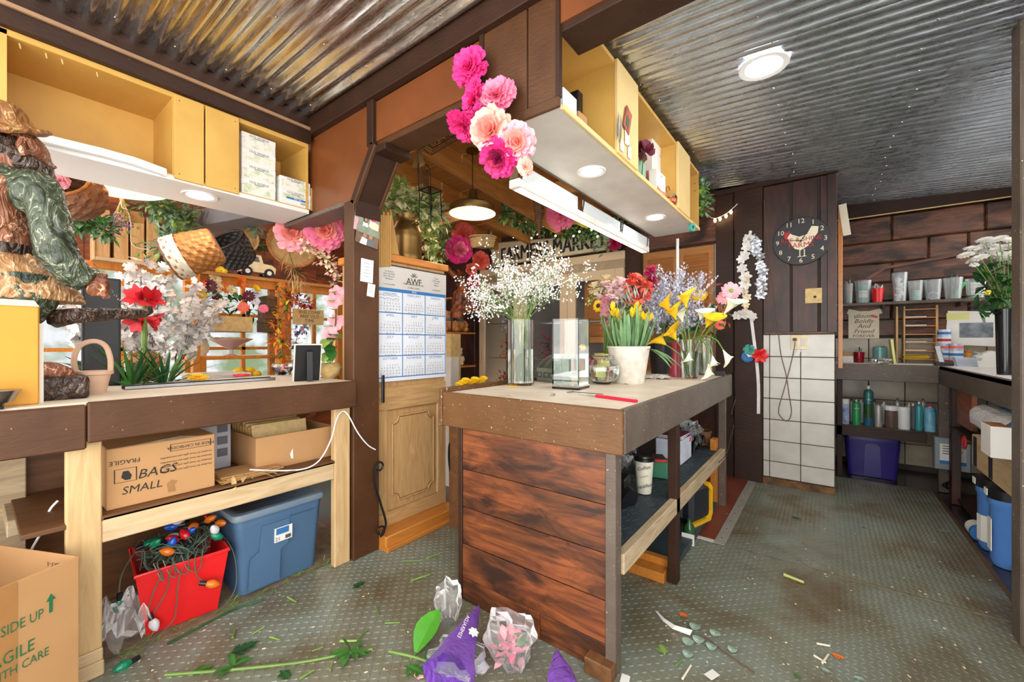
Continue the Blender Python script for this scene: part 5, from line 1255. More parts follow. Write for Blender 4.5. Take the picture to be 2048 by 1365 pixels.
foliage('pastel_silk_flowers', 'lilac and pink silk flowers behind grassy plant', 'silk flowers', G((590, 690, -4.6), (600, 660, -4.6), (615, 650, -4.6)), 90, .08, .045, .035, ['lilac', 'light_pink', 'ink_blue'])
p = U(500, 745, X=-3.6); t = thing('small_wood_stand', 'small brown wooden stand below the display shelf', 'stand', (-3.6, p.y, 0)); M().bx(-.1, .1, -.13, .13, .75, .9, .003).build('box', 'ply_dark', t); M().bx(-.12, .12, -.15, .15, .9, .92, .003).build('top', 'rafter', t)
for x in (-.09, .07):
    for y in (-.12, .1): M().bx(x, x+.02, y, y+.02, 0, .75).build('leg', 'ply_dark', t)
t = thing('white_side_table', 'white painted side table beyond counter, below display shelf', 'table', (-3.55, P(425, 745, X=-3.55).y, 0)); M().bx(-.15, .15, -.22, .2, .95, .98, .004).build('top', 'white_paint', t)
for x in (-.14, .11):
    for y in (-.21, .16): M().bx(x, x+.03, y, y+.03, 0, .95).build('leg', 'white_paint', t)
t = thing('fruit_bowl', 'cluster of yellow artificial lemons on small wood stand', 'decoration', (-3.6, P(490, 720, X=-3.6).y, .92))
for i in range(5): M().ball((R.uniform(-.03, .03), -.08+.04*i, .03+.03*(i % 2)), .03, 10, 6, (1, 1.25, 1)).build('lemon', 'yellow_petal' if i != 2 else 'leaf', t, True)
# ================================================================ post: photographs, notes, bags, milk can, calendar
def print_sheet(name, label, cat, c, rot, w_, h_, base, patches, curl=.0, group=None):
    """a flat print: sheet with raised-by-a-hair coloured shapes (x,z in fractions of the sheet)"""
    t = thing(name, label, cat, c, 0, group); t.matrix_world = Matrix.Translation(c) @ rot
    n = 6; m = M(); vs = []
    for i in range(n+1):
        for j in range(2): u = i/n-.5; vs.append((u*w_, (j-.5)*h_, curl*(4*u*u)))
    vs += [(x, y, z-.0008) for x, y, z in vs]; k = 2*(n+1)
    fs = [(2*i, 2*i+2, 2*i+3, 2*i+1) for i in range(n)]+[(k+2*i, k+2*i+1, k+2*i+3, k+2*i+2) for i in range(n)]
    m.add(vs, fs).build('sheet', base, t)
    for q, (mt, pts) in enumerate(patches):
        pp = [(x*w_, y*h_, curl*4*x*x+.0006+.0003*q) for x, y in pts]; M().add(pp, [tuple(range(len(pp)))]).build('printed_shape', mt, t)
    return t
def ell(cx, cy, rx, ry, n=10): return [(cx+rx*math.cos(2*PI*i/n), cy+ry*math.sin(2*PI*i/n)) for i in range(n)]
pm('skin', '#b98468', .6, var=.1); pm('hair', '#2a1c18', .6, var=.2); pm('photo_green', '#8f9a86', .5, var=.3, scale=30); pm('photo_brown', '#7d6250', .5, var=.3, scale=40)
XP = -2.062
p, k = A(732, 447, X=XP); print_sheet('snapshot', 'upper colour snapshot of woman in white top pinned to brown post', 'photograph', p+Vector((.004, 0, 0)), FX @ tilt('Z', -.1), P(758, 447, X=XP).y-P(709, 447, X=XP).y, 40*k, 'photo_green',
    [('paper_cream', [(.1, -.1), (.5, -.45), (.5, .1), (.15, .25)]), ('light_pink', [(-.5, -.5), (-.35, -.5), (-.33, .1), (-.48, .15)]), ('paper', [(-.2, -.5), (.12, -.5), (.06, .0), (-.12, .02)]), ('hair', ell(-.04, .2, .1, .2)), ('skin', ell(-.03, .17, .06, .12)), ('hot_pink', ell(.25, .3, .12, .13)), ('hair', [(.1, -.5), (.45, -.5), (.15, -.25)])], .004)
p, k = A(733, 474, X=XP); print_sheet('snapshot', 'lower snapshot of a couple pinned to brown post', 'photograph', p+Vector((.006, 0, 0)), FX @ tilt('Z', -.14), P(757, 474, X=XP).y-P(712, 474, X=XP).y, 36*k, 'photo_brown',
    [('photo_green', [(-.5, .1), (.5, .1), (.5, .5), (-.5, .5)]), ('paper', [(-.3, -.5), (.0, -.5), (.02, -.15), (-.22, -.1)]), ('ink_grey', [(.0, -.5), (.38, -.5), (.3, -.1), (.05, -.12)]), ('hair', ell(-.12, .12, .11, .18)), ('skin', ell(-.11, .05, .09, .16)), ('hair', ell(.16, .14, .1, .15)), ('skin', ell(.15, .06, .085, .16))], .005)
p, k = A(733, 542, X=XP); t = print_sheet('paper_note', 'larger handwritten white note taped to brown post', 'note', p+Vector((.003, 0, 0)), FX @ tilt('Z', -.05), P(746, 542, X=XP).y-P(721, 542, X=XP).y, 46*k, 'paper', [], .002)
for i in range(5): M().cb((0, .04-.018*i, .0015), (.04-.006*(i % 3), .0018, .0004)).build('handwriting_line', 'ink_grey', t)
p, k = A(741, 581, X=XP); t = print_sheet('paper_note', 'smaller white note taped below the larger one on post', 'note', p+Vector((.0035, 0, 0)), FX @ tilt('Z', -.12), P(749, 580, X=XP).y-P(734, 580, X=XP).y, 26*k, 'paper', [], .002)
for i in range(3): M().cb((0, .02-.014*i, .0015), (.024, .0016, .0004)).build('handwriting_line', 'ink_grey', t)
# calendar on the hutch
XK = -2.10; a, b, c, d = [P(u, v, X=XK) for u, v in ((752, 533), (892, 543), (890, 752), (752, 768))]
yc, zc_ = (a.y+b.y)/2, (a.z+d.z)/2; cw, chh = b.y-a.y, (a.z+b.z)/2-(c.z+d.z)/2
cl = thing('wall_calendar', 'large blue and white year calendar hung on pine hutch', 'calendar', (XK, yc, (c.z+d.z)/2))
M().bx(-.003, 0, -cw/2, cw/2, 0, chh, .0005).build('sheet', pm('cal_paper', '#dfe3ea', .6, var=.06), cl)
M().bx(0, .0008, -cw/2, cw/2, chh*.80, chh).build('header_panel', pm('cal_head', '#c9c4bd', .6, var=.06), cl)
M().bx(0, .002, -cw/2, cw/2, chh-.006, chh+.002).build('binding_strip', 'black_plastic', cl)
M().bx(0, .0012, -cw/2+.004, cw/2-.004, chh*.775, chh*.80).build('blue_band', 'ink_blue', cl); text('2024', 'paper', cl, (.002, 0, chh*.787), FX, .018)
gr = M(); gh = chh*.74; z0g = chh*.035
for i in range(4): y = -cw/2+.006+(cw-.016)*i/3; gr.bx(.0008, .0016, y, y+.005, z0g, z0g+gh)
for j in range(5): z = z0g+gh*j/4; gr.bx(.0008, .0017, -cw/2+.006, cw/2-.005, z-.003, z+.003)
tag(gr.build('grid_lines', 'ink_blue', cl), kind='stuff')
MON = ['JANUARY', 'FEBRUARY', 'MARCH', 'APRIL', 'MAY', 'JUNE', 'JULY', 'AUGUST', 'SEPTEMBER', 'OCTOBER', 'NOVEMBER', 'DECEMBER']
for q in range(12):
    cy = -cw/2+.008+(cw-.016)*((q % 3)+.5)/3; cz = z0g+gh*(1-((q//3)+.13)/4)
    text(MON[q], 'ink_blue', cl, (.0018, cy, cz), FX, .021, spacing=1.15)
    days = [str(n+1) for n in range([31, 29, 31, 30, 31, 30, 31, 31, 30, 31, 30, 31][q])]; st = [1, 4, 5, 1, 3, 6, 1, 4, 0, 2, 5, 0][q]
    for rw in range(6):
        for cc in range(7):
            n = rw*7+cc-st
            if 0 <= n < len(days) and rw < 5: pass
    rows = []
    cells = ['']*st+days
    for rw in range(0, len(cells), 7): rows.append('  '.join('%2s' % x for x in cells[rw:rw+7]))
    text('\n'.join(rows), 'ink_grey', cl, (.0018, cy, cz-.075), FX, .0155, line=1.12, sx=.92)
wv = M()
for z in (.71, .735): wv.tube([(.003, -cw/2+.02+.018*i, chh*z+.004*math.sin(i*2.1)) for i in range(9)], .0008, 4)
tag(wv.build('pen_scribble', 'ink', cl), kind='stuff')
lg = M()
for i in range(5):
    a = PI*(.15+.175*i); lg.tube([(.002, .022*math.cos(a+q)*(1+.3*abs(math.cos(a)))*s_, chh*.915+.028*math.sin(a)*s_) for q, s_ in ((-.25, .3), (-.2, .9), (0, 1.15), (.2, .9), (.25, .3))], .0012, 4)
tag(lg.build('flower_emblem', 'ink', cl), kind='stuff'); text('AWF', 'ink', cl, (.002, .0, chh*.878), FX, .06, spacing=.9); text('MAIN WHOLESALE FLORIST\nFLORIST SUPPLY', 'ink', cl, (.002, 0, chh*.838), FX, .0135, line=1.7)
for s_ in (-1, 1): text('Cut Flowers\n(631) 555 0100\n(631) 555 0101\nWholesale' if s_ < 0 else 'Greens\nFloral Supply\nRibbon\nBalloons', 'ink', cl, (.002, s_*cw*.34, chh*.91), FX, .013, line=1.15); text('CUT FLOWERS' if s_ < 0 else 'ACCESSORIES', 'ink', cl, (.002, s_*cw*.34, chh*.83), FX, .013)
# paper bags standing at the hutch's left top
ytop = 1.745
ya, yb = P(755, 480, X=-2.10).y, P(781, 480, X=-2.10).y; zt_ = P(765, 420, X=-2.1).z; zb_ = P(770, 537, X=-2.1).z
for i in range(6):
    y = ya+(yb-ya)*i/6; hh = zt_-zb_-(.02 if i % 2 else 0)
    m = M().bx(-.13, .0, 0, (yb-ya)/6*.8, 0, hh-.02, .001).build('paper_bag', 'kraft'); m.location = (-2.088, y, zb_+.003*i)
    tag(m, 'folded brown paper bag standing upright in the row on hutch side, %s from post' % ['first', 'second', 'third', 'fourth', 'fifth', 'sixth'][i], 'paper bag', 'brown paper bags')
t = thing('large_paper_bag', 'wide brown paper bag leaning against milk can', 'paper bag', (-2.2, yb+.012, 1.745)); hh = P(785, 430, X=-2.2).z-1.745
M().add([(.02, 0, 0), (.09, .0, 0), (.08, .0, hh), (.02, .0, hh), (.02, .06, 0), (.09, .06, 0), (.08, .008, hh), (.02, .008, hh)], [(0, 1, 2, 3), (7, 6, 5, 4), (1, 5, 6, 2), (0, 3, 7, 4), (3, 2, 6, 7), (0, 4, 5, 1)]).build('bag_body', 'kraft', t)
# milk can
p, k = A(814, 524, X=-2.24); r = 29*k; t = thing('milk_can', 'bronze metal milk can on top of pine hutch', 'milk can', (p.x, p.y, 1.745)); hh = P(814, 432, X=-2.24).z-1.745; s_ = hh/.33
M().lathe([(r*.98, 0), (r, .01), (r, .02*s_), (r*1.02, .03*s_), (r, .04*s_), (r, .16*s_), (r*1.02, .17*s_), (r, .18*s_), (r*1.02, .2*s_), (r, .21*s_), (r*.98, .22*s_), (r*.72, .275*s_), (r*.68, .285*s_), (r*.7, .31*s_), (r*.78, .33*s_), (r*.72, .328*s_), (r*.6, .3*s_), (0, .29*s_)], 32, None, True, False).build('can_body', 'bronze', t, True)
M().tube([(r*.65, -.02, .25*s_), (r*1.0, -.02, .26*s_), (r*1.05, 0, .262*s_), (r*1.0, .02, .26*s_), (r*.65, .02, .25*s_)], .006, 6).build('handle', 'bronze', t, True)
# iron scrolls (legs of a plant rack behind the post)
def spiral(c, r0, a0, turns, dr, ax=1): 
    return [Vector((0, c[0]+(r0-dr*i/12)*math.cos(a0+ax*turns*2*PI*i/12), c[1]+(r0-dr*i/12)*math.sin(a0+ax*turns*2*PI*i/12))) for i in range(13)]
def scroll(name, label, u, v0, v1, X, fl=1):
    a, b = P(u, v0, X=X), P(u, v1, X=X); h = a.z-b.z; t = thing(name, label, 'iron scroll', (X, b.y, b.z)); r = .028
    top = spiral((fl*.005, h-r), r, PI/2, .9, .014, -1 if fl > 0 else 1); bot = spiral((fl*.012, r), r*1.2, -PI/2, .95, .018, 1 if fl > 0 else -1)
    path = [q for q in top[::-1]]; 
    pts = smooth([Vector((0, fl*.005, h)), Vector((0, -fl*.022, h-.03)), Vector((0, -fl*.02, h*.72)), Vector((0, fl*.012, h*.45)), Vector((0, fl*.045, h*.2)), Vector((0, fl*.046, .04)), Vector((0, fl*.012, -.003))], 5)
    M().tube(top, .006, 6).build('curl', 'black_iron', t, True); M().tube(pts, .0065, 6).build('bar', 'black_iron', t, True); M().tube(bot, .006, 6).build('curl', 'black_iron', t, True); return t
scroll('iron_scroll', 'black wrought iron scroll leaning on plinth beside brown post', 757, 925, 1074, -2.02, 1)
scroll('iron_scroll', 'black wrought iron scroll behind island corner beyond plinth', 903, 882, 1046, -1.95, 1)
tag(M().bx(-2.062, -2.05, 1.452, 1.47, P(755, 808, X=-2.05).z, P(755, 752, X=-2.05).z, .003).build('door_latch_block', 'black_iron'), 'small black block on post edge beside calendar bottom', 'block')
# ================================================================ things hanging in the arch
p, k = A(862, 300, Y=1.75); t = thing('wire_hanging_basket', 'rusty wire basket with burlap bow and berries under beam', 'hanging basket', p); m = M()
for z, r in ((0, .05), (.05, .062)): m.tube([(-.05+.24*(i/12 if i <= 12 else (24-i)/12), (r if i <= 12 else -r), z+.03*(i/12 if i <= 12 else (24-i)/12)) for i in range(24)], .003, 4, closed=True)
for i in range(13):
    x = -.05+.24*i/12; m.tube([(x, .06, .05+.03*i/12), (x, .05, .03*i/12), (x, -.05, .03*i/12), (x, -.06, .05+.03*i/12)], .002, 4)
tag(m.build('wire_frame', pm('rust_wire', '#4a3426', .7, var=.4), t), kind='stuff'); M().tube([(-.04, 0, .06), (.05, 0, .4), (.18, 0, .09)], .002, 4).build('hanger', 'rust_wire', t)
bw = M()
for s_ in (-1, 1):
    bw.leaf((-.03, -.06, .03), (s_*.9, -.2, .1), .09, .08, .5, (0, -1, .2), 5, .3, .3, .6); bw.leaf((-.03, -.06, .03), (s_*.25-.1, -.15, -1), .15, .04, .15, (0, -1, 0), 5, .2, .8, .7)
bw.build('burlap_bow', 'burlap', t, 2); be = M()
for i in range(60): be.ball(Vector((R.uniform(-.08, .2), R.uniform(-.05, .05), R.uniform(.04, .12))), .006, 5, 4)
tag(be.build('berries', 'burgundy', t), kind='stuff'); lf = M()
for i in range(30): lf.leaf((R.uniform(-.08, .2), R.uniform(-.05, .05), .07), rv(.5), .05, .025, .4)
tag(lf.build('leaves', 'leaf_light', t), kind='stuff')
# wire chair plant stand
p, k = A(850, 385, X=-2.45); t = thing('wire_chair_stand', 'small black wire chair ornament hanging beside pendant lamp', 'ornament', p); s_ = 1.35
m = M()
for y in (-.06, .06): m.tube(smooth([Vector(q) for q in ((.0, y, -.17*s_), (.01, y, -.05), (0, y, .0), (-.01, y, .12*s_), (-.01, y*.7, .16*s_), (-.01, 0, .17*s_))]), .004, 5)
for y in (-.055, .055): m.tube([(0.12, y, .0), (.115, y, -.06), (.13, y, -.16*s_), (.15, y, -.17*s_)], .004, 5)
for i in range(6): y = -.05+.02*i; m.tube([(0, y, 0), (.12, y, 0)], .0025, 4); m.tube([(-.01, y*.8, 0), (-.01, y*.8, .14*s_)], .0025, 4)
m.tube([(0, -.06, 0), (.125, -.06, 0), (.125, .06, 0), (0, .06, 0)], .004, 5, closed=True)
m.tube([(-.01, 0, .22), (-.01, 0, zs(0, p.y)-p.z)], .002, 4); tag(m.build('wire_frame', 'black_iron', t), kind='stuff')
GX = lambda *a: [P(u, v, X=x) for u, v, x in a]; GY = lambda *a: [P(u, v, Y=y) for u, v, y in a]
foliage('variegated_ivy', 'cream edged variegated ivy massed behind milk can', 'ivy', GX((765, 410, -2.6), (790, 395, -2.6), (820, 405, -2.6), (850, 415, -2.6), (870, 430, -2.6)), 760, .12, .09, .05, ['leaf_ivory', 'leaf_ivory', 'leaf_light'], bend=.5)
foliage('ivy_trail', 'green and cream trailing ivy right of milk can', 'ivy', GX((840, 425, -2.6), (862, 455, -2.6), (860, 490, -2.6), (870, 515, -2.6)), 220, .09, .06, .045, ['leaf_ivory', 'leaf_light'], bend=.5)
foliage('hanging_greenery', 'fine green foliage hanging left of hot pink pompom', 'greenery', GX((885, 440, -3.1), (890, 470, -3.1), (885, 500, -3.1)), 190, .1, .05, .02, ['leaf', 'leaf_grey'], group='hanging greenery in the shop')
foliage('leaf_garland', 'long leafy garland with string lights along top of farmers sign', 'garland', GY((1012, 425, 3.2), (1045, 448, 3.7), (1090, 458, 3.98), (1140, 464, 3.98), (1190, 458, 3.98), (1235, 450, 3.98)), 950, .09, .055, .035, ['leaf', 'leaf_grey', 'leaf_light', 'leaf_dark'], bend=.4)
foliage('eucalyptus_trail', 'silver dollar eucalyptus hanging at right of farmers sign', 'garland', GY((1150, 485, 3.92), (1200, 480, 3.92), (1215, 500, 3.92)), 60, .09, .05, .05, ['leaf_grey'], bend=.1)
foliage('leaf_garland', 'short leafy garland end hanging behind hanging cabinet far corner', 'garland', GY((1400, 372, 3.42), (1408, 395, 3.44), (1406, 420, 3.44)), 170, .05, .05, .028, ['leaf', 'leaf_grey', 'leaf_light'])
foliage('hanging_greenery', 'eucalyptus leaves above coral pompom near rafters', 'greenery', GX((790, 345, -3.3), (830, 370, -3.3), (870, 390, -3.3)), 120, .08, .06, .03, ['leaf_grey', 'leaf'], group='hanging greenery in the shop')
t = thing('fairy_lights', 'warm fairy light string scattered through the leaf garland', 'string lights', P(1100, 470, Y=3.88)); o0 = P(1100, 470, Y=3.88); w_ = []
for i in range(40): w_.append(P(1015+i*6, 462+14*math.sin(i*.9)+R.uniform(-5, 5), Y=3.86)-o0)
M().tube(w_, .002, 4).build('wire', 'green_wire', t)
for q in w_[::2]: M().ball(q, .011, 6, 4).build('bulb', 'fairy', t)
t = thing('fairy_lights', 'short string of lit clear bulbs on dark wall near clock post', 'string lights', P(1440, 435, Y=4.05)); o0 = P(1440, 435, Y=4.05)
w_ = [P(u, v, Y=4.08)-o0 for u, v in ((1412, 425), (1420, 434), (1430, 437), (1440, 434), (1452, 428), (1462, 420), (1475, 408))]; M().tube(smooth(w_), .003, 4).build('wire', 'white_plastic', t)
for q in (w_[2], w_[3], w_[4], w_[5]): M().ball(q-Vector((0, 0, .02)), .012, 6, 4, (1, 1, 1.6)).build('bulb', 'fairy', t)
# cornucopia, watering can, lantern
p, k = A(1078, 420, Y=3.0); t = thing('twig_cornucopia', 'brown twig horn hanging point down beside strip light', 'ornament', p); m = M(); h = 110*k
for i in range(26): z = h*.5-h*i/25; r = 16*k*(1-(i/25))**.8+.004; m.tube([(r*math.cos(a)+.006*math.sin(i), r*math.sin(a), z) for a in [q*PI/5 for q in range(10)]], .006, 4, closed=True)
tag(m.build('twig_rings', 'wicker_brown', t), kind='stuff'); M().lathe([(16*k, h*.5), (.004, -h*.5)], 12).build('horn_core', 'stem_brown', t)
p, k = A(1165, 440, Y=3.6); t = thing('yellow_watering_can', 'yellow watering can hanging over the leaf garland', 'watering can', p)
M().lathe([(.075, -.06), (.085, .06), (.08, .065), (.07, -.05)], 20, Matrix.Rotation(.5, 4, 'Y')).build('can_body', 'yellow_plastic', t, True); M().tube([(-.07, 0, -.02), (-.14, 0, -.01), (-.21, 0, .01)], .014, 8, .011).build('spout', 'yellow_plastic', t)
M().lathe([(.012, 0), (.036, .035), (.036, .04), (0, .042)], 12, Matrix.Translation((-.205, 0, .008)) @ Matrix.Rotation(-PI/2+.2, 4, 'Y')).build('rose', 'yellow_plastic', t); M().tube([(.03, 0, .07), (.10, 0, .12), (.14, 0, .06), (.10, 0, -.03)], .007, 6).build('handle', 'yellow_plastic', t)
# corner rack with bears
XR, YR = -3.75, 3.72; t = thing('metal_shelf_rack', 'narrow black metal rack with wooden shelves in shop corner', 'shelf rack', (XR, YR, 0))
zs4 = [P(930, v, X=XR).z for v in (602, 666, 730)]
for x in (-.16, .16):
    for y in (-.2, .2): M().cyl((x, y, 0), (x, y, zs4[0]+.12), .01, None, 6).build('upright', 'black_iron', t)
for z in zs4+[.3]: M().bx(-.17, .17, -.22, .22, z-.02, z, .002).build('shelf_board', 'honey_y', t)
def bear(label, c, s, mat, rz, grp):
    t = thing('teddy_bear', label, 'teddy bear', c, rz, grp); m = M(); m.ball((0, 0, .07), .06, 12, 8, (.9, 1, 1.15)); m.ball((0, 0, .165), .048, 12, 8); 
    for q in (-1, 1): m.ball((0, .035*q, .205), .018, 8, 5); m.tube([(.02, .05*q, .11), (.05, .065*q, .075), (.06, .05*q, .05)], .02, 8); m.tube([(.03, .035*q, .03), (.09, .05*q, .025)], .025, 8); m.ball((.095, .05*q, .03), .026, 8, 5)
    m.ball((.04, 0, .155), .022, 8, 5); o = m.build('body', mat, t, True); md = o.modifiers.new('r', 'REMESH'); md.mode = 'VOXEL'; md.voxel_size = .006; md.use_smooth_shade = True
    M().ball((.062, 0, .16), .007, 6, 4).build('nose', 'black_plastic', t)
    for q in (-1, 1): M().ball((.042, .018*q, .18), .005, 6, 4).build('eye', 'black_plastic', t)
    M().tube([(.05*math.cos(a), .05*math.sin(a), .125) for a in [i*PI/6 for i in range(12)]], .008, 5, closed=True).build('bow', 'ink_blue', t); t.scale = (s,)*3
for i, (x, y) in enumerate(((.02, -.1), (.03, .06))): bear(['tan teddy bear sitting on rack, left of the pair', 'tan teddy bear sitting on rack, right of the pair'][i], (XR+x, YR+y, zs4[1]), 1.25, 'teddy', -.6, 'bears on the rack')
bear('pale plush animal slumped on lower rack shelf', (XR+.05, YR+.03, zs4[2]), 1.0, 'teddy_pale', -.9, 'bears on the rack')
t = thing('hurricane_vase', 'clear glass footed hurricane vase on top of rack', 'vase', (XR+.06, YR+.06, zs4[0])); M().lathe([(.05, 0), (.045, .01), (.014, .03), (.02, .06), (.06, .1), (.07, .2), (.065, .28), (.08, .32), (.077, .32), (.062, .28), (.066, .2), (.055, .1), (0, .07)], 20, None, True, False).build('vase_glass', 'clear_glass', t, True)
t = thing('burl_wood_stump', 'gnarled reddish driftwood burl beside milk can', 'driftwood', P(915, 590, X=-3.55)); m = M()
for q in ((0, 0, -.3), (.1, .1, -.25)): m.tube([Vector(q)+rv()*.04, Vector((q[0]*.5, q[1], 0))+rv()*.05, Vector((.03, .05, .15))+rv()*.05, Vector((-.02, q[1]*2-.1, .32))+rv()*.05], .09, 8, .035)
remesh(m.build('trunk', pm('burl', '#a4562a', .35, var=.6, scale=8, col2='#3e1c0e'), t), .012, .05, .06)
t = thing('white_box_stand', 'white box with yellow flowers right of pine hutch', 'box', P(900, 765, X=-2.6)); M().bx(-.08, .06, -.05, .05, -.98, .22, .003).build('box', 'old_white', t)
p = P(905, 690, X=-2.75); tag(M().bx(p.x-.06, p.x+.04, p.y-.06, p.y+.07, -.03, p.z+.1, .004).build('beige_bin', 'wicker_pale'), 'tan bin standing between hutch and metal rack', 'bin')
t = thing('yellow_flower_tray', 'row of yellow chrysanthemum heads beyond island left corner', 'flowers', P(940, 768, X=-1.9))
for i in range(9): a, b = M(), M(); daisy(a, b, (0.0, -.10+.03*i, .012*(i % 3)), (.4, -.3, 1), .032, 14, .012, .35, 3); a.build('flower', 'yellow_petal', t)
M().bx(-.06, .04, -.14, .2, -.96, -.01, .004).build('planter_box', 'ply_dark', t)
tag(M().cb(P(697, 700, X=-2.0), (.001, .001, .001)).build('screw_hole', 'iron'), 'tiny screw hole in the brown post face', 'screw') if False else None
# ================================================================ things on the island top
ZI = .961
def I(u, v): return A(u, v, Z=ZI)
def vase_cyl(name, label, u, v, wpx, hpx, water=.5, flare=1., cat='glass vase', th=.004, n=28):
    p, k = I(u, v); r = wpx*k/2; h = hpx*k; t = thing(name, label, cat, (p.x, p.y, ZI))
    M().lathe([(r*.97, 0), (r, .004), (r*flare, h), (r*flare-th, h), (r-th, .014), (0, .012)], n, None, True, False).build('glass', 'clear_glass', t, True)
    if water: hw = h*water; rw = r+(r*flare-r)*water-th-.0008; M().lathe([(0, .0128), (r-th-.0008, .015), (rw, hw), (0, hw)], n, None, False, False).build('water', 'water', t, True)
    return t, p, r, h
# baby's breath
t, p, r, h = vase_cyl('cylinder_vase', 'tall clear glass cylinder vase holding white baby\'s breath', 1041, 770, 54, 130, .55)
bb_ = thing('babys_breath_bunch', 'big airy bunch of tiny white baby\'s breath in cylinder vase', 'flowers', (p.x, p.y, ZI)); st = M(); bl = M()
for i in range(46):
    a = R.uniform(0, 2*PI); b0 = Vector((R.uniform(-.5, .5)*r, R.uniform(-.5, .5)*r, .03)); nk = Vector((math.cos(a)*r*.6, math.sin(a)*r*.6, h))
    el = R.uniform(.15, 1.35); L = R.uniform(.7, 1)*.30; d = Vector((math.cos(a)*math.cos(el)*1.05, math.sin(a)*math.cos(el)*1.05, math.sin(el)*1.15)); tip = nk+d*L+Vector((.06, -.02, .02))*R.random()
    st.tube(smooth([b0, nk.lerp(b0, .4), nk, nk.lerp(tip, .5)+Vector((0, 0, .02)), tip], 3), .0016, 4, .0008)
    for q in range(7):
        s0 = nk.lerp(tip, R.uniform(.35, 1))+rv()*.01; e = s0+(d+rv()*.6)*.07; st.tube([s0, s0.lerp(e, .5)+rv()*.008, e], .0007, 3)
        for j in range(9): bl.ball(e+rv()*.032, R.uniform(.0032, .0058), 5, 3)
tag(st.build('stems', 'stem', bb_), kind='stuff'); tag(bl.build('blossoms', 'white_petal', bb_), kind='stuff')
p, k = I(1036, 771); tag(M().cb((p.x+.02, p.y-.07, ZI+.002), (.06, .04, .002), (0, 0, .4)).build('fallen_petal', 'yellow_petal'), 'yellow petal lying before the baby\'s breath vase', 'petal')
# metal caddy with partitions
p, k = I(1090, 765); t = thing('metal_caddy', 'small galvanised divided caddy between the two tall vases', 'caddy', (p.x+.02, p.y+.05, ZI), -.25); w_ = .085
M().bx(-w_, w_, -.05, -.047, 0, .085, .001).build('front', 'galv_box', t); M().bx(-w_, w_, .10, .103, 0, .16, .001).build('back', 'galv_box', t); M().bx(-w_, w_, -.05, .1, 0, .004).build('bottom', 'galv_box', t)
for x in (-w_, -.03, .03, w_-.003): M().prism([(-.05, 0), (.1, 0), (.1, .16), (.06, .16), (.0, .13), (-.05, .085)], x, x+.003, 'X').build('divider', 'galv_box', t)
for x in (-.06, -.0, .05): M().tube([(x-.018, -.0515, .03), (x+.018, -.0515, .03), (x+.018, -.0515, .058), (x-.018, -.0515, .058)], .0025, 4, closed=True).build('label_frame', 'iron', t)
# square vase
p, k = I(1142, 777); r = 28*k; h = 138*k; t = thing('square_vase', 'tall square clear glass vase half full of water', 'glass vase', (p.x, p.y, ZI), .1)
m = M(); r1 = r-.006
m.add([(x*r, y*r, z) for z in (0, h) for x, y in ((-1, -1), (1, -1), (1, 1), (-1, 1))]+[(x*r1, y*r1, z) for z in (.02, h) for x, y in ((-1, -1), (1, -1), (1, 1), (-1, 1))],
      [(3, 2, 1, 0)]+[(i, (i+1) % 4, (i+1) % 4+4, i+4) for i in range(4)]+[(8, 9, 10, 11)]+[(8+(i+1) % 4, 8+i, 12+i, 12+(i+1) % 4) for i in range(4)]+[(4+i, 4+(i+1) % 4, 12+(i+1) % 4, 12+i) for i in range(4)])
m.build('glass', 'clear_glass', t); r2 = r1-.0008; M().bx(-r2, r2, -r2, r2, .021, h*.5).build('water', 'water', t)
# fish bowl
p, k = I(1205, 768); r = 34*k; t = thing('fish_bowl', 'round glass fish bowl of water beside white pot', 'glass bowl', (p.x, p.y, ZI)); pr = []
for i in range(11): a = -1.1+i*.2; pr.append((r*math.cos(a), r*.9*(math.sin(a)+math.sin(1.1))))
zt_ = pr[-1][1]; prof = [(pr[0][0]*.98, 0)]+pr[1:]+[(pr[-1][0]*.98, zt_+.006), (pr[-1][0]*1.06, zt_+.014), (pr[-1][0]*1.0, zt_+.016), (pr[-1][0]*.93, zt_+.006)]+[(a-.004, b) for a, b in pr[::-1][:-1]]+[(0, .008)]
M().lathe(prof, 30, None, True, False).build('glass', 'clear_glass', t, True)
M().lathe([(0, .0085)]+[(a-.0048, max(b, .009)) for a, b in pr[1:8]]+[(0, pr[7][1])], 30, None, False, False).build('water', 'water', t, True)
# yellow-green pot behind
p, k = I(1200, 752); t = thing('chartreuse_pot', 'pale yellow green pot of mixed flowers behind fish bowl', 'flower pot', (p.x, p.y+.10, ZI)); M().lathe([(.055, 0), (.085, .16), (.09, .16), (.082, .155), (.05, .02), (0, .02)], 24, None, True, False).build('pot', 'yellow_green', t, True)
pyg = Vector((p.x, p.y+.10, ZI))
def stemmed(name, label, base, tip, head, cat='flower', group=None, stemr=.0025, stm='stem', leaf=0, bow=.02):
    """one cut flower: stem from base to tip, head(t, tip_local, direction) builds the bloom"""
    base, tip = Vector(base), Vector(tip); t = thing(name, label, cat, base, 0, group); d = tip-base; mid = d*.5+Vector((0, 0, bow))-Vector((d.x, d.y, 0))*.2
    M().tube(smooth([Vector((0, 0, 0)), mid, d], 5), stemr, 5).build('stem', stm, t); head(t, d, (d-mid).normalized())
    for i in range(leaf): M().leaf(d*(.45+.15*i), (R.uniform(-1, 1), R.uniform(-1, .2), .5), .08, .028, .4).build('leaf', 'leaf', t)
    return t
def h_daisy(r, mat, cen, npet=18, rows=2, w=None, nrm=None, cr=.25):
    def f(t, c, d):
        a, b = M(), M(); daisy(a, b, c, nrm or (d+Vector((.25, -.75, .1))), r, npet, w or r*.3, .1, rows, cr); a.build('petals', mat, t); b.build('flower_centre', cen, t, True)
    return f
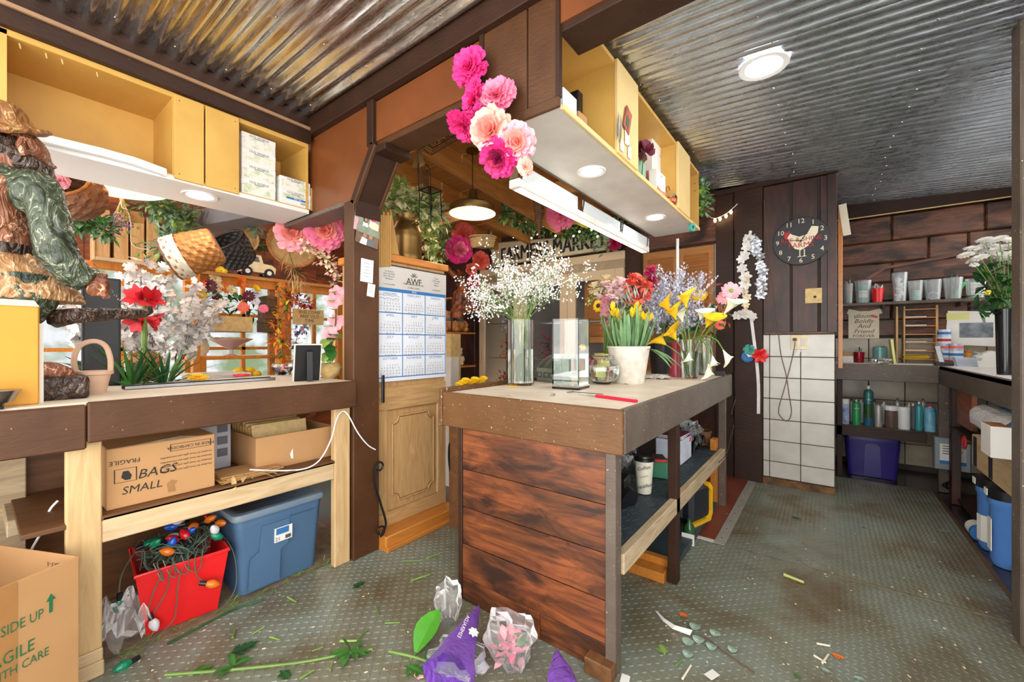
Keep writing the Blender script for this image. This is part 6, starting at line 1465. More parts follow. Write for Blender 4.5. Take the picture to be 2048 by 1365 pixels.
def h_ruffle(r, mat):
    def f(t, c, d):
        m = M()
        for i in range(38):
            q = (rv(.5)).normalized(); m.leaf(c+q*r*.15, q, r*R.uniform(.7, 1), r*.6, .3, d, 2, .3, .6, .8)
        m.build('petals', mat, t); M().lathe([(.003, -.025), (.007, -.012), (.008, 0)], 8, Matrix.Translation(c) @ d.to_track_quat('Z', 'Y').to_matrix().to_4x4()).build('calyx', 'leaf', t)
    return f
def h_tulip(L, r, mat, open_=.0):
    def f(t, c, d):
        m = M(); x = d.orthogonal().normalized(); y = d.cross(x)
        for i in range(6): a = 2*PI*i/6; e = x*math.cos(a)+y*math.sin(a); m.leaf(c+e*r*.25, d+e*(.25+open_), L, r*1.3, -.1+open_*.4, e, 4, .2, 0, .5)
        m.build('petals', mat, t)
    return f
# daffodils in the white pot
p, k = I(1257, 766); pw = thing('daffodil_pot', 'white textured pot crowded with budding yellow daffodils and leaves', 'potted plant', (p.x, p.y, ZI)); r = 42*k; h = 73*k
M().lathe([(r*.68, 0), (r*.72, .01), (r*.97, h*.95), (r, h*.96), (r, h), (r*.93, h), (r*.9, h*.85), (0, h*.85)], 30, None, True, False).build('pot', 'white_pot', pw, True); M().lathe([(r*.9, h*.86), (0, h*.89)], 20, None, False, False).build('soil', 'soil', pw)
for i in range(84):
    a = R.uniform(0, 2*PI); q = R.random()**.5*r*.75; d = Vector((math.cos(a)*(q/r)*.75, math.sin(a)*(q/r)*.75, 1))
    M().leaf((q*math.cos(a), q*math.sin(a), h*.86), d, R.uniform(.45, 1)*92*k, 7.5*k, R.uniform(0, .35), (math.cos(a), math.sin(a), .2), 5, .2, .12, .55).build('leaf', pm('daff_leaf', '#7f9f6c', .5, var=.35, scale=10, col2='#4c7a4a'), pw)
for i in range(12):
    a = R.uniform(0, 2*PI); q = R.random()**.5*r*.7; c = Vector((q*math.cos(a)*1.4, q*math.sin(a)*1.4, h+R.uniform(42, 74)*k)); st = M().tube([(q*math.cos(a), q*math.sin(a), h*.86), c*.6+Vector((0, 0, .03)), c], .003, 5).build('flower_stalk', 'stem', pw)
    m = M(); d = Vector((R.uniform(-.3, .3), R.uniform(-.3, .3), 1)).normalized(); x = d.orthogonal(); y = d.cross(x)
    for j in range(5): b = 2*PI*j/5; e = x*math.cos(b)+y*math.sin(b); m.leaf(c, d+e*(.15 if i % 3 else .45), R.uniform(15, 22)*k, 9*k, .0, e, 3, .2, 0, .5)
    m.build('flower_bud', 'yellow_petal', pw)
for u, v in ((1330, 700), (1325, 715), (1318, 740)): M().leaf((r*.8, .0, h*.9), (1, R.uniform(-.8, .2), R.uniform(-.1, .4)), 70*k, 8*k, .7, n=5).build('leaf', 'daff_leaf', pw)
# grey cloth glove
p, k = I(1315, 758); t = crumple('work_gloves', 'crumpled pale grey work gloves lying on island top', 'gloves', (p.x, p.y, ZI+.001), .17, .11, .028, pm('glove', '#c2bdb2', .85, var=.3, scale=20), 8.3, 14, .3, .7)
# red knife
a, b = P(1192, 795, Z=ZI), P(1274, 806, Z=ZI); d = b-a; t = thing('red_knife', 'folding knife with red handle near the front corner of island', 'knife', ((a+b)/2).to_tuple()[:2]+(ZI+.006,), math.atan2(d.y, d.x)); L = d.length
M().bx(-L/2, L/2, -.011, .011, -.006, .006, .004).build('handle', pm('knife_red', '#d8193f', .3, var=.05), t); M().bx(-L/2-.1, -L/2, -.005, .005, -.002, -.0005).build('blade', 'steel', t)
# black bucket with statice
pbk = Vector((P(1325, 700, Y=3.28).x, 3.28, ZI)); t = thing('black_bucket', 'black plastic bucket of grey statice behind daffodil pot', 'bucket', pbk); M().lathe([(.085, 0), (.11, .24), (.115, .24), (.115, .25), (.105, .25), (.08, .02), (0, .02)], 26, None, True, False).build('bucket_body', 'black_plastic', t, True)
sg = thing('statice_bunch', 'large hazy lilac grey statice bunch in black bucket', 'flowers', pbk); st = M(); bl = M()
for i in range(90):
    a = R.uniform(0, 2*PI); el = R.uniform(.2, 1.4); L = .58*R.uniform(.62, 1); d = Vector((math.cos(a)*math.cos(el)*.5+.12, math.sin(a)*math.cos(el)*.4, math.sin(el)*.9+.1)); n0 = Vector((math.cos(a)*.05+.02, math.sin(a)*.05, .25)); tip = n0+d*L
    st.tube([Vector((n0.x*.6, n0.y*.6, .03)), n0, tip], .0016, 4)
    for q in range(13):
        s0 = n0.lerp(tip, R.uniform(.35, 1)); e = s0+(d+rv()*.8)*.055
        for j in range(8): m0 = s0.lerp(e, j/7)+rv()*.006; bl.leaf(m0, rv(.4), .024, .015, 0, n=2)
tag(st.build('stems', 'stem', sg), kind='stuff'); tag(bl.build('blossoms', 'lilac', sg), kind='stuff')
# red vase, glass vases of callas
p, k = I(1351, 754); t = thing('red_vase', 'slim dusky red vase between black bucket and calla vase', 'vase', (p.x, p.y, ZI)); r = 13*k; h = 70*k; M().lathe([(r, 0), (r*1.02, .01), (r*.55, h*.6), (r*.6, h*.8), (r*.85, h), (r*.78, h), (r*.5, h*.75), (0, h*.5)], 22, None, True, False).build('vase_body', pm('dusky_red', '#9c2f3e', .3, var=.25), t, True); prv = Vector((p.x, p.y, ZI+h))
t, pc1, rv1, hv1 = vase_cyl('calla_vase', 'flared clear vase of green calla stems at island corner', 1379, 757, 30, 78, .7, 1.25)
t, pc2, rv2, hv2 = vase_cyl('bud_vase', 'clear ribbed glass vase behind the calla vase', 1408, 750, 30, 74, .6, 1.05)
def h_calla(L, r, mat, drop=False):
    def f(t, c, d):
        m = M(); x = d.orthogonal().normalized(); y = d.cross(x); vs = []; n = 12; k_ = 6
        for j in range(k_):
            s_ = j/(k_-1)
            for i in range(n+1):
                a = -PI+2*PI*i/n*.94+.2; rr = r*(.12+.9*s_**1.3); ex = (1+.55*s_*max(0, math.cos(a))); vs.append(c+d*(L*s_*ex*.8)+(x*math.cos(a)*ex+y*math.sin(a))*rr*(1+.35*(s_ > .8)))
        m.add(vs, [(j*(n+1)+i, j*(n+1)+i+1, (j+1)*(n+1)+i+1, (j+1)*(n+1)+i) for j in range(k_-1) for i in range(n)]); m.build('spathe', mat, t, 2)
        M().tube([c+d*L*.1, c+d*L*.62], .004, 6).build('spadix', 'yellow_petal', t)
    return f
IC = lambda u, v, dy=0: P(u, v, Y=pc1.y+dy)
bs = Vector((pc1.x, pc1.y, ZI+.03))
cpal = pm('calla_white', '#f0efe0', .5, scale=10, col2='#dfe6c0')
for i, (u, v, dy, L, lb, mt) in enumerate([(1365, 645, -.03, .075, 'white calla lily upright at left of calla vase', cpal), (1448, 628, -.02, .10, 'white calla lily leaning up right above vases', cpal), (1400, 640, -.04, .06, 'short white calla lily between yellow blooms', cpal),
        (1332, 690, -.06, .07, 'yellow calla lily drooping left above red vase', 'yellow_petal'), (1352, 680, -.07, .07, 'yellow calla lily facing front above red vase', 'yellow_petal'), (1340, 625, -.02, .09, 'tall yellow calla lily at upper left of bouquet', 'yellow_petal'), (1372, 615, -.03, .09, 'bright yellow calla lily, top centre of bouquet', 'yellow_petal'), (1412, 655, -.05, .08, 'yellow calla lily low at centre of bouquet', 'yellow_petal'), (1352, 640, -.05, .08, 'large open yellow calla lily beside white one', 'yellow_petal')]):
    stemmed('calla_lily', lb, bs+rv()*.012, IC(u, v, dy), h_calla(L*1.15, .036 if mt is cpal else .042, mt), group='calla lilies', stemr=.004)
def droop(label, pts, L):
    pts = [Vector(p) for p in pts]; t = thing('calla_lily', label, 'flower', pts[0], 0, 'calla lilies'); q = smooth([p-pts[0] for p in pts], 5); M().tube(q, .004, 6).build('stem', 'stem', t); h_calla(L*1.2, .026, cpal)(t, q[-1], (q[-1]-q[-4]).normalized())
top = Vector((pc1.x, pc1.y, ZI+hv1))
droop('white calla lily drooping in front of calla vase', [top, IC(1378, 670, -.05), IC(1379, 690, -.07), IC(1378, 706, -.08)], .05)
droop('white calla lily hanging far right on long bent stem', [top, IC(1410, 672, -.03), IC(1432, 680, -.05), IC(1440, 690, -.06), IC(1446, 700, -.06)], .07)
droop('white calla lily hanging lowest, touching island edge', [top, IC(1402, 680, -.05), IC(1415, 700, -.08), IC(1417, 728, -.09)], .07)
droop('white calla lily hanging midway at right of vases', [top, IC(1405, 678, -.04), IC(1420, 692, -.06), IC(1425, 712, -.08)], .06)
# gerberas, pincushion, roses...
base2 = Vector((pc2.x, pc2.y, ZI+.03))
for u, v, r, mt, ce, lb, nr in [(1398, 593, .05, 'yellow_petal', 'yellow_petal', 'yellow gerbera daisy above the calla vase', (0, -.8, .7)), (1462, 582, .055, 'light_pink', 'leaf_light', 'large pale pink gerbera at right of bouquet, facing right', (.5, -1, .2)), (1452, 594, .055, 'light_pink', 'leaf_light', 'pink gerbera overlapping the large pale one, left of it', (-.1, -.8, .5)),
        (1428, 572, .05, 'pink', 'leaf_light', 'pink gerbera seen edge on at top of bouquet', (-.2, -.2, 1)), (1440, 650, .03, 'coral', 'red_petal', 'small red pink daisy below white calla', (.4, -1, 0)), (1381, 622, .035, 'orange_petal', 'orange_petal', 'orange pincushion bloom in bouquet centre', (0, -1, .5)), (1368, 600, .04, 'yellow_petal', 'orange_petal', 'pointed yellow orange bloom left of yellow gerbera', (-.3, -1, .4))]:
    stemmed('gerbera', lb, base2+rv()*.01, P(u, v, Y=pc2.y-.05), h_daisy(r*1.2, mt, ce, 22, 2, nrm=nr), group='bright blooms by the callas')
m = M(); t = thing('bouquet_leaves', 'dark green leaves filling the calla bouquet', 'leaves', base2)
for i in range(60): m.leaf(P(R.uniform(1340, 1450), R.uniform(600, 670), Y=pc2.y-.02)-base2, rv(.3), .09, .035, .4)
tag(m.build('leaves', 'leaf', t), kind='stuff')
foliage('feathery_amaranth', 'rusty feathery plumes beside the pink gerberas', 'flowers', [P(u, v, Y=pc2.y-.02) for u, v in ((1425, 600), (1440, 615), (1450, 640))], 120, .04, .05, .008, [pm('rust_plume', '#b5643c', .7), 'coral'])
# carnations, dusty rose branch, sunflowers in the chartreuse pot
for i, (u, v, mt, lb) in enumerate([(1225, 575, 'blush', 'pale pink carnation at left edge of carnation bunch'), (1240, 568, 'blush', 'pale pink carnation at top of carnation bunch'), (1212, 562, 'cream_petal', 'cream carnation, leftmost high bloom'), (1237, 590, 'blush', 'pale pink carnation low in the bunch'), (1252, 580, 'blush', 'blush carnation beside coral ones'), (1270, 560, 'coral', 'coral carnation, largest in bunch'), (1262, 572, 'coral', 'coral carnation below the largest one'), (1285, 572, 'coral', 'coral carnation at right of bunch'), (1290, 580, 'magenta', 'magenta carnation at right of bunch'), (1278, 590, 'magenta', 'magenta carnation, lowest of bunch'), (1300, 545, 'magenta', 'lone magenta carnation in front of statice, upper'), (1305, 566, 'magenta', 'small magenta carnation in front of statice, lower'), (1190, 578, 'cream_petal', 'cream rose bud at far left of mixed pot'), (1213, 604, 'light_pink', 'pink carnation beside sunflower')]):
    stemmed('carnation', lb, pyg+Vector((R.uniform(-.03, .03), R.uniform(-.03, .03), .05)), P(u, v, Y=pyg.y-.02+.02*(i % 3)), h_ruffle(.055 if mt != 'magenta' else .045, mt), group='carnations in the mixed pot')
for i in range(16): stemmed('carnation', ['blush pink carnation packed in the mixed pot', 'coral pink carnation packed in the mixed pot'][i % 2], pyg+Vector((0, 0, .08)), P(R.uniform(1200, 1255) if i % 2 == 0 else R.uniform(1250, 1296), R.uniform(562, 606), Y=pyg.y-.03), h_ruffle(.046, ['blush', 'coral'][i % 2]), group='packed carnations in the mixed pot')
stemmed('sunflower', 'small yellow sunflower with brown eye left of daffodils', pyg+Vector((0, 0, .05)), P(1197, 612, Y=pyg.y-.06), h_daisy(.048, 'yellow_petal', pm('seed_brown', '#4a2c12', .8, var=.4, scale=60), 18, 2, .016, (-.1, -1, .1), .38))
spray('dusty_rose_branch', 'dusty rose leafed branch rising behind carnations', pyg+Vector((.0, .04, .25)), 7, .34, 'rose_dust', 30, .028, 'stem_brown', .22, (.12, 0, 0), 4)
foliage('chartreuse_filler', 'yellow green filler flowers left of sunflower', 'flowers', [P(u, v, Y=pyg.y) for u, v in ((1180, 600), (1195, 585), (1205, 600))], 110, .05, .03, .02, ['leaf_light', 'yellow_green'])
foliage('dusty_miller', 'silvery spiky foliage between carnations and daffodils', 'leaves', [P(u, v, Y=pyg.y-.05) for u, v in ((1235, 640), (1250, 615), (1280, 610))], 90, .06, .11, .012, ['silver_leaf'], bend=.1, hang=-.8)
# parrot ornament
p, k = A(1172, 640, Y=pyg.y-.05); t = thing('parrot_ornament', 'blue, yellow and red bird ornament behind square vase', 'ornament', (p.x-.02, p.y, ZI)); M().cyl((0, 0, 0), (0, 0, .08), .02, .015, 10).build('stand', 'red_plastic', t); M().ball((0, 0, .13), .04, 10, 7, (1, 1, 1.4)).build('body', 'ink_blue', t, True); M().ball((-.01, -.01, .2), .028, 10, 7).build('head', 'yellow_plastic', t, True); M().ball((.03, 0, .1), .025, 8, 6, (1.3, .6, 1.5)).build('wing', 'red_plastic', t, True); M().lathe([(.012, 0), (.008, .014), (0, .024)], 8, Matrix.Translation((-.02, -.032, .198)) @ Matrix.Rotation(2.2, 4, 'X')).build('beak', 'black_plastic', t)
# leaf scraps on the island
for i, (u, v) in enumerate(((1110, 792), (1255, 770), (1142, 786), (1022, 792))):
    p, k = I(u, v); m = M()
    for q in range(3): m.leaf((0, 0, .002), (R.uniform(-1, 1), R.uniform(-1, 1), .15), .03, .014, .2)
    m.build('leaf_scrap', ['leaf_light', 'kraft', 'leaf', 'cream_petal'][i]); tag(COL.objects[-1], ['light green leaf scrap before the square vase', 'brown leaf scrap beside daffodil pot', 'green leaf scrap at foot of square vase', 'cream petal scrap before baby\'s breath vase'][i], 'plant scrap'); COL.objects[-1].location = (p.x, p.y, ZI)
a = P(1160, 786, Z=ZI); tag(M().bx(a.x-.05, a.x+.12, a.y-.0015, a.y+.0015, ZI, ZI+.003).build('wire_pick', 'iron'), 'thin dark wire pick lying before square vase', 'wire')
t = thing('black_charger', 'small black plug box with cable at island far corner', 'charger', P(1440, 752, Z=ZI)); M().bx(-.03, .03, -.02, .02, 0, .035, .004).build('case', 'black_plastic', t)
pts = [P(u, v, X=-.545) for u, v in ((1464, 745), (1468, 770), (1470, 800), (1462, 830), (1467, 850), (1460, 880), (1452, 910), (1438, 925))]; M().tube(smooth([q-P(1440, 752, Z=ZI) for q in pts]), .0035, 5).build('cable', 'black_plastic', t)

for i, (x, z, mt) in enumerate(((-3.42, .56, 'red_petal'), (-3.36, 1.01, 'orange_petal'), (-2.75, 1.01, 'magenta'), (-2.65, .56, 'yellow_petal'), (-3.4, 1.46, 'lilac'))):
    foliage('cooler_bouquet', ['red bouquet on lowest cooler shelf', 'orange bouquet on middle cooler shelf at left', 'magenta bouquet on middle cooler shelf behind baby\'s breath', 'yellow bouquet on lowest cooler shelf behind caddy', 'lilac bouquet on top cooler shelf'][i], 'bouquet', [(x, YW+.2, z+.01), (x, YW+.2, z+.12), (x+.02, YW+.18, z+.22)], 90, .13, .06, .045, [mt, mt, 'leaf_dark'], group='bouquets in the cooler')
# ================================================================ contents of the hanging cabinet
zb = ZB0+.0165
def HB(u, v, X=-.80): return A(u, v, X=X)
def simple_box(name, label, cat, u0, u1, vt, X, z, mat, dx=.08, group=None):
    a, b = P(u0, vt, X=X), P(u1, vt, X=X); t = thing(name, label, cat, (X-dx/2, (a.y+b.y)/2, z), 0, group); h = (a.z+b.z)/2-z; w_ = abs(b.y-a.y)
    M().bx(-dx/2, dx/2, -w_/2, w_/2, 0, h, .003).build('carton', mat, t); return t, w_, h
t, w_, h = simple_box('white_canister', 'white plastic canister in first bay of hanging cabinet', 'canister', 1127, 1154, 186, -.82, zb, 'white_plastic', .10); M().bx(-.03, .03, -w_/2+.01, w_/2-.01, h, h+.012, .004).build('cap', 'white_plastic', t)
simple_box('black_box', 'black box behind white canister in hanging cabinet', 'box', 1156, 1166, 183, -.9, zb, 'black_plastic', .08)
simple_box('brown_box', 'small brown carton beside white canister in hanging cabinet', 'box', 1158, 1175, 228, -.85, zb, 'cardboard', .08)
t, w_, h = simple_box('green_foam_brick', 'green floral foam block leaning in middle bay', 'floral foam', 1272, 1292, 318, -.83, zb, pm('foam', '#8fae92', .9, var=.15), .07)
t = thing('dried_rose', 'dark red fabric rose on green foam block', 'silk flower', P(1287, 303, X=-.80)); h_ruffle(.055, 'burgundy')(t, Vector((0, 0, 0)), Vector((.8, -.5, .2)).normalized()); M().cyl((0, 0, -.01), (-.02, .03, -.12), .003, None, 5).build('stem', 'leaf_dark', t)
simple_box('pink_box', 'dusty pink box behind white wavy box', 'box', 1298, 1308, 345, -.88, zb, 'rose_dust', .07)
for i, (u0, u1, vt, X, lb) in enumerate(((1305, 1334, 294, -.87, 'tall white box with red wave print in middle bay'), (1314, 1331, 345, -.80, 'short white box with red wave print before the tall one'))):
    t, w_, h = simple_box('wavy_box', lb, 'box', u0, u1, vt, X, zb, 'paper', .05)
    M().prism([(-w_/2, h*.30), (0, h*.25), (w_/2, h*.33), (w_/2, h*.38), (0, h*.30), (-w_/2, h*.36)], .0255, .0262, 'X').build('wave_print', 'coral', t); M().prism([(-w_/2, h*.24), (0, h*.19), (w_/2, h*.27), (w_/2, h*.30), (0, h*.23), (-w_/2, h*.28)], .0255, .0262, 'X').build('wave_print', 'ink_red', t)
    text('Studio', 'ink_grey', t, (.027, 0, h*.85), FX, .018)
p = P(1337, 398, X=-.81); t = thing('potpourri_jar', 'round glass jar of orange pebbles with wire handle', 'jar', (p.x, p.y, zb)); M().lathe([(.03, 0), (.05, .02), (.055, .05), (.04, .085), (.037, .085), (.05, .05), (0, .01)], 18, None, True, False).build('jar_glass', 'clear_glass', t, True)
M().lathe([(0, .012), (.042, .025), (.045, .045), (0, .05)], 14, None, False, False).build('pebbles', 'orange_petal', t); M().tube([(0, -.04, .085), (0, -.05, .11), (0, 0, .135), (0, .05, .11), (0, .04, .085)], .002, 4).build('wire_handle', 'iron', t)
p = P(1252, 240, X=-.755); t = thing('seed_packet', 'orange printed packet clipped to cabinet door beside dark feathers', 'packet', (-.752, p.y, p.z)); M().bx(0, .006, -.03, .04, -.06, .06, .002, Matrix.Rotation(-.35, 4, 'X')).build('packet_body', pm('packet_print', '#c86a44', .4, scale=25, col2='#7c3028'), t); M().bx(.0065, .0075, -.015, .02, -.04, .01, 0, Matrix.Rotation(-.35, 4, 'X')).build('printed_picture', 'leaf_dark', t)
t = thing('scissor_pouch', 'grey metal snips hanging on cabinet door edge', 'tool', P(1237, 250, X=-.752)); 
for q in (-.012, .012): M().leaf((.006, q, .05), (0, q*4, -1), .13, .02, .05, (1, 0, 0), 4).build('blade', 'iron', t)
for u, v, w_, h_, lb, r_ in ((1243, 292, .04, .05, 'folded paper scrap pinned on first cabinet door', .1), (1253, 277, .05, .07, 'white memo sheet pinned on first cabinet door', -.05), (1258, 305, .04, .06, 'crumpled white tag at foot of first cabinet door', .2)):
    p = P(u, v, X=-.755); tag(M().bx(-.753, -.751, -w_/2+p.y, w_/2+p.y, p.z-h_/2, p.z+h_/2, .0005).build('paper_scrap', 'paper'), lb, 'paper')
p = P(1384, 455, X=-.762); t = thing('tape_roll', 'teal tape roll hanging at far end of hanging cabinet', 'tape', p); M().lathe([(.014, -.01), (.03, -.01), (.03, .01), (.014, .01), (.014, -.01)], 18, Matrix.Rotation(PI/2, 4, 'Y') @ Matrix.Rotation(.4, 4, 'X')).build('roll', 'teal', t, True)
p = P(1371, 420, X=-.79); t = thing('red_ribbon_spool', 'red ribbon spool in last cabinet bay', 'ribbon', (p.x-.04, p.y+.06, zb)); M().lathe([(.05, 0), (.05, .02), (.0, .02)], 18, Matrix.Translation((0, 0, .05)) @ Matrix.Rotation(PI/2, 4, 'Y')).build('spool', 'red_plastic', t)
# ================================================================ dark post: bow garlands
YP = YW-.06
def bow(m, c, r, nrm=(0, -1, 0)):
    nrm = Vector(nrm)+rv()*.3; nrm.normalize(); x = nrm.orthogonal().normalized(); y = nrm.cross(x); ph = R.random()*6
    for i in range(6): a = ph+2*PI*i/6; e = x*math.cos(a)+y*math.sin(a); m.leaf(c, e+nrm*.5, r, r*.75, .4, nrm, 3, .2, .2, .6)
def strand(name, label, pts, n, r, mat, cord='white_plastic', group='bow garlands on the dark post'):
    pts = smooth([Vector(q) for q in pts], 4); t = thing(name, label, 'bow garland', pts[0], 0, group); M().tube([q-pts[0] for q in pts], .004, 5).build('cord', cord, t)
    for i in range(n): m = M(); bow(m, pts[int(i*(len(pts)-1)/(n-1))]-pts[0]+Vector((R.uniform(-.02, .02), -.02, 0)), r*R.uniform(.8, 1.1)); m.build('bow', mat, t)
    return t
G2 = lambda *a: [P(u, v, Y=YP) for u, v in a]
strand('bow_garland', 'white ribbon bow garland, left strand on dark post', G2((1500, 478), (1492, 490), (1485, 520), (1490, 555), (1486, 580)), 10, .045, 'white_petal')
strand('bow_garland', 'silver ribbon bow garland, right strand on dark post', G2((1505, 478), (1515, 500), (1520, 530), (1522, 560), (1520, 590)), 13, .042, pm('silver_ribbon', '#c9ced6', .25, .5, var=.2))
strand('bow_garland', 'cream paper flower trail hanging below the white bows', G2((1492, 560), (1492, 585), (1490, 605), (1491, 625)), 5, .035, 'cream_petal')
strand('bow_garland', 'wide cluster of pale bows at foot of the cream trail', G2((1477, 632), (1490, 628), (1503, 634)), 9, .04, 'white_petal')
t = thing('hanging_ribbon', 'long narrow white ribbon hanging down dark post', 'ribbon', P(1503, 640, Y=YP)); o0 = P(1503, 640, Y=YP); q = smooth([P(u, v, Y=YP)-o0 for u, v in ((1503, 640), (1508, 680), (1513, 720), (1517, 770), (1517, 828))], 3)
m = M(); vs = [];
for z in q: vs += [z+Vector((-.012, -.005, 0)), z+Vector((.012, -.005, 0)), z+Vector((.012, -.003, 0)), z+Vector((-.012, -.003, 0))]
m.add(vs, [f for i in range(len(q)-1) for f in ((4*i, 4*i+1, 4*i+5, 4*i+4), (4*i+2, 4*i+3, 4*i+7, 4*i+6))]).build('ribbon_strip', 'white_petal', t)
t = thing('bow_cluster', 'green, blue and red bows pinned low on dark post', 'bows', P(1508, 705, Y=YP)); o0 = P(1508, 705, Y=YP)
for u, v, mt, r in ((1498, 700, 'teal', .045), (1495, 714, 'ink_blue', .045), (1520, 712, 'red_plastic', .06), (1500, 708, 'white_petal', .03)): m = M(); [bow(m, P(u, v, Y=YP-.02)-o0, r) for _ in range(2)]; m.build('bow', mt, t)
M().cyl((0, .03, .06), (0, -.02, .06), .006, None, 6).build('hook', 'white_plastic', t)
t = thing('wall_hook', 'small white hook holding the bow garlands', 'hook', P(1501, 472, Y=YP)); M().tube([(0, .03, .03), (0, -.01, .03), (0, -.012, -.02)], .006, 6).build('hook_bar', 'white_plastic', t); M().ball((0, -.012, .03), .014, 8, 5).build('hook_head', 'white_plastic', t)
# ================================================================ clock
YC = YW-.05; c, k = A(1602, 483, Y=YC); rc_ = .195; t = thing('rooster_clock', 'round black farm clock with rooster and cream numerals on dark boards', 'clock', (c.x, YC, c.z))
M().lathe([(rc_, 0), (rc_, .012), (rc_-.004, .016), (0, .016)], 48, Matrix.Rotation(PI/2, 4, 'X')).build('dial', pm('clock_black', '#2b2a2c', .55, var=.2, scale=12), t, True)
pm('clock_cream', '#e6dcc0', .6, var=.08)
for i in range(12):
    a = PI/2-2*PI*(i+1)/12; text(str(i+1), 'clock_cream', t, (.16*math.cos(a), -.0185, .16*math.sin(a)), FY, .052)
def flat(pts, mt, d, nm, par): M().prism(pts, -d, -d+.0015, 'Y').build(nm, mt, par)
flat([(-.1, .05), (-.085, .085), (-.06, .06), (-.01, .035), (.04, .05), (.07, .11), (.115, .1), (.11, .05), (.075, .0), (.05, -.045), (.0, -.075), (-.04, -.06), (-.065, -.02), (-.085, .02)], 'clock_cream', .018, 'rooster_print', t)
flat([(-.115, .045), (-.105, .09), (-.09, .075), (-.082, .098), (-.072, .07), (-.085, .05), (-.1, .02)], 'ink_red', .020, 'rooster_comb', t)
for x in (-.01, .02): flat([(x, -.07), (x+.006, -.07), (x+.006, -.12), (x+.02, -.128), (x-.018, -.128), (x, -.12)], 'clock_cream', .0182, 'rooster_leg', t)
text('RISE & SHINE', 'ink_red', t, (.0, -.0215, .012), FY, .048); text('FARMS', 'ink_red', t, (.0, -.0215, -.035), FY, .058)
for L, a, w_ in ((.085, 1.0, .006), (.12, 2.95, .004)): M().bx(-.012, L, -.024, -.0225, -w_/2, w_/2, 0, Matrix.Rotation(-a, 4, 'Y')).build('clock_hand', 'black_iron', t)
M().cyl((0, -.016, 0), (0, -.026, 0), .008, None, 10).build('spindle', 'black_iron', t)
# wood patch, outlet, cord
p, k = A(1627, 592, Y=YW-.046); t = thing('wood_patch_plate', 'bare pale wood square with a hole on dark boards', 'wood plate', (p.x, YW-.046, p.z)); M().bx(-.055, .055, -.012, 0, -.06, .06, .002).build('plate', 'wicker_pale', t); M().lathe([(.01, 0), (.0095, .001)], 12, Matrix.Translation((.01, -.0122, -.01)) @ Matrix.Rotation(PI/2, 4, 'X')).build('hole', 'soil', t)
YT = YW-.032; p, k = A(1598, 685, Y=YT); t = thing('outlet_plate', 'cream outlet and switch plate on tiled wall with cord plugged in', 'outlet', (p.x, YT, p.z)); M().bx(-.058, .058, -.006, 0, -.06, .06, .003).build('plate', 'cream_petal', t)
M().bx(.012, .045, -.009, -.006, -.033, .033, .002).build('rocker_switch', 'old_white', t); M().bx(-.045, -.012, -.008, -.006, -.035, .035, .001).build('socket_face', 'old_white', t); M().bx(-.04, -.015, -.03, -.008, .01, .035, .003).build('plug', 'stem_brown', t)
t2 = thing('clock_cord', 'thin brown cord looping down tiles to the outlet', 'cord', P(1590, 690, Y=YT)); o0 = P(1590, 690, Y=YT)
q = [P(u, v, Y=YT-.02)-o0 for u, v in ((1528, 400), (1533, 470), (1541, 530), (1549, 600), (1556, 660), (1562, 710), (1572, 750), (1578, 790), (1583, 825), (1575, 843), (1562, 835), (1557, 820), (1568, 780), (1580, 735), (1588, 700), (1590, 684))]
M().tube(smooth(q), .0032, 5).build('cord', 'stem_brown', t2); tag_ = M().cb(P(1596, 706, Y=YT-.03)-o0, (.025, .002, .055), (0, .4, 0)).build('paper_tag', 'paper', t2)
# ================================================================ alcove: cups on the shelf
def cup(label, u, wpx, vt, mat='clear_plastic', fill=None, Y=5.2, flare=1.25, vb=603, name='plastic_cup', cat='cup', lid=None, group='cups on the alcove shelf'):
    z = z1c; p, k = A(u, vb, Y=Y); r = wpx*k*.35; h = max(.04, P(u, vt, Y=Y).z-z); t = thing(name, label, cat, (p.x, Y, z), 0, group)
    M().lathe([(r/flare, 0), (r, h), (r-.002, h), (r/flare-.002, .004), (0, .003)], 22, None, True, False).build('cup_wall', mat, t, True)
    if fill: fill(t, r/flare*.8, h)
    return t
z1c = P(1800, 603, Y=5.15).z+.0005
def f_card(col, txt=None, ht=.8, tm='ink_red'):
    def f(t, r, h):
        M().bx(-r*.8, r*.8, -r*.55, -r*.45, .006, h*ht).build('leaflet', col, t)
        if txt: M().bx(-r*.8, r*.8, -r*.57, -r*.55, h*.25, h*.55).build('leaflet_band', 'paper', t); text(txt, tm, t, (0, -r*.6, h*.45), FY, r*.42); M().bx(-r*.8, r*.8, -r*.57, -r*.55, .006, h*.16).build('leaflet_band', 'teal', t)
    return f
def f_bits(cols, n=14, sz=.03):
    def f(t, r, h):
        for i in range(n): M().cb((R.uniform(-.6, .6)*r, R.uniform(-.6, .6)*r, .012+h*.8*i/n), (sz, sz*.6, sz*.5), (R.random(), R.random(), R.random()), .004).build('content', cols[i % len(cols)], t)
    return f
def f_sticks(cols):
    def f(t, r, h):
        for i in range(6): M().cyl((R.uniform(-.5, .5)*r, R.uniform(-.5, .5)*r, .006), (R.uniform(-.8, .8)*r, R.uniform(-.8, .8)*r, h*R.uniform(.8, 1.2)), .004, None, 6).build('pen', cols[i % len(cols)], t)
    return f
def f_rings(t, r, h):
    for i in range(5): M().lathe([(r*.7, 0), (r*1.02, 0), (r*1.02, .015), (r*.7, .015), (r*.7, 0)], 18, Matrix.Translation((0, 0, .006+.018*i))).build('tape_ring', 'mint', t)
cup('clear cup of pens, leftmost on alcove shelf', 1696, 24, 568, fill=f_sticks(['teal', 'coral', 'mint']))
cup('clear cup with green printed leaflet, second on alcove shelf', 1726, 38, 562, fill=f_card('teal', 'Greenfields'))
cup('tall clear cup of cotton and red cap', 1799, 34, 546, fill=f_bits(['white_plastic', 'white_plastic', 'paper'], 14, .045))
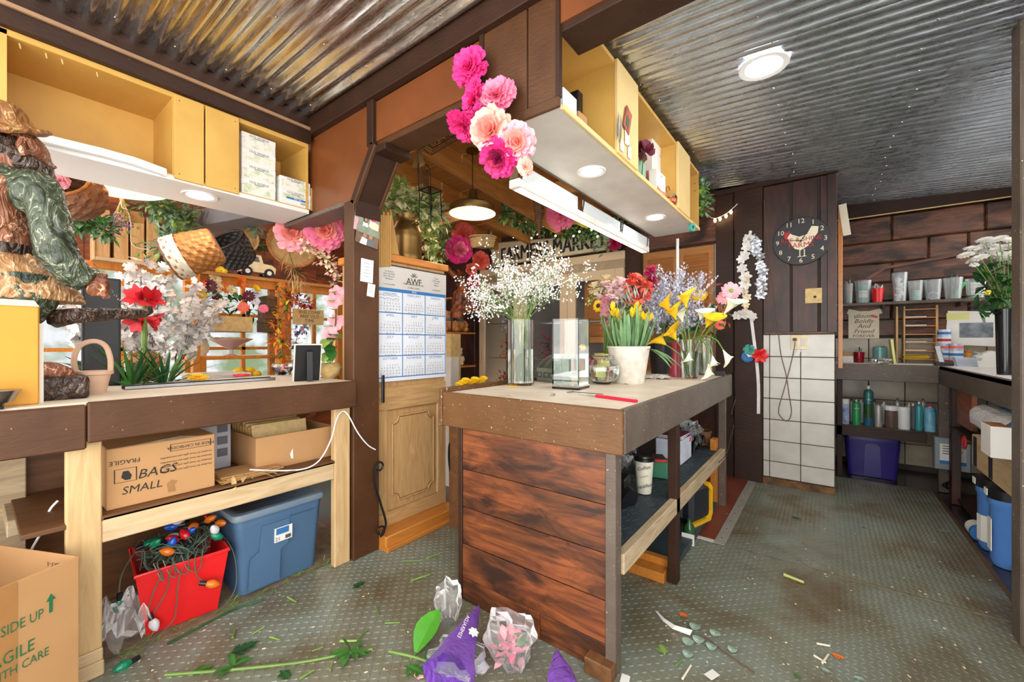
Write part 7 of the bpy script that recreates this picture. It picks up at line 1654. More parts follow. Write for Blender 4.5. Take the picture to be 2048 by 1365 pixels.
cup('clear cup of stacked mint tape rings', 1831, 33, 562, fill=f_rings)
cup('clear cup with a looped white string inside', 1866, 37, 560, fill=lambda t, r, h: M().tube([(r*.9*math.cos(a), -r*.2, .04+.03*math.sin(a)) for a in [i*PI/8 for i in range(16)]], .003, 5, closed=True).build('string_loop', 'white_plastic', t))
cup('clear cup with bright green stapler inside', 1906, 40, 556, fill=lambda t, r, h: (M().bx(-.012, .012, -.01, .01, .01, h*.85, .004, Matrix.Rotation(.45, 4, 'Y')).build('green_tool', pm('neon_green', '#3fd06a', .4), t), f_sticks(['ink_grey', 'leaf_dark'])(t, r, h)))
cup('clear cup with white and teal leaflet, rightmost on shelf', 1951, 42, 558, fill=f_card('paper', 'Greenfields'))
t = cup('red plastic cup with crinkled cellophane bow', 1755, 28, 577, mat='red_plastic', fill=None, flare=1.3, Y=5.16); p = P(1755, 570, Y=5.16)
o = crumple('cellophane_tuft', None, None, (0, 0, .09), .09, .09, .09, 'wrap', 2.2, 8, par=t)
M().bx(-.02, .02, -.015, .015, .02, .13, .004).build('wrapped_item', 'paper', t)
t = thing('yellow_tin', 'small yellow tin at right end of alcove shelf', 'tin', (P(1972, 603, Y=5.2).x, 5.2, z1c)); M().lathe([(.03, 0), (.03, .06), (.026, .065), (0, .065)], 16).build('tin_body', 'yellow_plastic', t)
# wall papers
p, k = A(1727, 650, Y=YA-.03); t = thing('motto_sheet', 'cream paper sheet with decorative script pinned on alcove wall', 'paper sign', (p.x, YA-.034, p.z)); M().bx(-.115, .115, -.002, 0, -.135, .135).build('sheet', 'paper_cream', t)
pm('ink_olive', '#6a5a24', .6, var=.2)
for s_, z in (('Bloom', .085), ('Boldly', .035), ('And', -.015), ('Friend', -.065), ('FOREVER', -.112)): text(s_, 'ink_olive', t, (0, -.004, z), FY, .058 if s_ != 'FOREVER' else .04, shear=.3 if s_ != 'FOREVER' else 0)
for x, rz in ((-.115, .5), (.12, -.4)): M().bx(x-.04, x+.04, -.006, -.003, .07, .12, 0, Matrix.Rotation(rz*.6, 4, 'Y')).build('taped_corner', 'paper_cream', t)
m = M(); [m.ball((.07+.012*i, -.012, .085-.006*i), .012, 6, 4) for i in range(3)]; tag(m.build('candy_sticker', 'coral', t), kind='stuff')
p, k = A(1952, 655, Y=YA-.05); t = thing('pinned_photo_sheet', 'white paper sheet with blurry photo print pinned on alcove wall', 'paper', (p.x, YA-.05, p.z)); M().bx(-.18, .19, -.003, 0, -.16, .14, 0, Matrix.Rotation(.06, 4, 'Y')).build('sheet', 'paper', t); M().bx(-.1, .1, -.0045, -.003, -.09, .04).build('photo_print', pm('blur_photo', '#8f98a2', .6, scale=14, col2='#4a5058'), t); M().bx(-.18, -.04, -.0045, -.003, .07, .13).build('tape', 'yellow_green', t)
p = P(1687, 440, Y=YW+.16); tag(M().cb((p.x+.008, YW+.16, p.z), (.05, .004, .26), (0, -.12, 0)).build('hanging_card', 'paper_cream'), 'white card hanging on corner beside clock boards', 'card')
# letter organiser
p, k = A(1832, 727, Z=1.013); yo = p.y; x0, x1 = P(1794, 700, Y=yo).x, P(1874, 700, Y=yo).x; h = P(1832, 612, Y=yo).z-1.013; t = thing('letter_organiser', 'wooden letter organiser with slots of envelopes on alcove bench', 'organiser', ((x0+x1)/2, yo, 1.013)); w_ = (x1-x0)/2
for s_ in (-1, 1): M().bx(s_*w_-.008, s_*w_+.008, 0, .2, 0, h, .002).build('side', 'pine', t)
M().bx(-w_*.62-.006, -w_*.62+.006, 0, .2, 0, h, .002).build('side', 'pine', t); M().bx(-w_, w_, .19, .2, 0, h).build('back', 'ply_dark', t)
for i in range(7): M().bx(-w_*.62, w_-.008, 0, .19, h*(.06+.145*i), h*(.06+.145*i)+.008).build('slot_shelf', 'honey_y', t)
for i in (1, 2, 4, 5): tag(M().bx(p.x-.07, p.x+.07, yo+.005, yo+.16, 1.013+h*(.06+.145*i)+.009, 1.013+h*(.06+.145*i)+.016).build('envelope', 'paper'), 'white envelope in letter organiser, slot %d from bottom' % i, 'envelope', 'letters in the organiser')
for i in range(5): tag(M().cb((p.x+R.uniform(-.01, .01), yo+.07, 1.013+h*.06+.0115+.007*i), (.17, .2, .004), (R.uniform(-.04, .04), R.uniform(-.05, .05), 0)).build('yellow_envelope', 'yellow_petal'), 'bright yellow envelope in lowest slot of letter organiser', 'envelope', 'yellow envelopes in the organiser')
def B(u, v=728, dy=0): y = 4.82 if v > 730 else 4.95 if v > 726 else 5.1; return Vector((P(u, v, Y=y+dy*.6).x, y+dy*.6, 1.0125))
t = thing('notebook', 'green edged notebook leaning against letter organiser', 'notebook', B(1791)); M().bx(-.012, .006, 0, .15, 0, .22, .002, Matrix.Rotation(-.1, 4, 'Y')).build('cover', 'yellow_green', t)
t = thing('teal_canister', 'teal glass canister with lid on alcove bench', 'canister', B(1760, 716, .02)); M().lathe([(.05, 0), (.052, .11), (.05, .12), (.052, .122), (.05, .145), (.03, .155), (0, .156)], 22).build('canister_body', pm('teal_pale', '#6fa6a4', .2, var=.15), t, True)
t = thing('faceted_dish', 'clear faceted glass dish before teal canister', 'glass dish', B(1763, 731)); M().lathe([(.045, 0), (.075, .018), (.07, .045), (.06, .05), (.055, .048), (.05, .012), (0, .01)], 9, None, True, False).build('dish_glass', 'clear_glass', t)
t = thing('red_pen_cup', 'sparkly red cup of pens on alcove bench', 'pen cup', B(1718, 722)); M().lathe([(.035, 0), (.042, .10), (.038, .1), (.032, .006), (0, .006)], 18, None, True, False).build('cup_wall', pm('glitter_red', '#a31326', .2, .3, var=.5, scale=90), t, True); f_sticks(['black_plastic', 'mint', 'steel'])(t, .03, .13)
t = thing('small_white_box', 'small white box with brown lid at alcove bench left end', 'box', B(1694, 724)); M().bx(-.05, .045, -.04, .04, 0, .06, .002).build('box_base', 'paper', t); M().bx(-.052, .03, -.042, .042, .06, .09, .002).build('lid', 'cardboard', t)
for i, (u, n_) in enumerate(((1888, 5), (1912, 3))):
    for j in range(n_):
        b0 = B(u, 722 if i == 0 else 727, .05); t = thing('wrap_tin', ['blue, red and white patterned tin in the taller stack, number %s up' % ['one', 'two', 'three', 'four', 'five'][j], 'blue, red and white patterned tin in the shorter stack, number %s up' % ['one', 'two', 'three', 'four', 'five'][j]][i], 'tin', (b0.x, b0.y, b0.z+.0605*j), R.random()*6, 'patterned tins on the bench')
        M().lathe([(.043, 0), (.043, .06), (0, .06)], 18).build('tin_body', pm('tin_white%d' % (j % 2), '#e4e2e6', .35, scale=25, col2=['#5b8fc8', '#c8d4e8'][j % 2]), t, True); M().lathe([(.0436, .018), (.0436, .04)], 18, None, False, False).build('print_band', ['ink_red', 'ink_blue', 'coral'][j % 3], t)
t = thing('cordless_phone', 'silver and black cordless phone standing in dock', 'phone', B(1885, 733, -.01)); M().bx(-.05, .06, -.04, .04, 0, .03, .006).build('dock', 'black_plastic', t); M().bx(-.02, .02, -.012, .012, .02, .17, .006, Matrix.Rotation(-.2, 4, 'Y')).build('handset', 'steel', t)
t = thing('clear_food_tub', 'clear plastic tub in front of the patterned tins', 'tub', B(1933, 737)); m = M().add([(s*a, q*b, z) for a, b, z in ((.055, .04, 0), (.075, .055, .07)) for s, q in ((-1, -1), (1, -1), (1, 1), (-1, 1))], [(3, 2, 1, 0)]+[(i, (i+1) % 4, (i+1) % 4+4, i+4) for i in range(4)]).build('tub_wall', film('tub_plastic', '#cfe0f0', .4, .2), t)
t = thing('yellow_spice_jar', 'orange yellow jar beside clear food tub', 'jar', B(1935, 722, .12)); M().lathe([(.028, 0), (.028, .09), (.02, .1), (.022, .12), (0, .12)], 14).build('jar_body', pm('honey', '#c88a28', .25, var=.2), t, True)
t = thing('glass_candy_jar', 'clear squat jar of grey pebbles behind white carton', 'jar', B(1955, 722, .12)); M().lathe([(.04, 0), (.042, .08), (.038, .08), (0, .01)], 16, None, True, False).build('jar_wall', 'clear_plastic', t); M().lathe([(.036, .004), (.037, .06), (0, .065)], 14).build('pebbles', 'ink_grey', t)
t = thing('white_takeout_carton', 'white folded carton beside black flower bucket', 'carton', B(1980, 738, 0)); M().prism([(-.07, 0), (.07, 0), (.085, .10), (.0, .125), (-.085, .08)], -.05, .06, 'Y').build('carton_body', 'paper', t); M().leaf((-.05, -.05, .09), (-.6, -.3, .5), .07, .06, .2, n=2).build('flap', 'paper', t)
# mums in black bucket
p = P(2017, 750, Z=1.013); pmb = Vector((p.x-.01, p.y, 1.013)); t = thing('tall_black_bucket', 'tall glossy black bucket of white mums at right', 'bucket', pmb); k = A(2017, 750, Z=1.013)[1]; hb_ = 132*k
M().lathe([(12.5*k, 0), (15*k, hb_), (15.6*k, hb_), (14.5*k, hb_-.003), (12*k, .01), (0, .01)], 26, None, True, False).build('bucket_body', pm('gloss_black', '#1a1c20', .12, var=.2), t, True)
xs_ = [(1932, 510), (1945, 497), (1955, 505), (1968, 492), (1960, 515), (1950, 520), (1975, 505), (1985, 482), (1998, 478), (1992, 500), (2005, 495), (2010, 508), (2018, 480), (2025, 492), (2032, 478), (2038, 488), (2030, 505), (2015, 515), (1998, 512), (1980, 515), (2040, 510), (1970, 480), (2036, 520), (1985, 492)]
for i, (u, v) in enumerate(xs_):
    stemmed('white_mum', 'white chrysanthemum in the tall black bucket', pmb+Vector((R.uniform(-.02, .02), R.uniform(-.02, .02), hb_*.6)), P(u, v, Y=pmb.y-.06+.05*(i % 4)), h_daisy(.042, 'white_petal', 'yellow_green', 16, 3, .012, (R.uniform(-.4, .2), -.5, .9), .2), group='white mums in the black bucket', leaf=2)
stemmed('white_mum', 'closed white chrysanthemum bud low at left of bucket', pmb+Vector((0, 0, hb_*.6)), P(1949, 530, Y=pmb.y-.05), h_daisy(.022, 'white_petal', 'leaf_light', 10, 2, .01), group='white mums in the black bucket')
m = M(); t = thing('mum_foliage', 'dark green chrysanthemum leaves above tall black bucket', 'leaves', pmb+Vector((0, 0, hb_)))
for i in range(90): m.leaf((R.uniform(-.12, .1), R.uniform(-.06, .06), R.uniform(-.02, .25)), rv(.5), .08, .035, .4)
tag(m.build('leaves', 'leaf_dark', t), kind='stuff')
# ================================================================ below the alcove bench
zc2 = zsh+.0005
def can(label, u, wpx, vt, col, cap='white_plastic', Y=4.83, band=None, vb=855, spray_=True, group='spray cans on lower shelf', txt=None):
    p, k = A(u, vb, Y=Y); r = wpx*k*.35; h = max(.08, P(u, vt, Y=Y).z-zc2); t = thing('spray_can', label, 'spray can', (p.x, Y, zc2), 0, group)
    M().lathe([(r*.97, 0), (r, .004), (r, h*.82), (r*.8, h*.88), (r*.45, h*.9), (r*.45, h*.92), (0, h*.92)] if spray_ else [(r*.95, 0), (r, .005), (r, h*.86), (r*.9, h*.87), (0, h*.87)], 20).build('can_body', col, t, True)
    if spray_: M().lathe([(r*.3, h*.91), (r*.28, h), (0, h)], 10).build('nozzle', cap, t)
    else: M().lathe([(r*1.03, h*.8), (r*1.03, h*.98), (r*.98, h), (0, h)], 20).build('lid', cap, t, True)
    if band: M().lathe([(r*1.01, h*.2), (r*1.01, h*.55)], 20, None, False, False).build('label_band', band, t)
    if txt: text(txt, 'paper', t, (0, -r*1.03, h*.66), FY, r*.55)
    return t
pm('spray_blue', '#dfe6f0', .35, scale=22, col2='#3f78c8'); pm('spray_green', '#2fa05e', .35, var=.2); pm('spray_deep', '#2a4a8c', .3, scale=12, col2='#2f7a4a'); pm('spray_aqua', '#8cc8dc', .35, scale=16, col2='#3a88b0')
can('white and blue flowered spray can, leftmost on lower shelf', 1690, 20, 798, 'spray_blue', 'white_plastic', spray_=False); can('green spray can beside the blue flowered one', 1713, 19, 800, 'spray_green', 'old_white', txt='LEAF')
can('tallest spray can, deep blue with red top', 1737, 22, 772, 'spray_deep', 'white_plastic', band='leaf_dark', txt='SAL'); can('grey spray can right of the tallest one', 1757, 17, 805, pm('can_grey', '#b8b4b0', .4, .3), 'stem_brown')
can('white lidded tub with dark label among spray cans', 1782, 27, 812, pm('can_choc', '#6e5850', .4), 'white_plastic', spray_=False, vb=858); can('plain white lidded tub among spray cans', 1808, 27, 814, 'white_plastic', 'white_plastic', spray_=False, vb=860)
can('dark grey spray can behind the white tub', 1826, 16, 808, 'ink_grey', 'white_plastic', Y=4.9); can('teal spray can near right end of shelf', 1838, 16, 804, pm('can_teal', '#3a9aa0', .35), 'white_plastic', vb=860); can('light blue spray can with leaf print, rightmost', 1860, 25, 810, 'spray_aqua', 'red_plastic', vb=862)
for i, u in enumerate((1703, 1722, 1748, 1768, 1795, 1818, 1846)): can(['dusty brown capped can in back row of lower shelf', 'white capped can in back row behind tubs'][i % 2], u, 15, 802+R.uniform(-6, 6), ['can_grey', 'white_plastic'][i % 2], ['stem_brown', 'white_plastic'][i % 2], Y=5.0, group='back row of spray cans')
a, b = P(1692, 955, Y=4.86).x, P(1800, 955, Y=4.86).x
t, ta, tb_ = tub('purple_storage_tub', 'scuffed dark purple tub with lid on alcove floor', a-.02, b+.02, 4.84, 5.2, 0, .40, 'purple_tub', 'purple_tub'); M().prism([(-.06, .02), (.06, .02), (.05, .28), (.03, .3), (-.03, .3), (-.05, .28)], -tb_+.008, -tb_+.03, 'Y').build('moulded_panel', 'purple_tub', t)
p, k = A(1903, 908, Y=4.69); t = thing('electrical_box', 'grey electrical box with white label on bench leg', 'electrical box', (p.x, 4.715, p.z)); w_ = 26*k; M().bx(-w_, w_*.95, -.07, 0, -32*k, 32*k, .006).build('box_body', pm('box_grey', '#8f979c', .4, .3, var=.1), t); M().bx(-w_*.7, w_*.7, -.072, -.07, -14*k, 20*k).build('label_sheet', 'paper', t); M().bx(-w_*.7, w_*.7, -.073, -.071, -20*k, -13*k).build('blue_band', 'ink_blue', t)
for z in (15, 10, 5, 0): M().bx(-w_*.55, w_*(.5 if z % 2 else .3), -.0732, -.072, z*k, (z+2)*k).build('print_line', 'ink_grey', t)
for x in (-.02, .0, .03): M().tube(smooth([Vector((x, -.03, -32*k)), Vector((x+.02, -.05, -50*k)), Vector((x-.03, -.02, -66*k)), Vector((x+.03, .0, -75*k))]), .006, 5).build('cable', 'black_plastic', t)
p, k = A(1933, 886, X=.73); t = thing('red_valve', 'red valve wheel on pipe beside electrical box', 'valve', (p.x-.01, p.y, p.z)); m = Matrix.Rotation(PI/2, 4, 'Y'); M().tube([m @ Vector((.04*math.cos(a), .04*math.sin(a), 0)) for a in [i*PI/8 for i in range(16)]], .006, 6, closed=True).build('wheel', 'ink_red', t)
for i in range(4): a = i*PI/4; M().cyl(m @ Vector((.04*math.cos(a), .04*math.sin(a), 0)), m @ Vector((-.04*math.cos(a), -.04*math.sin(a), 0)), .004, None, 5).build('spoke', 'ink_red', t)
M().cyl((0, 0, 0), (.12, 0, 0), .01, None, 8).build('pipe', 'bronze', t)
# side bench clutter
XR2 = .70
t = thing('lumber_offcuts', 'pale lumber block with metal plates under side bench', 'lumber', (.73, 0, 0)); a, b = P(1944, 930, X=.73), P(2034, 950, X=.73); z0_, z1_ = P(1944, 930, X=.73).z, P(1944, 868, X=.73).z
M().bx(0, .14, b.y, a.y, z0_, z1_, .004).build('timber', 'lumber_y', t)
for u in (1951, 1982): q = P(u, 900, X=.73); M().bx(-.004, 0, q.y-.03, q.y+.03, z0_+.01, z1_-.005, .001).build('metal_plate', 'iron', t)
tag(M().bx(.74, .86, b.y-.0, b.y+.28, z1_+.0005, z1_+.02, .003).build('timber_slat', 'honey_y'), 'thin tan timber slat resting on lumber block', 'lumber')
q0, q1 = P(1965, 850, X=.80), P(2040, 850, X=.80); t = thing('wrapped_roll', 'blue roll in clear plastic wrap on lumber under side bench', 'roll', (.82, 0, z1_+.02)); m = M(); rr = .075
M().cyl((0, q1.y, rr), (0, q0.y+.05, rr), rr*.9, None, 16).build('roll_core', pm('roll_blue', '#3f5f88', .6, scale=20, col2='#7890ac'), t, True)
vs = []
for i in range(9):
    y = q1.y-.01+(q0.y+.09-q1.y)*i/8
    for j in range(14): a = 2*PI*j/14; r_ = rr*(1.06+.1*R.random())*(1 if i < 8 else .6); vs.append((r_*math.cos(a), y, rr+max(-rr+.001, r_*math.sin(a))))
M().add(vs, [(i*14+j, i*14+(j+1) % 14, (i+1)*14+(j+1) % 14, (i+1)*14+j) for i in range(8) for j in range(14)]).build('plastic_wrap', 'wrap', t)
q0, q1 = P(2001, 880, X=.735), P(2036, 880, X=.735); z_ = z1_+.0205; t = thing('open_white_carton', 'tall white carton with orange inside beside wrapped roll', 'box', (.69, (q0.y+q1.y)/2-.02, z_-.02)); M().bx(-.04, .03, -.09, .07, 0, .155, .002).build('carton', 'paper', t); M().bx(-.036, .026, -.086, .066, .1555, .157).build('inner', 'wicker', t)
t = thing('blue_basin', 'blue plastic basin on shelf under side bench', 'basin', (.95, P(2005, 812, X=.9).y-.1, .58)); M().lathe([(.13, 0), (.16, .2), (.165, .205), (.15, .2), (.12, .01), (0, .01)], 22, None, True, False).build('basin_body', pm('basin_blue', '#2f86bc', .35), t, True)
for i, (u, lb) in enumerate(((1985, 'blue water filter housing under side bench, farther of two'), (2012, 'blue water filter housing under side bench, nearer of two'))):
    p, k = A(u, 1045+i*12, Z=0); t = thing('water_filter', lb, 'water filter', (.775, P(u, 1000, X=.77).y, .0), 0, 'blue filter housings'); h = .36
    M().lathe([(.05, 0.0), (.062, .03), (.066, h*.9), (.072, h*.92), (.072, h), (0, h)], 22).build('housing', pm('filter_blue', '#5588d0', .3, var=.12), t, True); M().lathe([(.075, h), (.078, h+.05), (.05, h+.07), (0, h+.07)], 22).build('cap', 'black_plastic', t, True)
    M().lathe([(.0665, .05), (.067, .2)], 12, None, False, False).build('label_sheet', 'paper', t) if i == 0 else M().bx(-.068, -.064, -.04, .02, .08, .25).build('label_sheet', 'paper', t)
    M().cb((-.078, 0, h+.03), (.004, .05, .035)).build('cap_label', 'paper', t)
    M().tube([(0, 0, h+.06), (.03, .0, h+.12), (.04, .1, h+.16)], .012, 6).build('hose', 'black_plastic', t)
p = P(1958, 1008, X=.75); t = thing('fallen_can', 'white and blue can lying on floor beside filters', 'can', (.745, p.y, .045)); m = Matrix.Rotation(PI/2, 4, 'X') @ Matrix.Rotation(.3, 4, 'Z'); M().lathe([(.045, -.06), (.045, .06), (0, .06)], 18, m).build('can_body', 'paper', t, True); M().lathe([(.046, .035), (.046, .061), (0, .062)], 18, m, True, False).build('blue_end', 'ink_blue', t, True)
# ================================================================ island shelf contents
zi2 = .4255
def S(u, v): q = P(u, v, Z=zi2); return q
p, k = A(1288, 985, Z=zi2); t = thing('coffee_cup', 'cream paper coffee cup with black lid on island shelf', 'paper cup', (p.x, p.y, zi2)); r = 17*k; h = 66*k
M().lathe([(r*.8, 0), (r*.82, .003), (r*1.08, h), (0, h)], 24).build('cup_wall', pm('cup_cream', '#e6e0cc', .6), t, True); M().lathe([(r*1.14, h-.004), (r*1.14, h+.008), (r*1.02, h+.012), (r*.98, h+.022), (r*.9, h+.022), (0, h+.018)], 24).build('lid', 'black_plastic', t, True)
dv = (Vector((0, 0, 0))-Vector((p.x, p.y, 0))).normalized(); rt = Vector((0, 0, 1)).cross(dv); 
for s_, z in (('Coffee', .8), ('~~~', .55), ('breakfast', .25)): text(s_, 'ink', t, dv*(r*(.83+.26*z)+.0015)+Vector((0, 0, h*z)), face(rt, (0, 0, 1)) @ tilt('Z', .3), r*.55)
p, k = A(1325, 957, Z=zi2); t = thing('green_box', 'green box under a red phone on island shelf', 'box', (p.x-.03, p.y+.03, zi2), .2); M().bx(-.055, .055, -.055, .055, 0, .095, .006).build('box_body', pm('box_green', '#3f8a6a', .5), t)
pg = Vector((p.x-.03, p.y+.03, zi2)); t = thing('red_phone', 'black phone in red case resting on green box', 'phone', (pg.x, pg.y, zi2+.0955), .5); M().bx(-.035, .035, -.06, .06, 0, .014, .004).build('case', 'red_plastic', t); M().bx(-.031, .031, -.055, .055, .014, .017).build('screen', 'black_plastic', t)
p, k = A(1366, 925, Z=zi2); t = thing('white_carton', 'white carton on island shelf behind dark post', 'box', (p.x-.05, p.y+.05, zi2)); M().bx(-.1, .06, -.13, .12, 0, .15, .003).build('carton', pm('carton_grey', '#c9d0dc', .6), t); M().bx(.06, .0615, .07, .1, .11, .14).build('red_sticker', 'red_plastic', t)
tw_ = Vector((p.x-.05, p.y+.05, zi2+.15))
for i in range(5): tag(M().cb(tw_+Vector((-.02, 0, .003+.005*i)), (.15, .2, .004), (0, 0, R.uniform(-.2, .2))).build('magazine', ['purple', 'paper', 'ink_grey', 'paper', 'burgundy'][i]), ['purple magazine at bottom of pile on white carton', 'white leaflet second in pile on white carton', 'grey leaflet in middle of pile on white carton', 'white leaflet fourth in pile on white carton', 'dark red magazine on top of pile on white carton'][i], 'magazine', 'magazines on the white carton')
p = S(1395, 900); t = thing('black_bag_pile', 'crumpled black bag with clear plastic on island shelf far end', 'bag', (p.x-.08, p.y, zi2)); crumple('bag_cloth', None, None, (0, 0, 0), .2, .26, .2, 'black_plastic', 4.4, 14, par=t); crumple('plastic_cover', None, None, (.02, -.02, .12), .18, .2, .1, 'wrap', 6.1, 10, par=t)
p = S(1412, 890); t = thing('twig_basket', 'reddish twig basket beside black bag on island shelf', 'basket', (p.x-.03, p.y-.02, zi2)); m = M()
for i in range(9): m.tube([(.05*math.cos(a)*(1+i*.05), .05*math.sin(a)*(1+i*.05), .01+.012*i) for a in [q*PI/6 for q in range(12)]], .006, 4, closed=True)
tag(m.build('twig_rings', 'wicker_brown', t), kind='stuff')
p = S(1255, 945); t = thing('clear_bag', 'clear crinkled plastic bags at island shelf near end', 'plastic bag', (p.x-.08, p.y+.03, zi2)); crumple('bag_film', None, None, (0, 0, 0), .16, .2, .14, 'wrap', 7.7, 12, par=t); crumple('bag_film', None, None, (.03, .06, .08), .12, .14, .12, 'clear_plastic', 1.7, 12, par=t)
p = S(1255, 1010); t = thing('black_sleeve', 'black plastic sleeve folded over island shelf edge', 'plastic bag', (p.x-.03, p.y, zi2)); m = M().tube([(-.1, .05, .05), (0, .0, .045), (.05, -.02, .03)], .05, 12, .055).build('sleeve', 'black_plastic', t, True); M().bx(-.08, .03, -.01, .06, .06, .13, .004, Matrix.Rotation(.2, 4, 'X')).build('sleeve_end', 'black_plastic', t)
# heater
p, k = A(1395, 1055, Z=.009); t = thing('fan_heater', 'black and yellow portable fan heater under island', 'heater', (p.x-.05, p.y+.0, .051), -.3); w_, h = .11, .24
M().bx(-.1, .085, -w_, w_, .01, h, .025).build('case', pm('heater_black', '#22252e', .4, var=.15), t)
for s_ in (1,): M().prism([(-w_-.004, .02), (-w_+.0, .0), (w_-.02, .0), (w_+.004, .04), (w_+.004, h-.03), (w_-.03, h+.008), (w_-.055, h-.01), (w_-.012, h-.05), (w_-.012, .06), (w_-.05, .02)], .06, .095, 'X').build('yellow_frame', pm('heater_yellow', '#eab320', .4, var=.05), t)
gl = M()
for i in range(9): gl.bx(-.075, .02, -w_-.004, -w_+.0, .04+.013*i, .046+.013*i)
tag(gl.build('grille', 'ink_grey', t), kind='stuff'); M().tube([(-.06, -.05, h-.01), (-.06, -.04, h+.035), (-.06, .04, h+.035), (-.06, .05, h-.01)], .012, 8).build('handle', 'heater_black', t)
for x in (-.045, .02): M().cyl((x, -w_+.002, h-.055), (x, -w_-.018, h-.055), .018, .016, 14).build('knob', 'heater_black', t)
p = P(1384, 1100, Z=0); t = thing('green_bottle', 'green bottle with white label on floor behind island post', 'bottle', (p.x-.03, p.y+.06, 0)); M().lathe([(.03, 0), (.032, .09), (.028, .11), (.012, .13), (.012, .15), (0, .15)], 16).build('bottle_body', pm('bottle_green', '#2f5a34', .2), t, True); M().bx(-.034, .036, -.036, -.033, .01, .075).build('label_sheet', 'paper', t)
# ================================================================ floor litter
def lay(u, v): q = P(u, v, Z=0); return Vector((q.x, q.y, .0025))
def stem_piece(label, pts, r, mat='stem', name='cut_stem', leafy=0, group='cut stems on the floor'):
    ps = [lay(*q)+Vector((0, 0, r)) for q in pts]; t = thing(name, label, 'cut stem', ps[0], 0, group); q = [p-ps[0] for p in ps]; M().tube(smooth(q, 4), r, 7, r*.8).build('stem', mat, t, True)
    for i in range(leafy):
        c = q[0].lerp(q[-1], R.uniform(.0, .9)); m = M()
        for j in range(5): m.leaf(c+Vector((0, 0, .003)), (R.uniform(-1, 1), R.uniform(-1, 1), .12), R.uniform(.05, .09), .024, .1, n=3)
        m.build('leaf_cluster', 'leaf', t)
    return t
stem_piece('longest leafy green stem lying across floor before red bin', [(330, 1355), (460, 1345), (600, 1330), (680, 1315), (745, 1303)], .0055, leafy=3)
stem_piece('long dark green bare stem beside the red bin', [(335, 1292), (400, 1258), (470, 1222), (530, 1203)], .005, 'leaf_dark')
stem_piece('thick pale stem with round leaves near the big green leaf', [(778, 1308), (830, 1320), (900, 1345)], .006, leafy=1)
stem_piece('short thick pale stem piece, alone on right floor', [(1568, 1154), (1608, 1170)], .008, pm('pale_stem', '#c4c87a', .5))
for i, (u0, v0, u1, v1) in enumerate([(770, 1250, 800, 1249), (822, 1165, 860, 1152), (806, 1125, 842, 1124), (853, 1120, 880, 1110), (866, 1227, 889, 1214), (880, 1190, 892, 1178), (624, 1306, 646, 1298), (680, 1287, 714, 1286), (712, 1285, 735, 1262), (540, 1278, 560, 1284), (465, 1280, 470, 1262), (505, 1272, 528, 1258), (752, 1217, 757, 1235), (575, 1198, 592, 1208), (1352, 1335, 1365, 1322), (820, 1050, 842, 1058), (600, 1362, 628, 1345), (660, 1345, 664, 1330), (770, 1060, 800, 1068)]):
    stem_piece('short snipped green stem scrap on the metal floor', [(u0, v0), (u1, v1)], R.uniform(.003, .005), 'leaf_light' if i % 2 else 'stem')
t = thing('big_green_leaf', 'large glossy green leaf lying on floor left of purple wrap', 'leaf', lay(832, 1310), 0); q = lay(880, 1258)-lay(832, 1310); M().leaf((0, 0, .004), (q.x, q.y, .10), q.length*1.1, .10, .1, n=6, fold=.35).build('blade', pm('leaf_bright', '#4fa02c', .35, var=.3, scale=10), t); M().tube([(0, 0, .002), -Vector((q.x, q.y, 0))*.2+Vector((0, 0, .003))], .003, 5).build('stalk', 'leaf_light', t)
def lobed(label, u0, v0, u1, v1, mat='leaf', cat='leaf', group='loose leaves on the floor', name='fallen_leaf'):
    a, b = lay(u0, v0), lay(u1, v1); d = b-a; L = d.length; d.normalize(); s_ = Vector((-d.y, d.x, 0)); t = thing(name, label, cat, a, 0, group); m = M()
    m.leaf((0, 0, .003), d+Vector((0, 0, .06)), L, L*.28, .05, n=4)
    for i in range(3):
        for q in (-1, 1): m.leaf(d*L*(.2+.22*i)+Vector((0, 0, .003)), d*.7+s_*q+Vector((0, 0, .1)), L*(.42-.07*i), L*.17, .1, n=3)
    m.build('blade', mat, t); return t
for i, (u0, v0, u1, v1, lb) in enumerate([(455, 1315, 520, 1285, 'jagged green leaf between red bin and long stem'), (470, 1325, 500, 1318, 'small jagged leaf touching the long stem'), (705, 1180, 730, 1165, 'small jagged leaf near brown post'), (810, 1335, 850, 1355, 'dark jagged leaf beside purple wrap'), (560, 1345, 580, 1362, 'dark leaf at bottom edge before red bin'), (380, 1350, 430, 1335, 'leafy sprig at bottom left beside big carton')]):
    lobed(lb, u0, v0, u1, v1, 'leaf' if i % 2 else 'leaf_dark')
# eucalyptus sprig on the right floor
t = thing('eucalyptus_sprig', 'grey green eucalyptus sprig with round leaves on floor right of island', 'leaves', lay(1508, 1350)); o0 = lay(1508, 1350)
M().tube(smooth([lay(u, v)-o0+Vector((0, 0, .003)) for u, v in ((1508, 1350), (1480, 1330), (1450, 1310), (1420, 1285), (1400, 1275))]), .003, 5).build('stem', 'stem_brown', t)
pm('euc', '#9fb7a4', .5, var=.25, scale=12)
for u, v, s_ in ((1390, 1257, .045), (1397, 1283, .045), (1376, 1287, .045), (1376, 1312, .04), (1430, 1270, .04), (1423, 1297, .04), (1465, 1303, .035)):
    c = lay(u, v)-o0; m = M(); n = 12; vs = [c+Vector((s_*math.cos(2*PI*i/n)*.5, s_*math.sin(2*PI*i/n)*.5, .006+.004*math.cos(2*PI*i/n*2))) for i in range(n)]; m.add([c+Vector((0, 0, .004))]+vs, [(0, i+1, (i+1) % n+1) for i in range(n)]); m.build('round_leaf', 'euc', t)
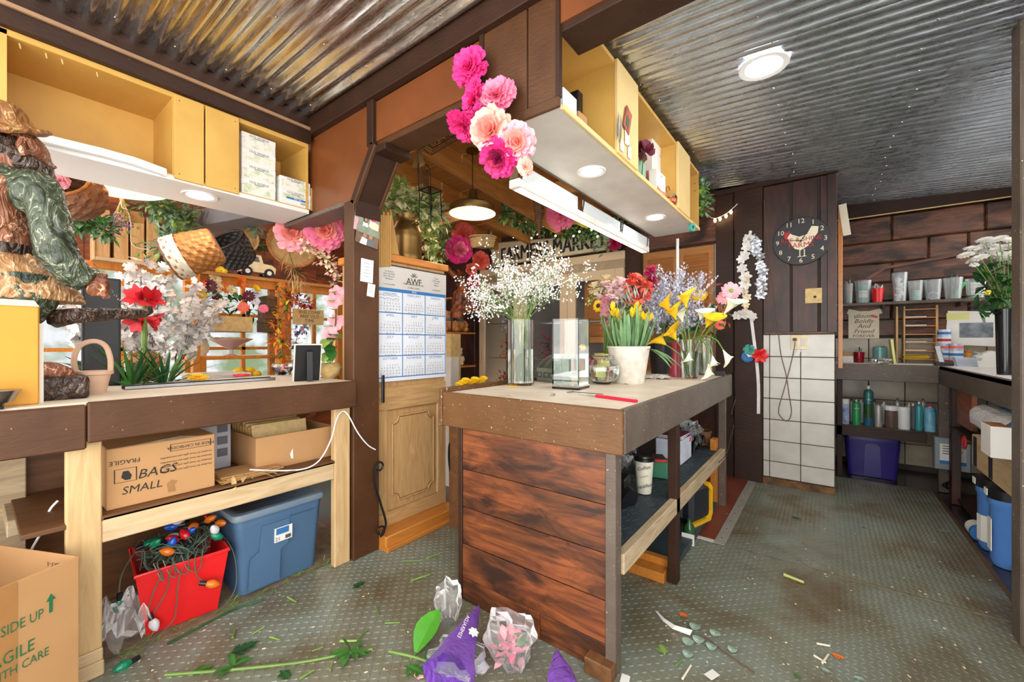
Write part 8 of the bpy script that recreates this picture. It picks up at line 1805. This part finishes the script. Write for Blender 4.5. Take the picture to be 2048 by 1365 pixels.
lobed('pale green pointed leaf left of eucalyptus sprig', 1330, 1315, 1320, 1290, 'leaf_light'); lobed('small orange leaf near the curled white paper', 1356, 1228, 1378, 1238, 'orange_petal'); lobed('grey green leaf on floor near side bench', 1872, 1062, 1900, 1066, 'euc')
lobed('green leaf at bottom edge of right floor', 1585, 1350, 1605, 1362, 'leaf'); lobed('pale grey leaf at bottom of right floor', 1705, 1358, 1730, 1362, 'euc'); lobed('grey green leaf under white stem scraps', 1640, 1338, 1662, 1350, 'euc')
lobed('orange brown dried leaf among white scraps', 1660, 1310, 1692, 1322, 'orange_petal'); lobed('tiny brown leaf mid floor right', 1606, 1086, 1616, 1094, 'kraft'); lobed('dark leaf scrap on right floor beyond seam', 1580, 1036, 1605, 1040, 'leaf_dark')
# curled white paper
t = thing('curled_paper', 'curled white paper offcut on floor right of island', 'paper', lay(1310, 1225)); o0 = lay(1310, 1225); m = M(); vs = []
for i, (u, v, w_) in enumerate(((1310, 1225, .002), (1325, 1245, .012), (1345, 1262, .02), (1380, 1275, .026))): q = lay(u, v)-o0; vs += [q+Vector((0, 0, .004)), q+Vector((.01, .0, w_+.004))]
m.add(vs, [(2*i, 2*i+2, 2*i+3, 2*i+1) for i in range(3)]).build('paper_strip', 'paper', t)
for i, (u0, v0, u1, v1) in enumerate(((1628, 1315, 1652, 1330), (1645, 1330, 1657, 1313), (1633, 1291, 1660, 1296), (1365, 1362, 1382, 1335))): stem_piece('white stem scrap on right floor', [(u0, v0), (u1, v1)], .004, 'paper_cream', 'white_scrap', group='white scraps on the floor')
for i, (u, v, lb) in enumerate(((835, 1350, 'pale pink paper scrap beside purple wrap'), (258, 1270, 'white paper slip on dirt left of red bin'), (1424, 1353, 'torn white paper bit at bottom right of island'), (1250, 1363, 'white paper strip at bottom edge beside island'))):
    q = lay(u, v); tag(M().cb((q.x, q.y, .005), (.05, .03, .001), (.05, .05, .6*i)).build('paper_scrap', 'paper' if i else 'light_pink'), lb, 'paper')
m = M()
for i in range(150):
    u, v = R.uniform(220, 1990), R.uniform(1010, 1360); q = lay(u, v)
    if q.x < -2.1 or q.x > .68 or (-1.42 < q.x < -.57 and q.y > 1.3): continue
    m.cb((q.x, q.y, .0035), (R.uniform(.004, .012), R.uniform(.003, .006), .002), (0, 0, R.random()*3))
tag(m.build('floor_crumbs', 'cream_petal'), 'tiny pale petal crumbs scattered over the metal floor', 'debris', kind='stuff')
m = M()
for i in range(120): m.leaf((R.uniform(-2.2, -2.12), R.uniform(.3, 1.2), .001), (R.uniform(-1, 1), R.uniform(-1, 1), .1), .05, .005, .1, n=2)
tag(m.build('floor_straw', 'leaf_light'), 'dry straw bits along edge of metal floor under counter', 'debris', kind='stuff')
# ================================================================ purple flower sleeves and cellophane at the island's foot
def cone(label, base, tip, r, mat, name='flower_sleeve', seed=1., emblem=False):
    base, tip = Vector(base), Vector(tip); d = tip-base; L = d.length; t = thing(name, label, 'flower wrap', base); mt = d.to_track_quat('Z', 'Y').to_matrix().to_4x4(); n, k = 18, 9; vs = []
    for j in range(k+1):
        s_ = j/k
        for i in range(n):
            a = 2*PI*i/n; rr = r*(1-s_)**.85*(1+.22*mnoise.noise(Vector((math.cos(a)*1.5, math.sin(a)*1.5, s_*4+seed))))+.002; v = mt @ Vector((rr*math.cos(a), rr*math.sin(a), L*s_)); v.z = max(v.z, .003-base.z); vs.append(v)
    m = M().add(vs, [(j*n+i, j*n+(i+1) % n, (j+1)*n+(i+1) % n, (j+1)*n+i) for j in range(k) for i in range(n)]); m.build('sleeve', mat, t, True); return t, mt, L
b0, t0 = P(905, 1400, Z=.03), P(958, 1210, X=-1.33)
b0 = Vector((-1.02, .98, .06)); t0 = P(958, 1212, Y=1.30)
t, mt, L = cone('purple translucent flower sleeve pointing up beside island planks', b0, t0, .085, 'wrap_purple', seed=2.)
dv = (Vector((0, 0, CAMH))-b0); dv.z = 0; dv.normalize(); ax = (t0-b0).normalized(); rt = ax.cross(dv).normalized()
dv = Vector((0, 0, CAMH))-(t0+b0)/2; dv = (dv-ax*dv.dot(ax)).normalized(); rt = ax.cross(dv).normalized()*-1; cc = (t0-b0)*.45+dv*.052
text('ESMERALDA', 'paper', t, cc+dv*.008+rt*.022, face(ax, ax.cross(rt).cross(ax) * -1), .02); m = M()
for i in range(7): m.leaf(cc+dv*.008-rt*.02, rt*math.cos(i*.9)+ax*math.sin(i*.9), .022, .014, .05, dv, 3)
tag(m.build('flower_emblem', 'paper', t), kind='stuff')
b1 = P(1140, 1420, Y=1.2); t, mt, L = cone('purple flower sleeve tip at bottom edge right of cellophane', Vector((b1.x, 1.16, .04)), P(1113, 1300, Y=1.31), .07, 'wrap_purple', seed=5.)
def billow(label, c, sz, mat, seed, rz=0):
    t = thing('cellophane_wrap', label, 'plastic wrap', c, rz, 'clear wraps at the island foot'); n, k = 22, 10; vs = []
    for j in range(k+1):
        s_ = j/k
        for i in range(n):
            a = 2*PI*i/n; rr = (.6+.5*math.sin(s_*2.4))*(1+.35*mnoise.noise(Vector((math.cos(a)*2.2, math.sin(a)*2.2, s_*3+seed)))+.12*math.sin(a*7+seed)); vs.append((rr*sz[0]*math.cos(a), rr*sz[1]*math.sin(a), max(.003, sz[2]*s_*(1+.25*mnoise.noise(Vector((a, seed, 0)))))))
    M().add(vs, [(j*n+i, j*n+(i+1) % n, (j+1)*n+(i+1) % n, (j+1)*n+i) for j in range(k) for i in range(n)]).build('film', mat, t); return t
c1 = P(1030, 1390, Y=1.25); t = billow('crinkled clear wrap with pink blooms between the purple sleeves', (c1.x, 1.22, .0), (.085, .07, .17), 'wrap', 3.3)
for i in range(7): m = M(); [m.leaf((R.uniform(-.04, .04), R.uniform(-.04, .04), .03+.01*i), rv(.3), .05, .03, .3) for _ in range(8)]; m.build('petal_cluster', ['light_pink', 'leaf', 'pink'][i % 3], t)
c2 = P(910, 1290, Y=1.28); billow('crinkled clear wrap left of tall purple sleeve', (c2.x, 1.24, 0), (.05, .05, .16), 'wrap', 9.1)
c3 = P(980, 1350, Y=1.22); billow('low clear wrap spread in front of purple sleeve', (c3.x-.05, 1.1, 0), (.10, .08, .06), 'wrap', 6.6)
finish_texts()
